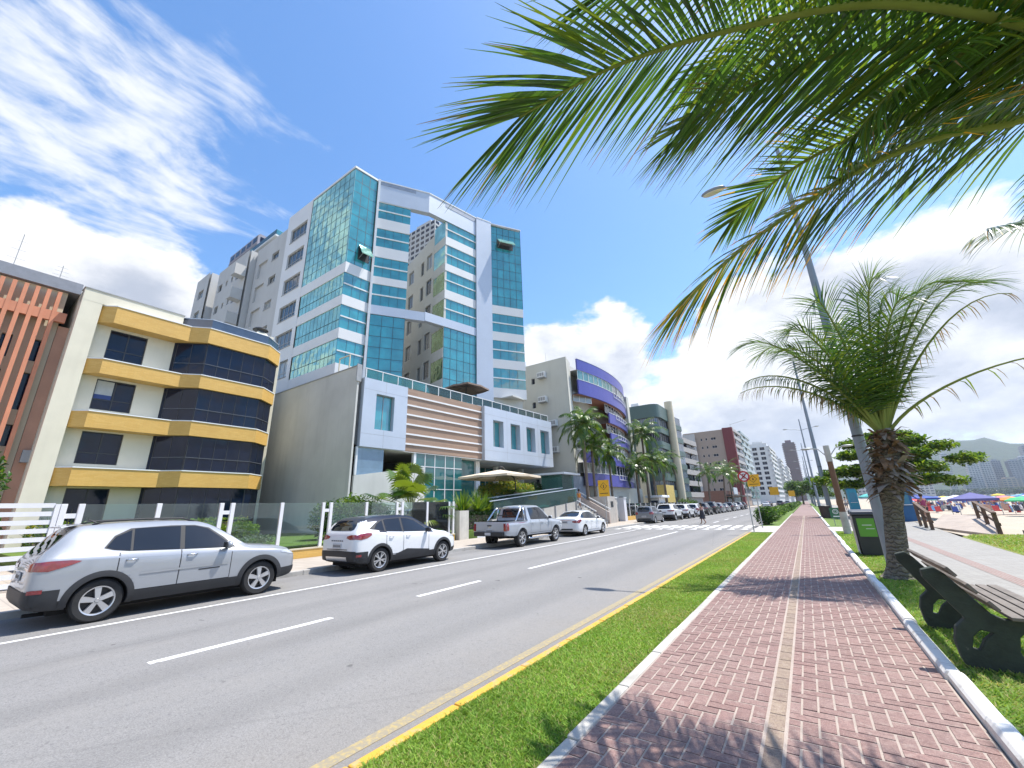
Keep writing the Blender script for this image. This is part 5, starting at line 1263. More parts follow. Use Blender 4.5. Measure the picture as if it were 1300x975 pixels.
# ------------------------------------------------------------------ fence and gate
M_post = mat('white_post', (.70, .70, .72), .5, amp=.05)
def fence():
    t = thing('glass_fence', 'clear glass fence with white double posts on a low ochre wall', 'fence', (-15.8, 9.6, 0))
    b = MB(); b.box(-15.9, -15.72, 2.55, 17.1, -.1, .30); b.build('low_wall', M_ochre, t)
    b = MB(); b.box(-15.92, -15.70, 2.5, 17.12, .30, .35); b.build('wall_coping', M_tcr, t)
    D = [2.35, 5.95, 9.52, 13.2, 16.72]
    for i, y in enumerate(D):
        for k in (0, .33):
            b = MB(); b.box(-15.86, -15.76, y + k - .06, y + k + .06, .34 if i else .0, 1.98); bevel(b.build('post', M_post, t), .008)
        b = MB(); b.box(-15.84, -15.78, y + .061, y + .269, 1.62, 1.74); b.build('post_link', M_post, t)
        if i < 4:
            y2 = D[i + 1]; m_ = (y + .33 + y2) / 2
            b = MB(); b.box(-15.86, -15.76, m_ - .06, m_ + .06, .34, 1.98); bevel(b.build('post', M_post, t), .008)
            for a, c in ((y + .395, m_ - .065), (m_ + .065, y2 - .065)):
                b = MB(); b.box(-15.817, -15.803, a, c, .40, 1.97); b.build('glass_pane', M_fence, t)
    b = MB(); b.box(-15.95, -15.6, 17.35, 18.1, -.1, 1.5); b.build('end_pillar', mat('pillar_render', (.55, .53, .47), .85, stain=.3), t)
fence()
def gate():
    t = thing('slatted_gate', 'white slatted sliding gate beside the glass fence', 'gate', (-15.8, 1.2, 0))
    b = MB(); b.box(-15.85, -15.76, 2.19, 2.28, .02, 1.98); b.box(-15.85, -15.76, -.6, -.48, .02, 1.98); b.box(-15.85, -15.76, .80, .94, .02, 1.98); b.each('gate_frame', M_post, t)
    b = MB()
    for k in range(10):
        z = .12 + k * .203; 
        for a, c in ((-.47, .795), (.945, 2.185)): b.box(-15.83, -15.785, a, c, z - .055, z + .055)
    b.build('slats', M_post, t)
    b = MB(); b.box(-15.87, -15.74, -.7, 2.3, -.04, .02); b.build('rail', M_dframe, t)
gate()
def pillars():
    M_pl = mat('entrance_render', (.52, .47, .42), .85, amp=.1, stain=.2)
    for i, (y0, y1, l) in enumerate([(38.6, 39.4, 'pale pillar at the foot of the podium stairs'), (41.3, 42.0, 'white gate pillar before the violet building')]):
        t = thing('gate_pillar', l, 'pillar', (-15.4, y0, 0)); b = MB(); b.box(-15.75, -15.1, y0, y1, -.05, 2.2); bevel(b.build('shaft', M_pl if i == 0 else M_post, t), .02)
        b = MB(); b.box(-15.8, -15.05, y0 - .05, y1 + .05, 2.2, 2.28); b.build('cap', M_white, t)
    t = thing('garden_wall', 'low ochre wall before the violet building', 'wall', (-15.7, 47, 0)); b = MB(); b.box(-15.8, -15.6, 42.4, 72, -.1, .4); b.build('wall', M_ochre, t)
    g = MB(); g.box(-15.71, -15.69, 42.4, 72, .42, 1.7); g.build('glass_pane', M_fence, t)
    b = MB(); y = 42.5
    while y < 72: b.box(-15.75, -15.65, y, y + .09, .4, 1.72); y += 1.9
    b.build('posts', M_post, t)['kind'] = 'stuff'
    t = thing('guard_booth', 'small white guard booth with a flat overhanging roof', 'booth', (-16.4, 58.5, 0)); b = MB(); b.box(-17.2, -15.9, 56.8, 59.5, 0, 2.3); b.build('wall', M_white, t); b = MB(); b.box(-17.6, -15.4, 56.2, 60.2, 2.32, 2.65); bevel(b.build('roof', M_white, t), .08)
    b = MB(); b.box(-17.0, -16.1, 56.77, 56.8, 1.0, 2.0); b.build('window', M_dglass, t)
pillars()
def terrace():
    Mt = mat('terrace_stone', (.42, .40, .36), .85, amp=.1, stain=.2)
    t = thing('entrance_terrace', 'raised podium entrance with glass ramp rails and stone stairs to the street', 'terrace', (-18, 28, 0))
    b = MB(); b.prism([(-22.2, 19.2), (-18.0, 19.2), (-17.6, 23), (-17.6, 36.4), (-21.0, 37.5), (-22.2, 37.5)], -.1, 1.95); b.build('platform', Mt, t)
    b = MB(); b.hexa([(-17.6, 21, -.1), (-16.2, 21, -.1), (-16.2, 33, -.1), (-17.6, 33, -.1), (-17.6, 21, .9), (-16.2, 21, .9), (-16.2, 33, 1.95), (-17.6, 33, 1.95)]); b.build('ramp', Mt, t)
    b = MB(); b.box(-16.2, -15.9, 19.2, 32.8, -.1, .42); b.build('planter_wall', M_white, t)
    g = MB()
    for x, dz in ((-16.22, 0), (-17.58, .12)): g.hexa([(x - .01, 21.2, .95 + dz), (x + .01, 21.2, .95 + dz), (x + .01, 33, 2.0 + dz), (x - .01, 33, 2.0 + dz), (x - .01, 21.2, 1.95 + dz), (x + .01, 21.2, 1.95 + dz), (x + .01, 33, 3.0 + dz), (x - .01, 33, 3.0 + dz)])
    g.build('ramp_glass', M_bal, t)
    for x, dz in ((-16.22, 0), (-17.58, .12)):
        b = MB(); b.bar((x, 20.8, 2.0 + dz), (x, 33.1, 3.05 + dz), .06, .05); b.build('handrail', M_alu, t)
    for k in range(7): y = 21.6 + k * 1.85; b = MB(); b.box(-16.18, -16.1, y, y + .08, .3, 1.0 + .09 * (k * 1.85)); b.build('rail_post', M_frame, t)
    n = 11
    b = MB(); 
    P = [(-17.6, 1.95)]
    for k in range(n): x = -17.6 + 2.9 * k / n; z = 1.95 * (1 - (k + 1) / n); P += [(x + 2.9 / n, 1.95 * (1 - k / n))] if k == 0 else [(x, z + 1.95 / n), (x + 2.9 / n, z + 1.95 / n)]
    P += [(-14.9, 0), (-14.9, -.1), (-17.6, -.1)]
    b.prism(P, 33.1, 36.0, 'y'); b.build('stairs', Mt, t)
    b = MB(); b.hexa([(-17.7, 36, -.1), (-14.6, 36, -.1), (-14.6, 36.25, -.1), (-17.7, 36.25, -.1), (-17.7, 36, 2.7), (-14.6, 36, .95), (-14.6, 36.25, .95), (-17.7, 36.25, 2.7)]); b.build('stair_wall', mat('pinkish_render', (.46, .385, .34), .85, stain=.15), t)
    for y, dz in ((33.0, 0), (36.12, .12)):
        b = MB(); b.bar((-17.7, y, 2.85 + dz), (-14.5, y, 1.1 + dz), .08, .07); b.build('handrail', M_wframe, t)
        if dz == 0:
            for k in range(4): x = -17.5 + k * .95; z = 1.95 - (x + 17.6) * .67; b = MB(); b.box(x - .02, x + .02, y - .02, y + .02, z - .2, z + .95); b.build('rail_post', M_alu, t)
    b = MB(); b.box(-17.0, -14.9, 36.6, 38.5, -.1, 2.35); b.build('service_wall', mat('stone_render', (.44, .41, .37), .85, stain=.2), t)
    b = MB(); b.box(-14.9, -14.88, 37.3, 37.9, 1.4, 1.9); b.build('meter_box', M_dframe, t)
    g = MB(); g.box(-20.2, -18.0, 33.9, 33.93, 1.96, 4.4); g.box(-18.03, -18.0, 33.93, 36.2, 1.96, 4.4); g.build('entrance_glass', M_bal, t)
    b = MB(); b.prism([(-21.5, 33.2), (-17.6, 33.6), (-17.6, 37), (-21.5, 37)], 4.42, 4.6); b.build('entrance_canopy', M_white, t)
    b = MB(); b.box(-19.2, -18.6, 36.4, 40.5, -.1, 4.5); b.build('slate_wall', mat('blue_grey_slate', (.24, .28, .35), .6, amp=.2, ns=3), t)
terrace()

# ------------------------------------------------------------------ bench
def bench():
    t = thing('park_bench', 'park bench with dark green concrete ends and weathered grey slats', 'bench', (1.25, 6.6, 0))
    Mg = mat('green_concrete', (.030, .042, .032), .75, amp=.35, ns=7, bump=.35, bs=40)
    nt = Mg.node_tree; bs = nt.nodes['Principled BSDF']; src = bs.inputs['Base Color'].links[0].from_socket
    nt.links.new(mixc(nt, ramp(nt, noise(nt, 11, 5, .7, objco(nt)), [(.66, 0), (.72, .8)]), src, (.16, .15, .13)), bs.inputs['Base Color'])
    Ms = mat('bench_slat', (.17, .145, .125), .75, amp=.3, ns=5, bump=.4, bs=30, stretch=None)
    # side profile in (x, z): seat faces the beach (+x), backrest leans over the path
    body = [(.80, .83), (.90, .86), (.965, .80), (1.20, .47), (1.27, .435), (1.66, .465), (1.70, .42), (1.66, .375), (1.40, .36), (1.33, .30), (1.30, .18), (1.33, .06), (1.36, -.03), (.94, -.03), (.905, .08), (.895, .22), (.93, .34), (1.01, .42), (.80, .76)]
    hole = [(1.0, .17), (1.03, .27), (1.09, .33), (1.17, .315), (1.10, .25), (1.05, .16)]
    for y in (5.93, 7.42):
        bm = bmesh.new(); ov = [bm.verts.new((x, y, z)) for x, z in body]; hv = [bm.verts.new((x, y, z)) for x, z in hole]
        es = [bm.edges.new((ov[i], ov[(i + 1) % len(ov)])) for i in range(len(ov))] + [bm.edges.new((hv[i], hv[(i + 1) % len(hv)])) for i in range(len(hv))]
        bmesh.ops.triangle_fill(bm, use_beauty=True, use_dissolve=True, edges=es)
        g = bmesh.ops.extrude_face_region(bm, geom=bm.faces[:]); vv = [v for v in g['geom'] if isinstance(v, bmesh.types.BMVert)]
        bmesh.ops.translate(bm, verts=vv, vec=(0, .085, 0)); bmesh.ops.recalc_face_normals(bm, faces=bm.faces)
        for v in bm.verts: v.co -= t.location
        me = bpy.data.meshes.new('bench_end'); bm.to_mesh(me); bm.free(); me.materials.append(Mg); o = bpy.data.objects.new('bench_end', me); col.objects.link(o); o.parent = t; bevel(o, .012)
    for i in range(4):
        x = 1.285 + i * .098; z = .452 + i * .004; b = MB(); b.box(x, x + .085, 5.80, 7.64, z, z + .03); bevel(b.build('seat_slat', Ms, t), .005)
    for i in range(3):
        a = Vector((1.185 - i * .105, 0, .55 + i * .137)); d = Vector((-.6, 0, .8)); n = Vector((.8, 0, .6)); b = MB()
        b.bar(a + Vector((0, 5.80, 0)) + n * .02, a + Vector((0, 7.64, 0)) + n * .02, .03, .095, 0, tuple(d)); bevel(b.build('back_slat', Ms, t), .005)
bench()

# ------------------------------------------------------------------ lamp posts, signs, bins
M_pole = mat('blue_grey_pole', (.25, .29, .34), .55, metal=.2, amp=.12, ns=1.5, stain=.25)
M_lens = mat('lamp_lens', (.60, .57, .45), .3)
M_galv = mat('galvanised', (.40, .41, .41), .5, metal=.3)
def lamp_post(label, x, y, h=11.0, r=.17, arm=2.2, detail=True, af=.87, group='tall street lamps along the path'):
    t = thing('street_lamp', label, 'street lamp', (x, y, 0), group)
    b = MB(); n = 12; b.tube([(x, y, -.1)] + [(x, y, h * (i + 1) / n) for i in range(n)], [r] + [r * (1 - .62 * (i + 1) / n) for i in range(n)], 16); p = b.build('pole', M_pole, t, smooth=40)
    b = MB()
    for z in ((4.3, 2.9) if detail else ()): b.lathe([(r * (1 - .62 * z / h) + .004, z), (r * (1 - .62 * z / h) + .012, z + .005), (r * (1 - .62 * z / h) + .012, z + .035), (r * (1 - .62 * z / h) + .004, z + .04)], 16, (x, y, 0))
    if detail: b.build('band', M_dframe, p)
    for s in (-1, 1):
        b = MB(); b.tube([(x, y, h * af), (x + s * arm * .35, y, h * af + .18), (x + s * arm * .75, y, h * af + .28), (x + s * arm, y, h * af + .4)], [.045, .04, .035, .03], 7); a = b.build('arm', M_pole, t, smooth=40)
        b = MB(); q = x + s * (arm + .28); b.ball((q, y, h * af + .43), .36, (1, .42, .25), 14, 8); b.build('lamp_head', M_pole, a, smooth='all')
        b = MB(); b.ball((q + s * .02, y, h * af + .37), .30, (1, .40, .16), 12, 6); b.build('lens', M_lens, a, smooth='all')
lamp_post('tall blue-grey lamp post closest to the camera, half hidden behind the young coconut palm', 1.28, 12.41, 11.5, .128, 1.55, True, .915)
lamp_post('second tall lamp post, beside the short concrete lamp', 1.55, 46.5, 14.5, .2, 2.0)
for i, (y, l) in enumerate([(86, 'third tall lamp post along the path'), (124, 'fourth tall lamp post along the path'), (162, 'fifth tall lamp post along the path'), (200, 'furthest tall lamp post along the path')]):
    lamp_post(l, 1.6, y, 15, .2, 2.0, False)
def short_lamp():
    t = thing('street_lamp', 'short lamp with a brown painted pole, concrete ends and two arms', 'street lamp', (1.25, 24.4, 0))
    b = MB(); b.tube([(1.25, 24.4, -.1), (1.25, 24.4, .95)], [.15, .14], 12); b.build('concrete_foot', M_conc, t, smooth=40)
    b = MB(); b.tube([(1.25, 24.4, .95), (1.25, 24.4, 3.2)], [.125, .11], 12); b.build('pole', mat('brown_paint', (.16, .085, .05), .8, amp=.25, ns=4), t, smooth=40)
    b = MB(); b.tube([(1.25, 24.4, 3.2), (1.25, 24.4, 3.95)], [.125, .12], 12); b.build('concrete_head', M_conc, t, smooth=40)
    for s in (-1, 1):
        b = MB(); b.tube([(1.25 + s * .1, 24.4, 3.5), (1.25 + s * .34, 24.4, 3.82), (1.25 + s * .62, 24.4, 3.86)], .025, 6); a = b.build('arm', M_galv, t)
        b = MB(); b.ball((1.25 + s * .78, 24.4, 3.87), .24, (1, .5, .22), 10, 6); b.build('lamp_head', M_galv, a, smooth='all')
short_lamp()
def cabinet_bin():
    t = thing('waste_container', 'dark waste container with a green panel and sloped lid on the lawn', 'waste container', (1.2, 15.6, 0))
    Md = mat('charcoal_plastic', (.022, .025, .03), .5, amp=.15); Mgn = mat('panel_green', (.10, .30, .03), .5, amp=.06)
    x0, x1, y0, y1 = .97, 1.50, 15.45, 16.25
    b = MB(); b.hexa([(x0 + .03, y0, .02), (x1 - .03, y0, .02), (x1 - .03, y1, .02), (x0 + .03, y1, .02), (x0, y0 - .02, 1.06), (x1, y0 - .02, 1.06), (x1, y1, 1.06), (x0, y1, 1.06)]); bevel(b.build('body', Md, t), .015)
    b = MB(); b.box(x0 + .075, x1 - .075, y0 - .03, y0 - .012, .50, .98); p = b.build('panel', Mgn, t)
    b = MB(); b.box(x0 + .17, x1 - .15, y0 - .036, y0 - .031, .795, .81); b.box(x0 + .24, x1 - .11, y0 - .036, y0 - .031, .70, .712); b.build('panel_lettering', M_white, p)
    b = MB(); b.hexa([(x0 - .03, y0 - .06, 1.07), (x1 + .03, y0 - .06, 1.07), (x1 + .03, y1 + .03, 1.07), (x0 - .03, y1 + .03, 1.07), (x0 - .01, y0 - .03, 1.17), (x1 + .01, y0 - .03, 1.17), (x1 + .01, y1, 1.21), (x0 - .01, y1, 1.21)]); bevel(b.build('lid', mat('lid_grey', (.06, .065, .08), .4), t), .03, 3)
    b = MB(); b.box(x0 - .012, x0 - .002, y0 + .02, y1 - .05, .04, 1.05); b.build('side_panel', mat('pale_side', (.42, .42, .40), .6), t)
cabinet_bin()
def text(s, size, m, parent, loc, rot, name='lettering', ext=.002, align='CENTER'):
    c = bpy.data.curves.new(name, 'FONT'); c.body = s; c.size = size; c.align_x = align; c.align_y = 'CENTER'; c.extrude = ext
    tmp = bpy.data.objects.new('tmp', c); me = bpy.data.meshes.new_from_object(tmp); bpy.data.objects.remove(tmp)
    me.materials.clear(); me.materials.append(m); o = bpy.data.objects.new(name, me); col.objects.link(o); o.parent = parent
    off = Vector((0, 0, 0)); p = parent
    while p is not None: off += p.location; p = p.parent
    o.location = Vector(loc) - off; o.rotation_euler = rot; return o
M_red = mat('sign_red', (.42, .02, .03), .5, amp=.05); M_sy = mat('sign_yellow', (.72, .38, .012), .5, amp=.05); M_blk = mat('sign_black', (.012, .012, .013), .5)
def no_parking():
    x, y = -2.55, 25.75
    t = thing('road_sign', 'round no-parking sign, a crossed E in a red ring on a slim pole', 'road sign', (x, y, 0))
    b = MB(); b.tube([(x, y, -.1), (x, y, 3.12)], .028, 8); b.build('pole', M_galv, t)
    def disc(r, d, m, nm, par): b = MB(); b.lathe([(0, d), (r, d), (r, d + .006), (0, d + .006)], 32, (x, y - .035, 2.83), 'y'); return b.build(nm, m, par)
    p = disc(.29, .0, M_white, 'plate', t); b = MB(); b.lathe([(.215, -.006), (.29, -.006), (.29, -.001), (.215, -.001)], 32, (x, y - .035, 2.83), 'y', close=True); b.build('red_ring', M_red, p)
    text('E', .36, M_blk, p, (x, y - .0365, 2.83), (PI / 2, 0, 0), ext=.001)
    for s in (-1, 1): b = MB(); b.bar((x - s * .16, y - .043, 2.83 - .16), (x + s * .16, y - .043, 2.83 + .16), .055, .006, 0, (0, 1, 0)); b.build('red_bar', M_red, p)
no_parking()
def yellow_sign(label, x, y, w, h, z, sym=True, m=None):
    t = thing('road_sign', label, 'road sign', (x, y, 0))
    b = MB(); b.tube([(x, y, -.1), (x, y, z + h / 2)], .03, 8); b.build('pole', M_galv, t)
    b = MB(); b.box(x - w / 2, x + w / 2, y - .045, y - .032, z - h / 2, z + h / 2); p = b.build('plate', M_sy, t)
    if sym:
        q = MB(); r = w * .33; q.lathe([(r * .86, 0), (r, 0), (r, .004), (r * .86, .004)], 4, (x, y - .05, z + h * .12), 'y', close=True); q.ball((x, y - .05, z + h * .17), w * .05, (1, .1, 1)); q.box(x - w * .05, x + w * .05, y - .05, y - .046, z + h * .02, z + h * .12); q.box(x - w * .36, x + w * .36, y - .05, y - .046, z - h * .33, z - h * .29); q.build('symbol', M_blk, p)
yellow_sign('square yellow board directly behind the round no-parking sign', -2.45, 29.6, .68, .72, 2.75)
yellow_sign('tall yellow pedestrian board on the far sidewalk by the stairs', -12.9, 31.2, .9, 1.25, 2.85)
yellow_sign('small yellow board low above the verge shrubs', -2.9, 58, .9, .9, 2.6, False)
yellow_sign('small orange-yellow board far up the avenue', -3.2, 150, 1.6, 1.6, 3.4, False)
def green_sign():
    x, y = 1.28, 31.6; t = thing('park_sign', 'small dark green notice board with a white ring mark on a short post', 'sign', (x, y, 0)); Mg = mat('notice_green', (.02, .13, .06), .5)
    b = MB(); b.tube([(x - .15, y, -.1), (x - .15, y, .5)], .02, 6); b.build('post', M_galv, t)
    b = MB(); b.box(x - .27, x + .27, y - .02, y, .42, 1.02); p = b.build('board', Mg, t)
    for r in (.14, .07): b = MB(); b.lathe([(r * .78, -.004), (r, -.004), (r, 0), (r * .78, 0)], 20, (x, y - .024, .8), 'y', close=True); b.build('ring_mark', M_white, p)
    b = MB(); b.box(x - .15, x + .15, y - .026, y - .022, .5, .56); b.build('line_mark', M_white, p)
    t = thing('litter_bin', 'low dark brown litter bin at the foot of the second lamp post', 'litter bin', (1.15, 44.5, 0)); b = MB(); b.lathe([(0, 0), (.36, 0), (.42, .95), (.36, .95), (.34, .2), (0, .2)], 16, (1.15, 44.5, 0)); b.build('body', mat('bin_brown', (.07, .05, .045), .7), t, smooth=40); b = MB(); b.lathe([(.43, .9), (.46, .92), (.46, .98), (.43, 1.0)], 16, (1.15, 44.5, 0), close=True); b.build('rim', M_dframe, t)
green_sign()
def kiosks():
    Mb = mat('kiosk_blue', (.03, .25, .38), .6, amp=.1); Mb2 = mat('kiosk_deep_blue', (.02, .11, .27), .6, amp=.1)
    for i, (x0, x1, y0, y1, h, m, l) in enumerate([(4.1, 4.75, 38.5, 40.2, 2.9, Mb, 'turquoise kiosk standing behind the grey lamp post'), (4.9, 5.6, 37.0, 38.6, 2.2, Mb2, 'deep blue kiosk right of the turquoise one behind the palm trunk'), (4.3, 5.2, 66, 68, 2.6, Mb, 'small turquoise kiosk further up by the mint parasol')]):
        t = thing('beach_kiosk', l, 'kiosk', ((x0 + x1) / 2, y0, 0)); b = MB(); b.box(x0, x1, y0, y1, 0, h); b.build('body', m, t)
        b = MB(); b.box(x0 - .12, x1 + .12, y0 - .12, y1 + .12, h, h + .09); b.build('roof', Mb2 if i != 1 else Mb, t)
        b = MB(); b.box(x0 + .15, x1 - .15, y0 - .02, y0 - .001, 1.05, h - .4); b.build('shutter', mat('kiosk_shutter' + str(i), (.05, .2, .3), .5), t)
        b = MB(); b.box(x0 + .1, x1 - .1, y0 - .25, y0 - .021, 1.0, 1.045); b.build('counter', M_wframe, t)
kiosks()
# ------------------------------------------------------------------ beach boardwalk with timber rails
M_tim = mat('weathered_timber', (.13, .085, .06), .85, amp=.35, ns=5, bump=.4, bs=25); M_plank = mat('deck_plank', (.38, .32, .27), .85, amp=.2, ns=2, bump=.3, bs=20)
def boardwalk():
    t = thing('boardwalk', 'plank boardwalk leading from the promenade to the sand', 'boardwalk', (6.5, 32, 0))
    A, B = Vector((4.9, 30.2, 0)), Vector((5.7, 24.2, 0)); U = Vector((.26, .965, 0)).normalized()
    b = MB(); k = 0
    L1 = [A, B]
    while k < 9:
        p0 = A + U * k * .9; p1 = B + U * k * 1.0
        q0 = A + U * ((k + 1) * .9 - .03); q1 = B + U * ((k + 1) * 1.0 - .03); z = Vector((0, 0, .03))
        z1 = z + Vector((0, 0, k * .04)); z2 = z + Vector((0, 0, (k + 1) * .04)); lo = Vector((0, 0, -.1)); b.hexa([p0 + lo, p1 + lo, q1 + lo, q0 + lo, p0 + z1, p1 + z1, q1 + z2, q0 + z2]); k += 1
    b.build('planks', M_plank, t)
    for l, P, n, nm in (('timber handrail at the left side of the boardwalk', Vector((4.58, 27.7, 0)), 3, 0), ('timber handrail at the right side of the boardwalk', Vector((6.05, 25.05, 0)), 3, 1)):
        t = thing('timber_handrail', l, 'handrail', tuple(P)); d = (Vector((.055, .998, 0)) if nm == 0 else Vector((.163, .987, 0))).normalized(); ln = 3.7 if nm == 0 else 7.7; zz_ = (.74, 1.18) if nm == 0 else (.78, 1.14)
        for k in range(n):
            p = P + d * ln * k / (n - 1); b = MB(); b.box(p.x - .06, p.x + .06, p.y - .06, p.y + .06, -.1, zz_[0] + (zz_[1] - zz_[0]) * k / (n - 1)); b.build('post', M_tim, t)
        b = MB(); b.bar(P + Vector((0, 0, zz_[0] + .02)) - d * .15, P + d * (ln + .1) + Vector((0, 0, zz_[1] + .03)), .14, .05); b.build('top_rail', M_tim, t)
        b = MB(); b.bar(P + Vector((.08, 0, .36)) - d * .1, P + d * (ln + .1) + Vector((.08, 0, .68)), .035, .11); b.build('middle_rail', M_tim, t)
    t = thing('kerb_wall', 'low dark retaining edge between the dry lawn and the sand', 'kerb', (10, 24.8, 0)); b = MB(); b.box(6.6, 16, 24.6, 24.85, -.1, .16); b.build('wall', M_concd, t)
boardwalk()
# ------------------------------------------------------------------ beach: gazebo, umbrellas, chairs, crowd
def cloth(n, c): return mat('canvas_' + n, c, .8, amp=.08)
CL = dict(royal_blue=(.04, .08, .30), violet=(.10, .10, .27), red=(.50, .06, .06), orange=(.72, .24, .05), green=(.06, .42, .18), turquoise=(.10, .45, .42), yellow=(.70, .50, .06), white=(.68, .68, .66), sky_blue=(.18, .38, .60), pink=(.60, .20, .26))
CM = {k: cloth(k, v) for k, v in CL.items()}
def gazebo(label, x, y, w, h, m):
    t = thing('gazebo', label, 'gazebo', (0, 0, 0)); X0, Y0 = x, y; x = y = 0; b = MB(); q = w / 2
    b.add([(x - q, y - q, h), (x + q, y - q, h), (x + q, y + q, h), (x - q, y + q, h), (x, y, h + .75), (x - q, y - q, h - .28), (x + q, y - q, h - .28), (x + q, y + q, h - .28), (x - q, y + q, h - .28)], [(0, 1, 4), (1, 2, 4), (2, 3, 4), (3, 0, 4), (5, 6, 1, 0), (6, 7, 2, 1), (7, 8, 3, 2), (8, 5, 0, 3)]); b.build('canopy', m, t)
    for sx in (-1, 1):
        for sy in (-1, 1): b = MB(); b.box(x + sx * q * .95 - .03, x + sx * q * .95 + .03, y + sy * q * .95 - .03, y + sy * q * .95 + .03, -.05, h); b.build('leg', M_galv, t)
    t.location = (X0, Y0, -.9)
gazebo('violet-blue gazebo on the sand behind the right timber rail', 17.0, 76, 3.7, 1.95, CM['violet'])
gazebo('royal blue gazebo behind the first row of beach parasols', 15.2, 100, 6, 2.1, CM['royal_blue'])
gazebo('white gazebo far to the right on the beach', 40, 105, 5, 2.2, CM['white'])
def bparasol(c, x, y, r=1.25, h=2.1, label=''):
    t = thing('beach_parasol', label, 'beach parasol', (0, 0, 0), 'parasols set up on the beach'); b = MB(); n = 10
    vs = [(0, 0, h)] + [(math.cos(2 * PI * i / n) * r * .6, math.sin(2 * PI * i / n) * r * .6, h - .16) for i in range(n)] + [(math.cos(2 * PI * i / n) * r, math.sin(2 * PI * i / n) * r, h - .42) for i in range(n)] + [(math.cos(2 * PI * i / n) * r, math.sin(2 * PI * i / n) * r, h - .55) for i in range(n)]
    b.add(vs, [(0, 1 + i, 1 + (i + 1) % n) for i in range(n)] + [(1 + i, 1 + n + i, 1 + n + (i + 1) % n, 1 + (i + 1) % n) for i in range(n)] + [(1 + n + i, 1 + 2 * n + i, 1 + 2 * n + (i + 1) % n, 1 + n + (i + 1) % n) for i in range(n)])
    b.build('canopy', CM[c], t); b = MB(); b.tube([(0, 0, -.1), (0, 0, h + .06)], .025, 5); b.build('pole', M_galv, t); t.location = (x, y, -.9 if x > 12 else -.02); return t
near = [('orange', 20.2, 76, 'orange parasol right of the violet-blue gazebo'), ('green', 19.4, 70, 'green parasol just in front of the orange one'), ('red', 14.2, 95, 'red parasol left of the royal blue gazebo'), ('sky_blue', 12.8, 92, 'pale blue parasol behind the left timber rail'), ('turquoise', 6.6, 66, 'mint parasol by the small kiosk up the promenade'), ('orange', 38, 118, 'large orange-red parasol far right below the skyline'), ('yellow', 30, 92, 'yellow parasol at the right of the beach')]
P0 = {}
for c, x, y, l in near: P0[c] = bparasol(c, x, y, 1.35, 2.1, l)
for c in ('violet', 'royal_blue', 'white', 'pink', 'red', 'green'):
    if c not in P0: P0[c] = None
for k in range(70):
    c = rnd.choice(['royal_blue', 'violet', 'white', 'sky_blue', 'turquoise', 'red', 'green', 'yellow', 'pink', 'white', 'royal_blue']); y = 88 + 120 * rnd.random() ** 1.2; x = y * (.14 + .32 * rnd.random())
    l = c.replace('_', ' ') + ' beach parasol in the crowded rows along the water'
    if P0.get(c) is None: P0[c] = bparasol(c, x, y, 1.4, 2.1, l)
    else: dup(P0[c], (x, y, -.9), rnd.uniform(0, 1), l, rnd.uniform(.9, 1.2))
b = MB()
for k in range(520):   # people and chairs far off on the sand: one crowd
    y = 80 + 125 * rnd.random(); x = y * (.14 + .34 * rnd.random()); m = rnd.randrange(6)
    if rnd.random() < .5: b.tube([(x, y, 0), (x, y, .5), (x, y + .1, .85)], [.18, .2, .13], 6, m); b.ball((x, y + .1, 1.05), .11, n=6, k=4, m=5)
    else: b.box(x - .3, x + .3, y - .3, y + .3, .25, .42, m); b.hexa([(x - .3, y + .25, .42), (x + .3, y + .25, .42), (x + .3, y + .35, .42), (x - .3, y + .35, .42), (x - .3, y + .5, .95), (x + .3, y + .5, .95), (x + .3, y + .6, .95), (x - .3, y + .6, .95)], m)
b.v = [(x, y, z - .9) for x, y, z in b.v]
o = b.build('beach_crowd', [CM['royal_blue'], CM['red'], CM['white'], CM['sky_blue'], mat('dark_cloth', (.03, .03, .05), .8), mat('skin_far', (.42, .24, .16), .7)], fix=False); tag(o, 'distant crowd of bathers and beach chairs along the water', 'crowd', None, 'stuff')
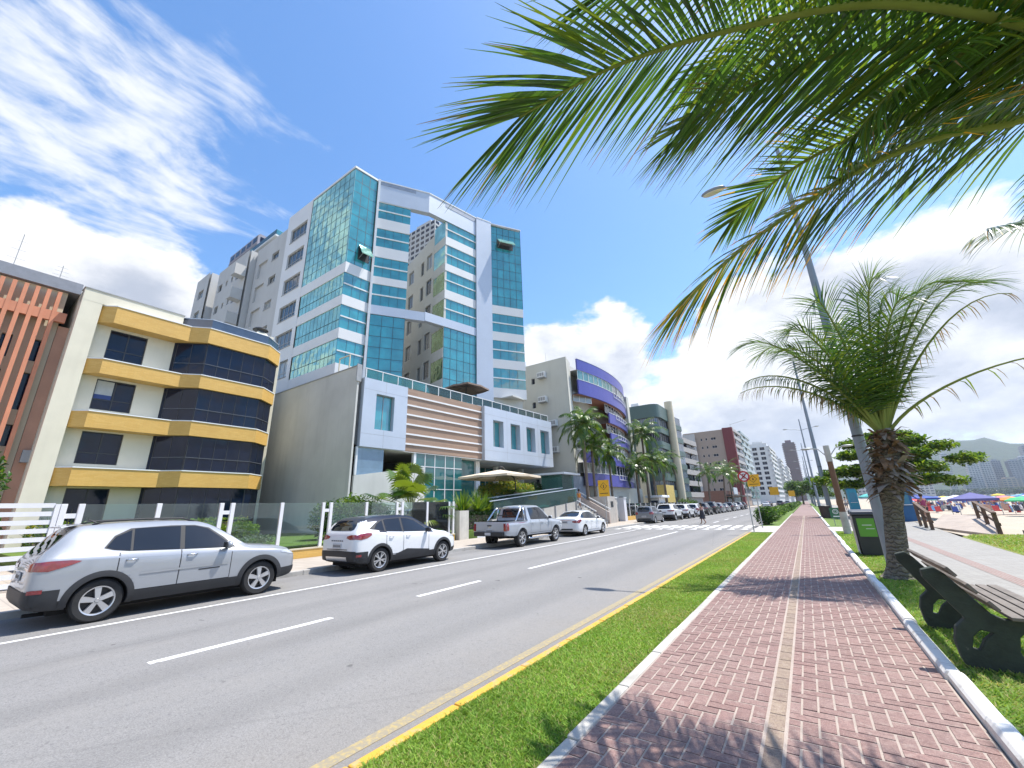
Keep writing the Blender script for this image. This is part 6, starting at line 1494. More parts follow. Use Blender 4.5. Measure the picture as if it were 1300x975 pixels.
# ------------------------------------------------------------------ skyline across the bay and the hills behind
def skyline():
    Mw = mat('bay_white', (.50, .51, .52), .8, ns=.02); Mg = mat('bay_grey', (.30, .32, .36), .8, ns=.02); Mb = mat('bay_beige', (.42, .36, .30), .8, ns=.02); Mgl = mat('bay_window', (.10, .13, .17), .3)
    # (x, width, height, y)
    T = [(312, 12, 104, 1500, Mw, 'slim white tower at the left of the bay skyline'), (352, 20, 72, 1480, Mw, 'white tower with a pale rooftop box'), (378, 18, 84, 1500, Mw, 'white striped tower taller than its left neighbour'), (402, 16, 80, 1520, Mg, 'grey tower behind the white striped one'), (425, 22, 76, 1490, Mg, 'broad grey tower of the bay skyline'), (448, 20, 84, 1510, Mw, 'pale tower with vertical white ribs'), (470, 22, 112, 1540, Mg, 'tallest grey tower with a bare top'), (500, 26, 96, 1480, Mw, 'broad white tower at the right end of the skyline'), (395, 30, 34, 1440, Mb, 'low beige hotel in front of the towers'), (440, 34, 28, 1430, Mb, 'low long beige block at the waterfront'), (332, 22, 40, 1450, Mg, 'low grey block below the slim white tower'), (540, 24, 88, 1500, Mg, 'grey tower past the right edge'),
         (70, 16, 42, 760, Mw, 'white block behind the almond tree on the left'), (96, 20, 36, 800, Mw, 'second white block behind the almond tree'), (140, 20, 46, 950, Mg, 'grey block behind the almond tree crown'), (180, 24, 52, 1050, Mw, 'white tower behind the right side of the almond tree')]
    for x, w, h, y, m, l in T: slab_tower(l, x - w / 2, x + w / 2, y, y + w, h, m, max(5, int(h / 4.5)), 4, .6, Mgl, 3, 'tower', m)
    # wooded hills
    m, nt, bs = newmat('wooded_hill'); co = objco(nt)
    nt.links.new(mixc(nt, ramp(nt, noise(nt, .02, 8, .65, co), [(.3, 0), (.7, 1)]), (.014, .034, .016), (.034, .066, .028)), bs.inputs['Base Color']); bs.inputs['Roughness'].default_value = .95
    bp = N(nt, 'ShaderNodeBump'); bp.inputs['Distance'].default_value = 8; nt.links.new(noise(nt, .035, 6, .65, co), bp.inputs['Height']); nt.links.new(bp.outputs[0], bs.inputs['Normal'])
    ang = np.radians(np.linspace(-60, 44, 150)); az = np.linspace(-60, 44, 150)
    prof = np.interp(az, [-60, -16, -8, -3, 0, 3, 6, 8, 11.0, 12.4, 13.6, 15.6, 16.3, 17.8, 20, 24, 30, 44], [60, 40, 45, 110, 120, 150, 150, 200, 240, 258, 262, 244, 224, 205, 245, 290, 320, 200])
    prof = prof + 9 * np.sin(az * 3.1) + 5 * np.sin(az * 7.7 + 1) + nr.normal(0, 1.5, 150)
    rows = []
    for k, (dr, f) in enumerate([(2350, 0), (2500, .22), (2750, .6), (3000, .92), (3150, 1.0), (3500, .8), (4200, .2)]):
        jit = nr.normal(0, 14 if 0 < k < 4 else 0, 150); rows.append([(dr * math.sin(a), dr * math.cos(a), p * f * 1.05 - 2 + (j if 0 < k < 3 else 0)) for a, p, j in zip(ang, prof, jit)])
    b = MB(); b.grid(rows); tag(b.build('hills', m, smooth='all'), kind='structure')
    M_dk = leafmat('bay_trees', (.035, .07, .025), .2)
    t = tag(leafmesh('bay_trees', nr.uniform([210, 1400, 0], [520, 1428, 14], (3000, 3)), 6, [M_dk], None, up=.8), 'dark band of trees along the far shore', 'trees', None, 'stuff')
skyline()
# ------------------------------------------------------------------ cars
def paint(name, c, metal=.0, rough=.32):
    m, nt, b = newmat('paint_' + name); L = nt.links.new
    n = noise(nt, 3, 4, .6, objco(nt)); L(mixc(nt, ramp(nt, n, [(.3, 0), (.7, 1)]), tuple(x * .94 for x in c), c), b.inputs['Base Color'])
    b.inputs['Metallic'].default_value = metal; b.inputs['Roughness'].default_value = rough; b.inputs['Coat Weight'].default_value = .8; b.inputs['Coat Roughness'].default_value = .05; return m
PT = dict(silver=paint('silver', (.37, .385, .41), .4, .36), white=paint('white', (.72, .73, .74)), pickup=paint('pickup_silver', (.40, .43, .47), .3, .36), grey=paint('grey', (.16, .175, .20), .3), black=paint('black', (.012, .012, .015)), dark=paint('dark_grey', (.05, .052, .058), .2), midsilver=paint('mid_silver', (.33, .34, .36), .4), red=paint('red', (.25, .02, .02)), blue=paint('blue', (.03, .05, .16), .2))
M_clad = mat('black_plastic', (.022, .023, .026), .6, amp=.15); M_navy = paint('roof_black', (.012, .014, .03))
M_cg = glassmat('car_glass', (.010, .013, .018), .02, 0, .7, 1.5, wob=.001); M_tyre = mat('tyre', (.020, .020, .021), .85, amp=.3, ns=9, bump=.2, bs=60)
M_rim = mat('alloy', (.55, .55, .56), .3, metal=.7, amp=.08); M_rimd = mat('rim_dark', (.03, .03, .032), .5, metal=.2)
M_tail = mat('tail_lens', (.22, .006, .012), .12, coat=1, spec=.8, amp=.3, ns=12); M_tail2 = mat('tail_lens_clear', (.30, .10, .12), .12, coat=1); M_head = mat('head_lens', (.45, .47, .5), .08, coat=1, amp=.3, ns=14); M_chrome = mat('chrome', (.65, .66, .68), .12, metal=1); M_plate = mat('plate_grey', (.45, .46, .48), .5)
M_gap = mat('panel_gap', (.006, .006, .007), .9)
def sect(s):
    y, bot, hw, belt, rw, edge, top = s; cl = bot + (.16 if belt - bot > .4 else .05)
    return [(0, bot), (hw * .78, bot), (hw * .95, bot + .02), (hw * .99, cl), (hw * 1.0, (cl + belt) * .5), (hw * .99, belt - .07), (hw * .955, belt), (rw + (hw * .955 - rw) * .06, edge - (edge - belt) * .06), (rw * .97, edge + (top - edge) * .35), (rw * .6, top - (top - edge) * .2), (0, top)]
class Car:
    def __init__(s, spec):
        s.sp = spec; st = np.array(spec['st'], float); yy = st[:, 0]
        n = 76; q = []
        for i in range(len(yy) - 1): k = max(2, int(round(n * (yy[i + 1] - yy[i]) / (yy[-1] - yy[0])))); q += list(np.linspace(i, i + 1, k, endpoint=False))
        q = np.array(q + [len(yy) - 1]); cols = [catm(st[:, j], q) if spec.get('smooth', True) else np.interp(q, np.arange(len(yy)), st[:, j]) for j in range(7)]
        s.rows = []; 
        sub = []
        for i in range(10): k = (3, 2, 2, 4, 4, 2, 4, 2, 3, 3)[i]; sub += list(np.linspace(i, i + 1, k, endpoint=False))
        sub = np.array(sub + [10]); s.bi = int(np.argmin(abs(sub - 6))); s.ci = int(np.argmin(abs(sub - 3)))
        for r in zip(*cols):
            P = np.array(sect(r)); x = np.where(sub <= 3, np.interp(sub, np.arange(11), P[:, 0]), catm(P[:, 0], sub)); z = np.where(sub <= 3, np.interp(sub, np.arange(11), P[:, 1]), catm(P[:, 1], sub)); x[0] = 0; x[-1] = 0
            s.rows.append([(a, r[0], b) for a, b in zip(x, z)])
        nn = len(sub); loops = []
        for row in s.rows: loops.append([(x, y, z) for x, y, z in row] + [(-x, y, z) for x, y, z in row[-2:0:-1]])
        m = len(loops[0]); b = MB(); b.v = [p for l in loops for p in l]
        for i in range(len(loops) - 1):
            for j in range(m):
                j2 = (j + 1) % m; k = j if j < nn - 1 else m - 1 - j
                mi = 2 if k < s.ci else (1 if k >= s.bi and spec.get('roof') and (loops[i][j][1] > -.12 or loops[i][j][2] > 1.385) and loops[i][j][1] < 2.1 else 0)
                if spec.get('noclad') and mi == 2: mi = 0
                b.f.append((i * m + j, (i + 1) * m + j, (i + 1) * m + j2, i * m + j2)); b.m.append(mi)
        for i, rv in ((0, 0), (len(loops) - 1, 1)):
            f = list(range(i * m, i * m + m)); b.f.append(tuple(f if not rv else f[::-1])); b.m.append(0)
        s.b = b; s.bvh = BVHTree.FromPolygons([Vector(v) for v in b.v], [tuple(f) for f in b.f])
    def hit(s, o, d):
        h = s.bvh.ray_cast(Vector(o), Vector(d)); return (h[0], h[1]) if h[0] is not None else (None, None)
    def patch(s, view, us, lo, hi, off=.004, nr_=5, arch=None, mb=None, m=0):
        """grid patch projected on the body; view side/left/rear/front; us = list of horizontal coords, lo/hi = heights"""
        mb = mb or MB(); us = list(us); U = np.linspace(us[0], us[-1], max(8, int(abs(us[-1] - us[0]) / .035))); U = np.unique(np.concatenate([U, us])); Lo = np.interp(U, us, lo); Hi = np.interp(U, us, hi); G = {}
        for i, u in enumerate(U):
            for j in range(nr_ + 1):
                z = Lo[i] + (Hi[i] - Lo[i]) * j / nr_
                o, d = {'side': ((3, u, z), (-1, 0, 0)), 'left': ((-3, u, z), (1, 0, 0)), 'rear': ((u, -4, z), (0, 1, 0)), 'front': ((u, 8, z), (0, -1, 0)), 'top': ((z, u, 4), (0, 0, -1))}[view]
                p, nn = s.hit(o, d)
                if p is None: continue
                if nn.dot(Vector(d)) > 0: nn = -nn
                if arch and any((u - a) ** 2 + (z - s.sp['tr']) ** 2 < (s.sp['ar'] + .045) ** 2 for a in (0, s.sp['wb'])): continue
                G[i, j] = len(mb.v); mb.v.append(tuple(p + nn * off))
        for i in range(len(U) - 1):
            for j in range(nr_):
                k = [(i, j), (i + 1, j), (i + 1, j + 1), (i, j + 1)]
                if all(q in G for q in k): mb.f.append(tuple(G[q] for q in k)); mb.m.append(m)
        return mb
    def both(s, *a, **k):
        mb = s.patch('side', *a, **k); return s.patch('left', *a, mb=mb, **k)
def wheelmesh(r, w, style):
    b = MB(); ri = r * .66
    b.lathe([(ri, -w / 2 + .01), (r * .90, -w / 2), (r * .97, -w / 2 + .02), (r, -w / 2 + .05), (r, w / 2 - .05), (r * .97, w / 2 - .02), (r * .90, w / 2), (ri, w / 2 - .01), (ri, -w / 2 + .01)], 40, axis='x')
    for z in np.linspace(-w / 2 + .06, w / 2 - .06, 4): b.lathe([(r + .001, z - .006), (r + .004, z - .006), (r + .004, z + .006), (r + .001, z + .006)], 40, axis='x', close=True)
    g = MB(); o = w / 2 - .012
    g.lathe([(ri * 1.01, o + .004), (ri * .93, o - .004), (ri * .90, o - .05), (ri * .88, -o)], 40, axis='x')
    g.lathe([(0, o - .075), (ri * .9, o - .085)], 32, axis='x', m=1)
    g.lathe([(0, o + .004), (ri * .13, o + .004), (ri * .2, o - .02), (ri * .22, o - .07)], 20, axis='x')
    n = {'five': 5, 'double': 5, 'six': 6}[style]
    for k in range(n):
        a = 2 * PI * k / n + .3
        for da, w0, w1 in (((0, .2, .30),) if style == 'five' else ((-.20, .10, .10), (.20, .10, .10)) if style == 'double' else ((0, .14, .17),)):
            c, s_ = math.cos(a), math.sin(a); c2, s2 = math.cos(a + da), math.sin(a + da); r0, r1 = ri * .15, ri * .95
            p0 = np.array([0, c * r0, s_ * r0]); p1 = np.array([0, c2 * r1, s2 * r1]); t = np.array([0, -s_, c]); t2 = np.array([0, -s2, c2]); h0, h1 = ri * w0 * .8, ri * w1 * .8; X = np.array([1, 0, 0])
            g.hexa([p0 - t * h0 + X * (o - .05), p0 + t * h0 + X * (o - .05), p1 + t2 * h1 + X * (o - .05), p1 - t2 * h1 + X * (o - .05), p0 - t * h0 * .8 + X * (o - .002), p0 + t * h0 * .8 + X * (o - .002), p1 + t2 * h1 * .85 + X * (o - .008), p1 - t2 * h1 * .85 + X * (o - .008)])
    return b, g
def make_car(name, label, cat, sp, pnt, loc, group=None):
    t = thing(name, label, cat, (0, 0, 0), group); c = Car(sp); wb, tr, ar = sp['wb'], sp['tr'], sp['ar']; W2 = sp['hw']
    roofm = M_navy if sp.get('roof') else pnt
    body = c.b.build('body', [pnt, roofm, M_clad], t)
    cut = MB()
    for y in (0, wb):
        for s in (-1, 1):
            cut.lathe([(0, s * .52), (ar, s * .52), (ar, s * 1.3), (0, s * 1.3)], 40, (0, y, tr), 'x', m=2)
    if sp.get('bed'): cut.box(*sp['bed'], m=2)
    co = cut.build('cutter', [pnt, roofm, M_clad]); mod = body.modifiers.new('b', 'BOOLEAN'); mod.operation = 'DIFFERENCE'; mod.object = co; mod.solver = 'EXACT'
    dg = bpy.context.evaluated_depsgraph_get(); me = bpy.data.meshes.new_from_object(body.evaluated_get(dg)); body.modifiers.clear(); old = body.data; body.data = me; me.name = 'body'; bpy.data.meshes.remove(old); bpy.data.objects.remove(co)
    me.polygons.foreach_set('use_smooth', [True] * len(me.polygons)); me.set_sharp_from_angle(angle=R(32))
    # wheels
    tb, rb = wheelmesh(tr, sp.get('tw', .22), sp['rim']); tyre = rim = None
    for y in (0, wb):
        for s in (1, -1):
            if tyre is None: o = tb.build('wheel', M_tyre, t, smooth=40); r = rb.build('rim', [sp.get('rimm', M_rim), M_rimd], o, smooth=35); tyre, rim = o, r
            else: o = tyre.copy(); col.objects.link(o); r = rim.copy(); col.objects.link(r); r.parent = o
            o.location = (s * (W2 - sp.get('tw', .22) / 2 - .015), y, tr); o.rotation_euler = (rnd.uniform(0, 6), 0, 0 if s > 0 else PI)
            if y and sp.get('steer'): o.rotation_euler.z += R(sp['steer'])
    # arch trims
    if sp.get('arch', True):
        for y in (0, wb):
            for s in (1, -1):
                b = MB(); rows = []
                for k in range(27):
                    a = R(-14 + 208 * k / 26); row = []
                    for q in (ar - .012, ar + .02, ar + sp.get('archw', .075)):
                        yy, z = y + q * math.cos(a), tr + q * math.sin(a); p, nn = c.hit((s * 3, yy, max(z, sp['st'][6][1] + .015)), (-s, 0, 0)); row.append((p.x + s * (.022 if q < ar + .05 else .008), yy, max(z, sp['st'][6][1] + .0)) if p is not None else None)
                    if all(row): rows.append(row)
                for r_ in rows: r_.insert(0, (r_[0][0] - s * .12, r_[0][1], r_[0][2]))
                b.grid(rows); b.build('wheel_arch', M_clad if not sp.get('archpaint') else pnt, t, smooth=50)
    # glazing
    for w in sp['win']: 
        for v in ('side', 'left'): c.patch(v, *w, off=.006).build('side_window', M_cg, t, smooth='all')
    if sp.get('wintrim'): 
        for v in ('side', 'left'): c.patch(v, *sp['wintrim'], off=.003).build('window_trim', M_clad, t, smooth='all')
    w = sp['rearwin']; c.patch('rear', w[0], w[1], w[2], off=.006, nr_=6).build('rear_window', M_cg, t, smooth='all')
    w = sp['screen']; c.patch('front', w[0], w[1], w[2], off=.006, nr_=6).build('windscreen', M_cg, t, smooth='all')
    # doors, seams, handles
    d = sp['doors']; zb_, zt_ = sp['doorz']
    for i in range(len(d) - 1):
        for v, s in (('side', 1), ('left', -1)):
            o = c.patch(v, [d[i] + .012, d[i + 1] - .012], [zb_, zb_], [zt_[i], zt_[i + 1]], off=.0035, nr_=10, arch=True).build('door', pnt, t, smooth='all')
            hy = d[i] + .10 if not sp.get('hfront') else d[i] + .1; hz = sp['hz']; p, nn = c.hit((s * 3, hy + .08, hz), (-s, 0, 0))
            h = MB(); h.tube([(p.x + s * .004, hy, hz), (p.x + s * .035, hy + .03, hz + .004), (p.x + s * .038, hy + .13, hz + .004), (p.x + s * .006, hy + .17, hz)], [.012, .013, .013, .012], 8); h.build('handle', sp.get('hm', pnt), o, smooth='all')
    for v in ('side', 'left'):
        g = MB()
        for y in d: c.patch(v, [y - .006, y + .006], [zb_, zb_], [np.interp(y, d, zt_)] * 2, off=.0015, nr_=14, arch=True, mb=g)
        c.patch(v, [d[0], d[-1]], [zb_ - .012] * 2, [zb_] * 2, off=.0015, nr_=1, arch=True, mb=g); g.build('door_seams', M_gap, t)
    for nm, m, pats in sp.get('extra', []):
        bs = {}
        for v, us, lo, hi, off in pats:
            for v2 in (('side', 'left') if v == 'both' else (v,)):
                key = 'x' if any(p[0] == 'rear' for p in pats) and len(pats) == 2 or nm == 'boot_lettering' else v2
                c.patch(v2, us, lo, hi, off, 4, mb=bs.setdefault(key, MB()))
        for b in bs.values(): b.build(nm, m if m else pnt, t, smooth='all')
    for v, s in (('side', 1), ('left', -1)):   # lamps, one mesh each
        us, lo, hi = sp['tail_side']; b = c.patch(v, us, lo, hi, .008, 4)
        ur, lr, hr = sp['tail_rear']; c.patch('rear', [s * u for u in ur] if s > 0 else [-u for u in ur][::-1], lr if s > 0 else lr[::-1], hr if s > 0 else hr[::-1], .008, 4, mb=b); b.build('tail_light', sp.get('tailm', M_tail), t, smooth='all')
        us, lo, hi = sp['head']; c.patch(v, us, lo, hi, .008, 4).build('headlight', M_head, t, smooth='all')
        my, mz = sp['mirror']; p, nn = c.hit((s * 3, my, mz - .08), (-s, 0, 0)); b = MB(); x = p.x
        b.ball((x + s * .13, my, mz), .11, (1.0, .62, .72), 14, 8); o = b.build('mirror', sp.get('mirm', pnt), t, smooth='all'); b = MB(); b.bar((x - s * .02, my + .02, mz - .07), (x + s * .09, my + .01, mz - .035), .05, .04); b.box(min(x + s * .05, x + s * .21), max(x + s * .05, x + s * .21), my - .075, my - .062, mz - .055, mz + .055); b.build('mirror_stalk', M_clad, o)
    px, pz = sp['plate']; p, nn = c.hit((px, -4, pz), (0, 1, 0)); b = MB(); b.box(px - .2, px + .2, p.y - .022, p.y - .008, pz - .065, pz + .065); o = b.build('licence_plate', M_plate, t)
    b = MB()
    for k in range(7): x = px - .15 + k * .05; b.box(x - .014, x + .014, p.y - .0235, p.y - .0222, pz - .03, pz + .025)
    b.build('plate_characters', M_blk, o)
    z0 = sp['st'][6][1]; b = MB(); b.box(-W2 * .72, W2 * .72, -.55, wb + .5, z0 - .06, z0 + .06); b.tube([(-W2 * .8, 0, tr), (W2 * .8, 0, tr)], .05, 6); b.tube([(-W2 * .8, wb, tr), (W2 * .8, wb, tr)], .05, 6); b.tube([(.45, -.5, z0 - .04), (.45, sp['st'][0][0] + .1, z0 - .03)], .03, 8); b.build('underbody', M_gap, t)
    if sp.get('more'): sp['more'](t, c, pnt)
    t.location = loc; return t
def mir(us, lo, hi): return us, lo, hi
def suv_more(t, c, pnt):
    for s in (-1, 1):
        pts = []
        for y in (-.25, -.1, .5, 1.1, 1.3):
            p, nn = c.hit((s * .56, y, 4), (0, 0, -1)); pts.append((s * .56, y, p.z + (.05 if -.2 < y < 1.2 else .0)))
        b = MB(); b.tube(pts, .018, 7); b.build('roof_rail', M_clad, t, smooth='all')
    b = MB(); p, nn = c.hit((0, -4, 1.50), (0, 1, 0)); b.hexa([(-.55, p.y - .10, 1.555), (.55, p.y - .10, 1.555), (.5, p.y + .12, 1.60), (-.5, p.y + .12, 1.60), (-.54, p.y - .10, 1.575), (.54, p.y - .10, 1.575), (.5, p.y + .14, 1.625), (-.5, p.y + .14, 1.625)]); bevel(b.build('spoiler', pnt, t), .008)
    b = MB(); b.tube([(.1, p.y - .22, 1.16), (-.35, p.y - .12, 1.22)], .008, 5); b.build('rear_wiper', M_gap, t)
    b = MB(); b.tube([(0, -.1, 1.63), (0, -.22, 1.70)], [.02, .006], 6); b.build('antenna', M_clad, t)
SUV = dict(wb=2.636, tr=.345, ar=.395, hw=.91, rim='five', arch=True, archw=.085, steer=0,
    st=[(-.89, .46, .70, .92, .64, .96, .97), (-.865, .38, .80, .99, .73, 1.03, 1.05), (-.80, .32, .865, 1.06, .73, 1.13, 1.15), (-.66, .28, .895, 1.09, .69, 1.31, 1.345), (-.46, .26, .905, 1.09, .635, 1.53, 1.575), (-.2, .25, .91, 1.08, .62, 1.575, 1.62), (.3, .24, .91, 1.065, .625, 1.60, 1.645), (1.0, .24, .91, 1.04, .625, 1.595, 1.645), (1.5, .24, .91, 1.02, .61, 1.53, 1.59), (1.95, .24, .91, 1.005, .65, 1.30, 1.36), (2.3, .24, .91, .985, .74, 1.07, 1.13), (2.5, .24, .91, .965, .76, 1.02, 1.075), (2.95, .26, .90, .92, .74, .97, 1.02), (3.25, .29, .86, .85, .66, .91, .95), (3.42, .34, .77, .77, .56, .83, .87), (3.50, .40, .62, .68, .46, .74, .78)],
    win=[([-.03, .08, .30], [1.20, 1.155, 1.125], [1.205, 1.37, 1.48]), ([.34, .5, 1.06], [1.12, 1.115, 1.085], [1.50, 1.51, 1.515]), ([1.14, 1.35, 1.55, 1.80, 2.02], [1.08, 1.075, 1.065, 1.055, 1.05], [1.515, 1.50, 1.44, 1.25, 1.06])],
    wintrim=([-.06, .06, .28, .9, 1.3, 1.57, 1.85, 2.08], [1.19, 1.15, 1.115, 1.085, 1.065, 1.05, 1.04, 1.035], [1.20, 1.39, 1.51, 1.535, 1.525, 1.46, 1.26, 1.04]),
    rearwin=([-.60, -.52, 0, .52, .60], [1.17, 1.14, 1.13, 1.14, 1.17], [1.30, 1.50, 1.535, 1.50, 1.30]), screen=([-.66, -.55, 0, .55, .66], [1.15, 1.12, 1.14, 1.12, 1.15], [1.28, 1.50, 1.56, 1.50, 1.28]),
    doors=[.16, 1.09, 2.0], doorz=(.45, [1.10, 1.07, 1.03]), hz=.965,
    tail_side=([-.86, -.7, -.45, -.33], [.90, .885, .96, 1.01], [1.03, 1.045, 1.04, 1.02]), tail_rear=([.36, .6, .80], [.93, .90, .90], [1.0, 1.01, 1.02]), head=([3.05, 3.25, 3.42], [.84, .80, .76], [.88, .88, .85]), mirror=(1.88, 1.10), plate=(0, .80), more=suv_more, hm=M_chrome,
    extra=[('rear_bumper', M_clad, [('rear', [-.84, 0, .84], [.34] * 3, [.60] * 3, .012), ('both', [-.88, -.5], [.30, .30], [.60, .60], .010)]), ('sill_cladding', M_clad, [('both', [.42, 2.2], [.26, .26], [.44, .44], .008)]), ('front_bumper', M_clad, [('both', [3.05, 3.46], [.34, .40], [.50, .52], .008)]), ('side_moulding', None, [('both', [.5, 1.95], [.70, .715], [.735, .75], .014)]), ('badge', M_rimd, [('both', [1.42, 1.80], [.655, .66], [.675, .68], .008)]), ('fog_reflector', M_tail, [('both', [-.85, -.70], [.56, .56], [.62, .62], .016)]), ('emblem', M_rimd, [('rear', [-.6, -.38], [.985, .985], [1.01, 1.01], .008)])])
CROSS = dict(SUV); CROSS.update(wb=2.606, tr=.335, ar=.385, hw=.90, roof=True, rim='double', rimm=M_rim, hm=PT['white'], mirm=M_navy, tailm=M_tail, steer=0, archw=.07,
    st=[(-.87, .44, .66, .88, .56, .93, .95), (-.84, .37, .79, .98, .66, 1.05, 1.08), (-.76, .32, .855, 1.06, .70, 1.17, 1.20), (-.60, .27, .885, 1.10, .66, 1.36, 1.41), (-.38, .25, .895, 1.11, .60, 1.48, 1.53), (0, .24, .90, 1.09, .60, 1.53, 1.575), (.5, .24, .90, 1.06, .61, 1.55, 1.60), (1.0, .24, .90, 1.03, .61, 1.53, 1.585), (1.4, .24, .90, 1.01, .60, 1.46, 1.52), (1.85, .24, .90, .99, .65, 1.25, 1.31), (2.25, .24, .90, .97, .73, 1.06, 1.11), (2.45, .24, .90, .95, .75, 1.01, 1.055), (2.9, .26, .885, .89, .70, .95, .99), (3.2, .29, .82, .80, .60, .86, .90), (3.37, .34, .70, .70, .50, .76, .80), (3.44, .40, .56, .62, .42, .68, .71)],
    win=[([-.22, -.1, .12], [1.20, 1.17, 1.13], [1.205, 1.33, 1.43]), ([.18, .3, .80], [1.125, 1.115, 1.085], [1.44, 1.46, 1.475]), ([.88, 1.1, 1.4, 1.7, 1.96], [1.08, 1.07, 1.055, 1.045, 1.04], [1.475, 1.46, 1.395, 1.22, 1.05])],
    wintrim=([-.40, -.1, .2, .9, 1.2, 1.5, 1.8, 2.06], [1.20, 1.155, 1.11, 1.065, 1.055, 1.04, 1.03, 1.025], [1.205, 1.38, 1.47, 1.505, 1.49, 1.41, 1.22, 1.03]),
    rearwin=([-.58, -.48, 0, .48, .58], [1.20, 1.17, 1.165, 1.17, 1.20], [1.30, 1.43, 1.455, 1.43, 1.30]), doors=[.18, .84, 1.92], doorz=(.46, [1.10, 1.06, 1.015]), hz=.955,
    tail_side=([-.84, -.7, -.5, -.36], [.94, .92, .96, 1.03], [1.02, 1.08, 1.10, 1.09]), tail_rear=([.42, .6, .78], [.97, .93, .93], [1.02, 1.06, 1.06]), head=([2.95, 3.15, 3.34], [.82, .78, .72], [.87, .86, .82]), mirror=(1.82, 1.08), plate=(0, .76), more=None,
    extra=[('rear_bumper', M_clad, [('rear', [-.82, 0, .82], [.36] * 3, [.62, .64, .62], .012), ('both', [-.86, -.45], [.30, .30], [.60, .60], .010)]), ('skid_plate', M_rim, [('rear', [-.5, 0, .5], [.37] * 3, [.47] * 3, .02)]), ('sill_cladding', M_clad, [('both', [.42, 2.2], [.26, .26], [.43, .43], .008), ('both', [.55, 1.0, 1.95], [.43, .43, .43], [.44, .56, .47], .008)]), ('fog_reflector', M_tail, [('both', [-.80, -.66], [.47, .47], [.53, .53], .016)]), ('rear_strip', M_clad, [('rear', [-.5, .5], [.655] * 2, [.675] * 2, .01)]), ('boot_lettering', M_rimd, [('rear', [-.3 + .1 * k, -.23 + .1 * k], [.885] * 2, [.915] * 2, .008) for k in range(6)])])
def pick_more(t, c, pnt):
    for s in (-1, 1):
        b = MB(); b.tube([(s * .80, -.35, 1.08), (s * .80, -.30, 1.16), (s * .74, .12, 1.58), (s * .69, .32, 1.70), (s * .69, .52, 1.70)], .04, 8); b.tube([(s * .80, .42, 1.1), (s * .72, .40, 1.68)], .035, 8); b.build('sports_bar', M_chrome, t, smooth='all')
    b = MB(); b.tube([(-.7, .3, 1.70), (.7, .3, 1.70)], .035, 8); b.build('sports_bar', M_chrome, t, smooth='all')
    b = MB(); b.box(-.80, .80, -1.36, -1.23, .52, .70); bevel(b.build('rear_bumper', M_clad, t), .02)
    b = MB(); b.box(-.16, .16, -1.375, -1.36, .56, .67); b.build('tow_plate', M_plate, t)
    for s in (-1, 1): b = MB(); b.tube([(s * .96, .45, .36), (s * .98, .6, .33), (s * .98, 2.45, .33), (s * .96, 2.6, .36)], .04, 8); b.build('side_step', M_chrome, t, smooth='all')
    b = MB(); b.box(-.12, .12, -1.245, -1.228, .93, .98); b.build('tailgate_handle', M_rimd, t)
    b = MB(); b.tube([(-.7, .3, 1.35), (.7, .3, 1.35)], .02, 6); b.build('guard_bar', M_clad, t)
PICK = dict(wb=3.095, tr=.385, ar=.445, hw=.955, rim='six', tw=.25, smooth=False, archpaint=True, archw=.10, noclad=True, bed=(-.80, .80, -1.13, .46, .62, 1.4),
    st=[(-1.22, .60, .90, 1.02, .87, 1.06, 1.06), (-1.20, .54, .94, 1.05, .91, 1.10, 1.10), (-1.0, .50, .95, 1.06, .92, 1.105, 1.105), (-.4, .47, .955, 1.06, .92, 1.11, 1.11), (.3, .46, .955, 1.06, .92, 1.11, 1.11), (.50, .46, .955, 1.07, .92, 1.12, 1.12), (.54, .46, .955, 1.09, .84, 1.22, 1.24), (.66, .46, .955, 1.10, .70, 1.66, 1.72), (.8, .46, .955, 1.10, .69, 1.73, 1.79), (1.2, .46, .955, 1.10, .69, 1.75, 1.82), (1.7, .46, .955, 1.09, .68, 1.74, 1.815), (2.1, .46, .955, 1.08, .67, 1.62, 1.69), (2.65, .46, .955, 1.06, .73, 1.27, 1.33), (2.85, .46, .955, 1.05, .80, 1.13, 1.19), (3.0, .46, .955, 1.04, .82, 1.10, 1.16), (3.6, .48, .95, 1.0, .80, 1.05, 1.11), (3.85, .52, .92, .95, .74, 1.0, 1.05), (3.97, .58, .84, .86, .66, .92, .95)],
    win=[([.82, .9, 1.5], [1.16, 1.16, 1.15], [1.60, 1.66, 1.68]), ([1.62, 1.9, 2.2, 2.55], [1.15, 1.145, 1.14, 1.13], [1.68, 1.65, 1.47, 1.17])], wintrim=([.79, 1.55, 1.95, 2.3, 2.62], [1.145, 1.135, 1.13, 1.125, 1.12], [1.68, 1.70, 1.68, 1.46, 1.13]),
    rearwin=([-.60, -.55, .55, .60], [1.24] * 4, [1.58, 1.64, 1.64, 1.58]), screen=([-.68, -.58, 0, .58, .68], [1.24, 1.20, 1.22, 1.20, 1.24], [1.40, 1.64, 1.70, 1.64, 1.40]), doors=[.72, 1.56, 2.62], doorz=(.56, [1.12, 1.11, 1.09]), hz=1.0,
    tail_side=([-1.20, -1.05], [.74, .74], [1.03, 1.03]), tail_rear=([.77, .93], [.72, .72], [1.04, 1.04]), head=([3.55, 3.75, 3.92], [.86, .84, .80], [1.0, .99, .94]), mirror=(2.48, 1.20), plate=(0, .74), more=pick_more,
    extra=[('tailgate', None, [('rear', [-.76, .76], [.73] * 2, [1.085] * 2, .006)]), ('side_crease', None, [('both', [.5, 2.6], [.60] * 2, [.63] * 2, .01)]), ('emblem', M_chrome, [('rear', [-.05, .05], [.86] * 2, [.92] * 2, .012)])])
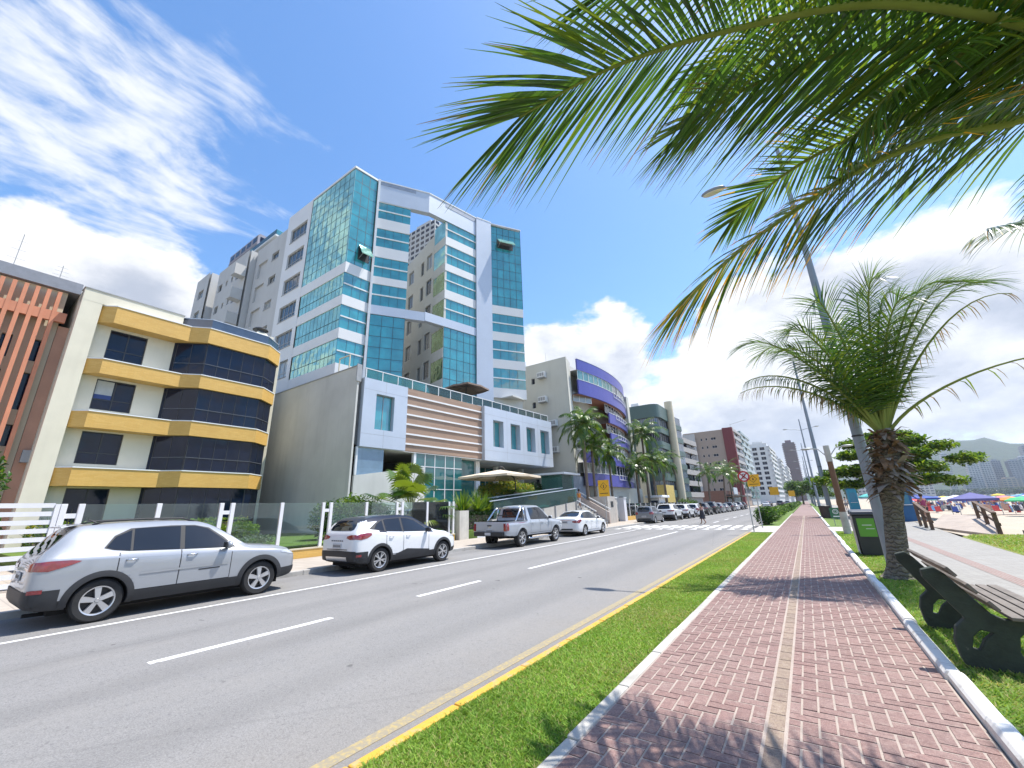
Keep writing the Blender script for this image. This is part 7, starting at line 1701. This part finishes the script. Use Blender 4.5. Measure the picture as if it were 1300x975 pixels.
SEDAN = dict(wb=2.67, tr=.315, ar=.355, hw=.875, rim='five', arch=False, noclad=True,
    st=[(-.94, .40, .66, .78, .52, .84, .86), (-.91, .34, .78, .88, .62, .95, .98), (-.80, .28, .84, .93, .66, 1.02, 1.055), (-.55, .24, .87, .95, .66, 1.055, 1.095), (-.30, .22, .875, .95, .62, 1.15, 1.20), (.1, .21, .875, .945, .575, 1.31, 1.36), (.55, .2, .875, .935, .56, 1.375, 1.43), (1.0, .2, .875, .92, .56, 1.385, 1.445), (1.4, .2, .875, .91, .56, 1.34, 1.40), (1.85, .2, .875, .90, .60, 1.14, 1.20), (2.3, .2, .875, .88, .68, .96, 1.01), (2.5, .2, .87, .86, .70, .91, .955), (3.0, .22, .86, .80, .66, .84, .88), (3.3, .25, .80, .72, .56, .76, .79), (3.46, .30, .68, .62, .45, .66, .69), (3.53, .36, .54, .54, .38, .58, .6)],
    win=[([-.32, -.1, .1], [1.03, 1.0, .995], [1.035, 1.15, 1.225]), ([.15, .4, .78], [.99, .985, .975], [1.24, 1.30, 1.325]), ([.86, 1.2, 1.5, 1.75, 1.95], [.97, .965, .955, .95, .945], [1.325, 1.32, 1.26, 1.12, .96])], wintrim=([-.36, 0, .3, .82, 1.2, 1.55, 1.85, 2.02], [1.02, .99, .975, .965, .955, .945, .94, .935], [1.025, 1.21, 1.31, 1.35, 1.345, 1.27, 1.09, .94]),
    rearwin=([-.60, -.5, 0, .5, .60], [1.10, 1.09, 1.105, 1.09, 1.10], [1.20, 1.34, 1.385, 1.34, 1.20]), screen=([-.64, -.52, 0, .52, .64], [1.03, 1.0, 1.02, 1.0, 1.03], [1.15, 1.32, 1.38, 1.32, 1.15]), doors=[.10, .82, 1.92], doorz=(.34, [.97, .955, .925]), hz=.86,
    tail_side=([-.92, -.75, -.55, -.46], [.74, .74, .82, .88], [.86, .93, .94, .92]), tail_rear=([.50, .62, .76], [.78, .75, .75], [.86, .89, .90]), head=([2.95, 3.15, 3.38], [.70, .64, .58], [.77, .75, .70]), mirror=(1.80, .99), plate=(0, .80), more=None,
    extra=[('boot_strip', M_chrome, [('rear', [-.45, .45], [.885] * 2, [.90] * 2, .01)]), ('lower_bumper', M_clad, [('rear', [-.5, .5], [.36] * 2, [.44] * 2, .01)])])
HATCH = dict(SUV); HATCH.update(wb=2.465, tr=.30, ar=.34, hw=.83, rim='five', arch=False, noclad=True, hm=PT['grey'], more=None,
    st=[(-.66, .40, .66, .84, .58, .90, .91), (-.64, .33, .75, .92, .66, .98, 1.0), (-.58, .27, .80, .97, .67, 1.10, 1.13), (-.44, .24, .82, .99, .62, 1.32, 1.37), (-.28, .22, .825, .99, .57, 1.44, 1.49), (.0, .21, .83, .98, .565, 1.48, 1.525), (.5, .2, .83, .965, .57, 1.49, 1.54), (.9, .2, .83, .95, .565, 1.47, 1.525), (1.3, .2, .83, .94, .57, 1.39, 1.44), (1.7, .2, .83, .92, .62, 1.16, 1.21), (2.1, .2, .83, .90, .68, .97, 1.02), (2.3, .2, .825, .88, .68, .93, .98), (2.7, .22, .81, .82, .64, .87, .91), (2.95, .26, .74, .74, .54, .79, .82), (3.08, .32, .6, .64, .44, .68, .72), (3.12, .38, .5, .58, .38, .62, .64)],
    win=[([-.34, -.2, .0], [1.06, 1.04, 1.03], [1.07, 1.25, 1.37]), ([.05, .3, .62], [1.025, 1.02, 1.01], [1.385, 1.40, 1.41]), ([.70, 1.0, 1.3, 1.55, 1.78], [1.005, 1.0, .99, .98, .975], [1.41, 1.405, 1.34, 1.17, .99])], wintrim=([-.38, 0, .66, 1.05, 1.35, 1.65, 1.85], [1.05, 1.02, .995, .985, .975, .965, .96], [1.06, 1.40, 1.435, 1.43, 1.35, 1.13, .965]),
    rearwin=([-.54, -.47, 0, .47, .54], [1.06, 1.03, 1.02, 1.03, 1.06], [1.25, 1.41, 1.44, 1.41, 1.25]), screen=([-.62, -.5, 0, .5, .62], [1.05, 1.02, 1.03, 1.02, 1.05], [1.2, 1.4, 1.45, 1.4, 1.2]), doors=[.06, .66, 1.76], doorz=(.34, [1.0, .985, .95]), hz=.88,
    tail_side=([-.64, -.5, -.40], [.78, .78, .84], [1.0, 1.03, 1.02]), tail_rear=([.52, .62, .74], [.80, .78, .78], [.98, 1.0, 1.0]), head=([2.6, 2.8, 3.0], [.72, .68, .62], [.80, .78, .74]), mirror=(1.64, 1.03), plate=(0, .62), extra=[('lower_bumper', M_clad, [('rear', [-.6, .6], [.34] * 2, [.46] * 2, .01)])])

cx = lambda w: w
gc = 'cars parked along the far kerb'
jeep = make_car('parked_car', 'silver sport utility car with black wheel arches, nearest of the parked row', 'car', SUV, PT['silver'], (-11.30, 2.27, ZR), gc)
make_car('parked_car', 'white crossover with a black roof parked behind the silver utility car', 'car', CROSS, PT['white'], (-11.52, 8.37, ZR), gc)
make_car('parked_pickup', 'silver double cab pickup with chrome bed hoops', 'pickup truck', PICK, PT['pickup'], (-11.78, 16.3, ZR), gc)
sed = make_car('parked_car', 'white four-door saloon parked in front of the pickup by the stairs', 'car', SEDAN, PT['white'], (-11.88, 23.3, ZR), gc)
hat = make_car('parked_car', 'grey hatchback with a dark rear window just past the zebra crossing', 'car', HATCH, PT['grey'], (-12.35, 39.2, ZR), gc)
def allkids(o):
    for c in list(o.children): yield c; yield from allkids(c)
def recolor(t, old, new):
    for o in allkids(t):
        for sl in o.material_slots:
            if sl.material and sl.material.name == old.name: sl.link = 'OBJECT'; sl.material = new
def clone(src, old, new, x, y, label, sc=None, rz=0):
    c = dup(src, (x, y, ZR), rz, label, sc); recolor(c, old, new); return c
clone(jeep, PT['silver'], PT['white'], -12.1, 45.2, 'white utility car with a dark rear window behind the grey hatchback', (1.0, 1.02, 1.02))
clone(jeep, PT['silver'], PT['white'], -12.0, 51.0, 'second white utility car of the far parked row', (.98, .98, .97))
clone(hat, PT['grey'], PT['white'], -12.0, 56.9, 'small white hatchback between the white utility cars and the dark ones', 1.05)
clone(jeep, PT['silver'], PT['dark'], -12.0, 62.6, 'dark grey utility car behind the woman on the crossing')
clone(jeep, PT['silver'], PT['black'], -12.0, 68.6, 'black utility car in the middle of the far parked row', (1.02, 1.05, 1.08))
clone(hat, PT['grey'], PT['midsilver'], -12.0, 74.8, 'silver hatchback following the black utility car', 1.05)
clone(sed, PT['white'], PT['midsilver'], -12.0, 80.5, 'silver saloon in the far parked row')
clone(hat, PT['grey'], PT['dark'], -12.0, 87, 'dark hatchback in the far parked row', 1.05)
clone(sed, PT['white'], PT['white'], -12.0, 93, 'white saloon near the end of the far parked row')
clone(jeep, PT['silver'], PT['midsilver'], -12.0, 99.5, 'silver utility car near the end of the far parked row')
clone(hat, PT['grey'], PT['black'], -12.0, 106, 'black hatchback at the end of the far parked row', 1.05)
for i, (x, y, s_, o_, n_, l, rz) in enumerate([(-8.8, 128, sed, PT['white'], PT['white'], 'white saloon driving far up the avenue', 0), (-6.2, 140, jeep, PT['silver'], PT['dark'], 'dark utility car driving far up the avenue', 0), (-9.5, 150, sed, PT['white'], PT['black'], 'black saloon far up the avenue', 0), (-5.2, 165, hat, PT['grey'], PT['midsilver'], 'tiny silver hatchback far up the avenue', 0), (-10.8, 172, hat, PT['grey'], PT['red'], 'tiny dark red hatchback far up the avenue', 0), (-7.8, 185, jeep, PT['silver'], PT['white'], 'tiny white utility car furthest up the avenue', 0)]):
    clone(s_, o_, n_, x, y, l, None, rz)['group'] = 'traffic far up the avenue'
# ------------------------------------------------------------------ people
M_skin = mat('skin', (.40, .22, .15), .6, amp=.08); M_skin2 = mat('skin_tan', (.32, .17, .11), .6, amp=.08); M_hair = mat('hair_dark', (.015, .011, .009), .6)
def skinmesh(name, verts, edges, radii, m, parent, root=0, sub=2):
    me = bpy.data.meshes.new(name); me.from_pydata(verts, edges, []); o = bpy.data.objects.new(name, me); col.objects.link(o)
    sk = o.modifiers.new('s', 'SKIN'); sk.use_smooth_shade = True
    for i, r in enumerate(radii):
        v = me.skin_vertices[0].data[i]; v.radius = r if hasattr(r, '__len__') else (r, r); v.use_root = i == root
    ss = o.modifiers.new('d', 'SUBSURF'); ss.levels = ss.render_levels = sub
    dg = bpy.context.evaluated_depsgraph_get(); m2 = bpy.data.meshes.new_from_object(o.evaluated_get(dg)); o.modifiers.clear(); o.data = m2; m2.name = name; bpy.data.meshes.remove(me)
    m2.materials.clear(); m2.materials.append(m); m2.polygons.foreach_set('use_smooth', [True] * len(m2.polygons)); o.parent = parent; return o
def person(label, loc, rz, J, skin, clothes, hair=.11, h=1.65, long_hair=False):
    """J: joint positions (x right, y forward, z up, for a 1.65 m figure); clothes: list of (name, chain of joints with radii, material)"""
    t = thing('person', label, 'person', (0, 0, 0)); V = []; E = []; Rr = []; ix = {}
    def add(k, p, r): ix[k] = len(V); V.append(p); Rr.append(r)
    for k, (p, r) in J.items(): add(k, p, r)
    for a, b in [('pelvis', 'waist'), ('waist', 'chest'), ('chest', 'neck'), ('neck', 'head0'), ('head0', 'head1')] + [e for s in 'LR' for e in (('pelvis', 'hip' + s), ('hip' + s, 'knee' + s), ('knee' + s, 'ank' + s), ('ank' + s, 'toe' + s), ('chest', 'sh' + s), ('sh' + s, 'elb' + s), ('elb' + s, 'wri' + s), ('wri' + s, 'hand' + s))]: E.append((ix[a], ix[b]))
    for s in 'LR':   # five short fingers from each hand
        a = Vector(J['wri' + s][0]); b = Vector(J['hand' + s][0]); d = (b - a).normalized(); q = d.cross(Vector((0, 1, 0))).normalized()
        for f in range(5):
            off = q * (f - 1.5) * .018 if f < 4 else q * -.045; ln = (.07, .08, .075, .06, .045)[f]
            k0 = len(V); V.append(tuple(b + off * .8 + d * .01)); Rr.append(.010); V.append(tuple(b + off + d * ln + Vector((0, .012, 0)))); Rr.append(.008); E.append((ix['hand' + s], k0)); E.append((k0, k0 + 1))
    body = skinmesh('body', V, E, Rr, skin, t)
    hd = Vector(J['head1'][0]); b = MB(); b.ball((hd.x, hd.y - .018, hd.z + .02), .105, (.88, 1.0, 1.05), 14, 9)
    if long_hair: b.ball((hd.x, hd.y - .085, hd.z - .10), .085, (1.0, .5, 1.7), 10, 7)
    b.build('hair', M_hair, t, smooth='all')
    f = MB(); f.ball((hd.x, hd.y + .098, hd.z - .03), .016, (.8, 1, 1.2), 8, 5)
    for s in (-1, 1): f.ball((hd.x + s * .036, hd.y + .082, hd.z + .0), .012, (1.2, .6, .7), 8, 5, 1); f.ball((hd.x + s * .09, hd.y, hd.z - .015), .02, (.4, .8, 1.3), 8, 5)
    f.box(hd.x - .022, hd.x + .022, hd.y + .08, hd.y + .088, hd.z - .072, hd.z - .063, 2); f.build('face', [skin, M_hair, mat('lip', (.28, .07, .06), .5)], t, smooth='all')
    for nm, ch, m in clothes:
        pts = [p for p, r in ch]; skinmesh(nm, pts, [(i, i + 1) for i in range(len(pts) - 1)], [r for p, r in ch], m, t)
    t.location = loc; t.rotation_euler.z = rz; t.scale = (h / 1.65,) * 3; return t, body
def joints(stride=.16, armL=((-.24, .02, 1.08), (-.23, .12, .86)), armR=((.24, -.02, 1.08), (.23, .08, .86))):
    J = dict(pelvis=((0, 0, .90), (.13, .10)), waist=((0, 0, 1.05), (.115, .09)), chest=((0, .0, 1.25), (.14, .10)), neck=((0, .01, 1.42), .05), head0=((0, .02, 1.50), (.07, .08)), head1=((0, .025, 1.57), (.075, .092)))
    for s, sg in (('L', -1), ('R', 1)):
        st = stride * sg; kb = .05
        J['hip' + s] = ((sg * .09, 0, .84), .088); J['knee' + s] = ((sg * .09, st * .55 + kb, .47), .058); J['ank' + s] = ((sg * .09, st - (.05 if st < 0 else 0), .085 + (.05 if st < 0 else 0)), .038); J['toe' + s] = ((sg * .10, st + .13, .035), .034)
        e, w = armL if s == 'L' else armR; J['sh' + s] = ((sg * .175, 0, 1.35), .055); J['elb' + s] = (e, .04); J['wri' + s] = (w, .028)
        d = (Vector(w) - Vector(e)).normalized(); J['hand' + s] = (tuple(Vector(w) + d * .07), (.036, .020))
    return J
def ch(J, *k): return [(J[a][0] if isinstance(a, str) else a[0], b) for a, b in k]
C_or = mat('cloth_orange', (.62, .22, .03), .85); C_wh = mat('cloth_white', (.6, .58, .55), .85); C_dk = mat('cloth_dark', (.025, .025, .035), .85); C_pk = mat('cloth_magenta', (.30, .05, .12), .85); C_gr = mat('cloth_grey', (.22, .22, .24), .85)
J = joints(.17)
shirt = lambda J, s=1.0: ch(J, ('pelvis', (.15 * s, .12 * s)), ('waist', (.135 * s, .11 * s)), ('chest', (.165 * s, .125 * s)), (((0, .01, 1.40), 0), .06))
def shorts(J, m, down=.5):
    out = []
    for s in 'LR':
        h, k = Vector(J['hip' + s][0]), Vector(J['knee' + s][0]); out.append(('shorts', [(tuple(h + Vector((0, 0, .10))), .11), (tuple(h), .108), (tuple(h.lerp(k, down)), .088)], m))
    return out
def sleeves(J, m):
    return [('sleeve', [(J['sh' + s][0], .068), (tuple(Vector(J['sh' + s][0]).lerp(Vector(J['elb' + s][0]), .7)), .056)], m) for s in 'LR']
person('person in an orange shirt and pale shorts walking down the podium stairs', (-16.75, 34.6, 1.32), R(-100), J, M_skin, [('shirt', shirt(J), C_or)] + sleeves(J, C_or) + shorts(J, C_wh, .7), h=1.68)
J = joints(.20, ((-.23, .08, 1.10), (-.12, .26, 1.02)), ((.24, .02, 1.08), (.24, .05, .84)))
t, bd = person('woman in a dark skirt and light top crossing the road with a black bag', (-7.15, 37.2, ZR), R(75), J, M_skin2, [('top', ch(J, ('waist', (.125, .10)), ('chest', (.155, .12)), (((0, .01, 1.37), 0), .07)), mat('cloth_pink', (.50, .30, .30), .85))], long_hair=True)
b = MB(); b.lathe([(.105, 1.10), (.135, 1.06), (.165, .92), (.185, .70), (.235, .42), (.225, .42), (.17, .70)], 20, (0, .02, 0)); b.build('skirt', C_dk, None, smooth=50).parent = t
b = MB(); b.box(.20, .30, -.08, .24, .42, .74); b.tube([(.25, -.02, .74), (.25, .02, .82), (.25, .12, .82), (.25, .16, .74)], .01, 6)
bg_ = b.build('shoulder_bag', M_blk, None); tag(bg_, 'black bag carried by the woman on the zebra crossing', 'bag'); bevel(bg_, .03); bg_.location = (-7.15, 37.2, ZR); bg_.rotation_euler.z = R(75)
J = joints(.05, ((-.24, .08, 1.10), (-.16, .26, 1.05)), ((.24, .08, 1.10), (.16, .26, 1.05)))
person('person in a magenta top standing at the left boardwalk rail', (5.75, 35.2, 0), R(30), J, M_skin, [('shirt', shirt(J), C_pk)] + sleeves(J, C_pk) + shorts(J, C_dk, .6))
J = joints(.2)
person('distant walker in grey shorts on the promenade beyond the kiosks', (3.1, 62, 0), R(5), J, M_skin2, [('shirt', shirt(J), C_gr)] + sleeves(J, C_gr) + shorts(J, C_dk, .8), h=1.75)
J = joints(.15)
person('distant walker in a white shirt further along the promenade', (4.2, 71, 0), R(180), J, M_skin, [('shirt', shirt(J), C_wh)] + sleeves(J, C_wh) + shorts(J, C_gr, .8), h=1.7)
# ------------------------------------------------------------------ sea haze over the bay
b = MB(); b.box(-700, 1900, -150, 4600, -4.2, 420)
hz = b.build('haze', bpy.data.materials.new('haze_air')); hz['kind'] = 'stuff'; hz['label'] = 'pale humid sea haze'; m = hz.data.materials[0]; m.use_nodes = True; nt = m.node_tree
for n in list(nt.nodes):
    if n.type != 'OUTPUT_MATERIAL': nt.nodes.remove(n)
v = N(nt, 'ShaderNodeVolumePrincipled'); v.inputs['Color'].default_value = (.80, .88, 1, 1); v.inputs['Density'].default_value = .00014; v.inputs['Anisotropy'].default_value = .2
nt.links.new(v.outputs[0], nt.nodes['Material Output'].inputs['Volume'])
hz.visible_shadow = True
scene.cycles.volume_bounces = 0
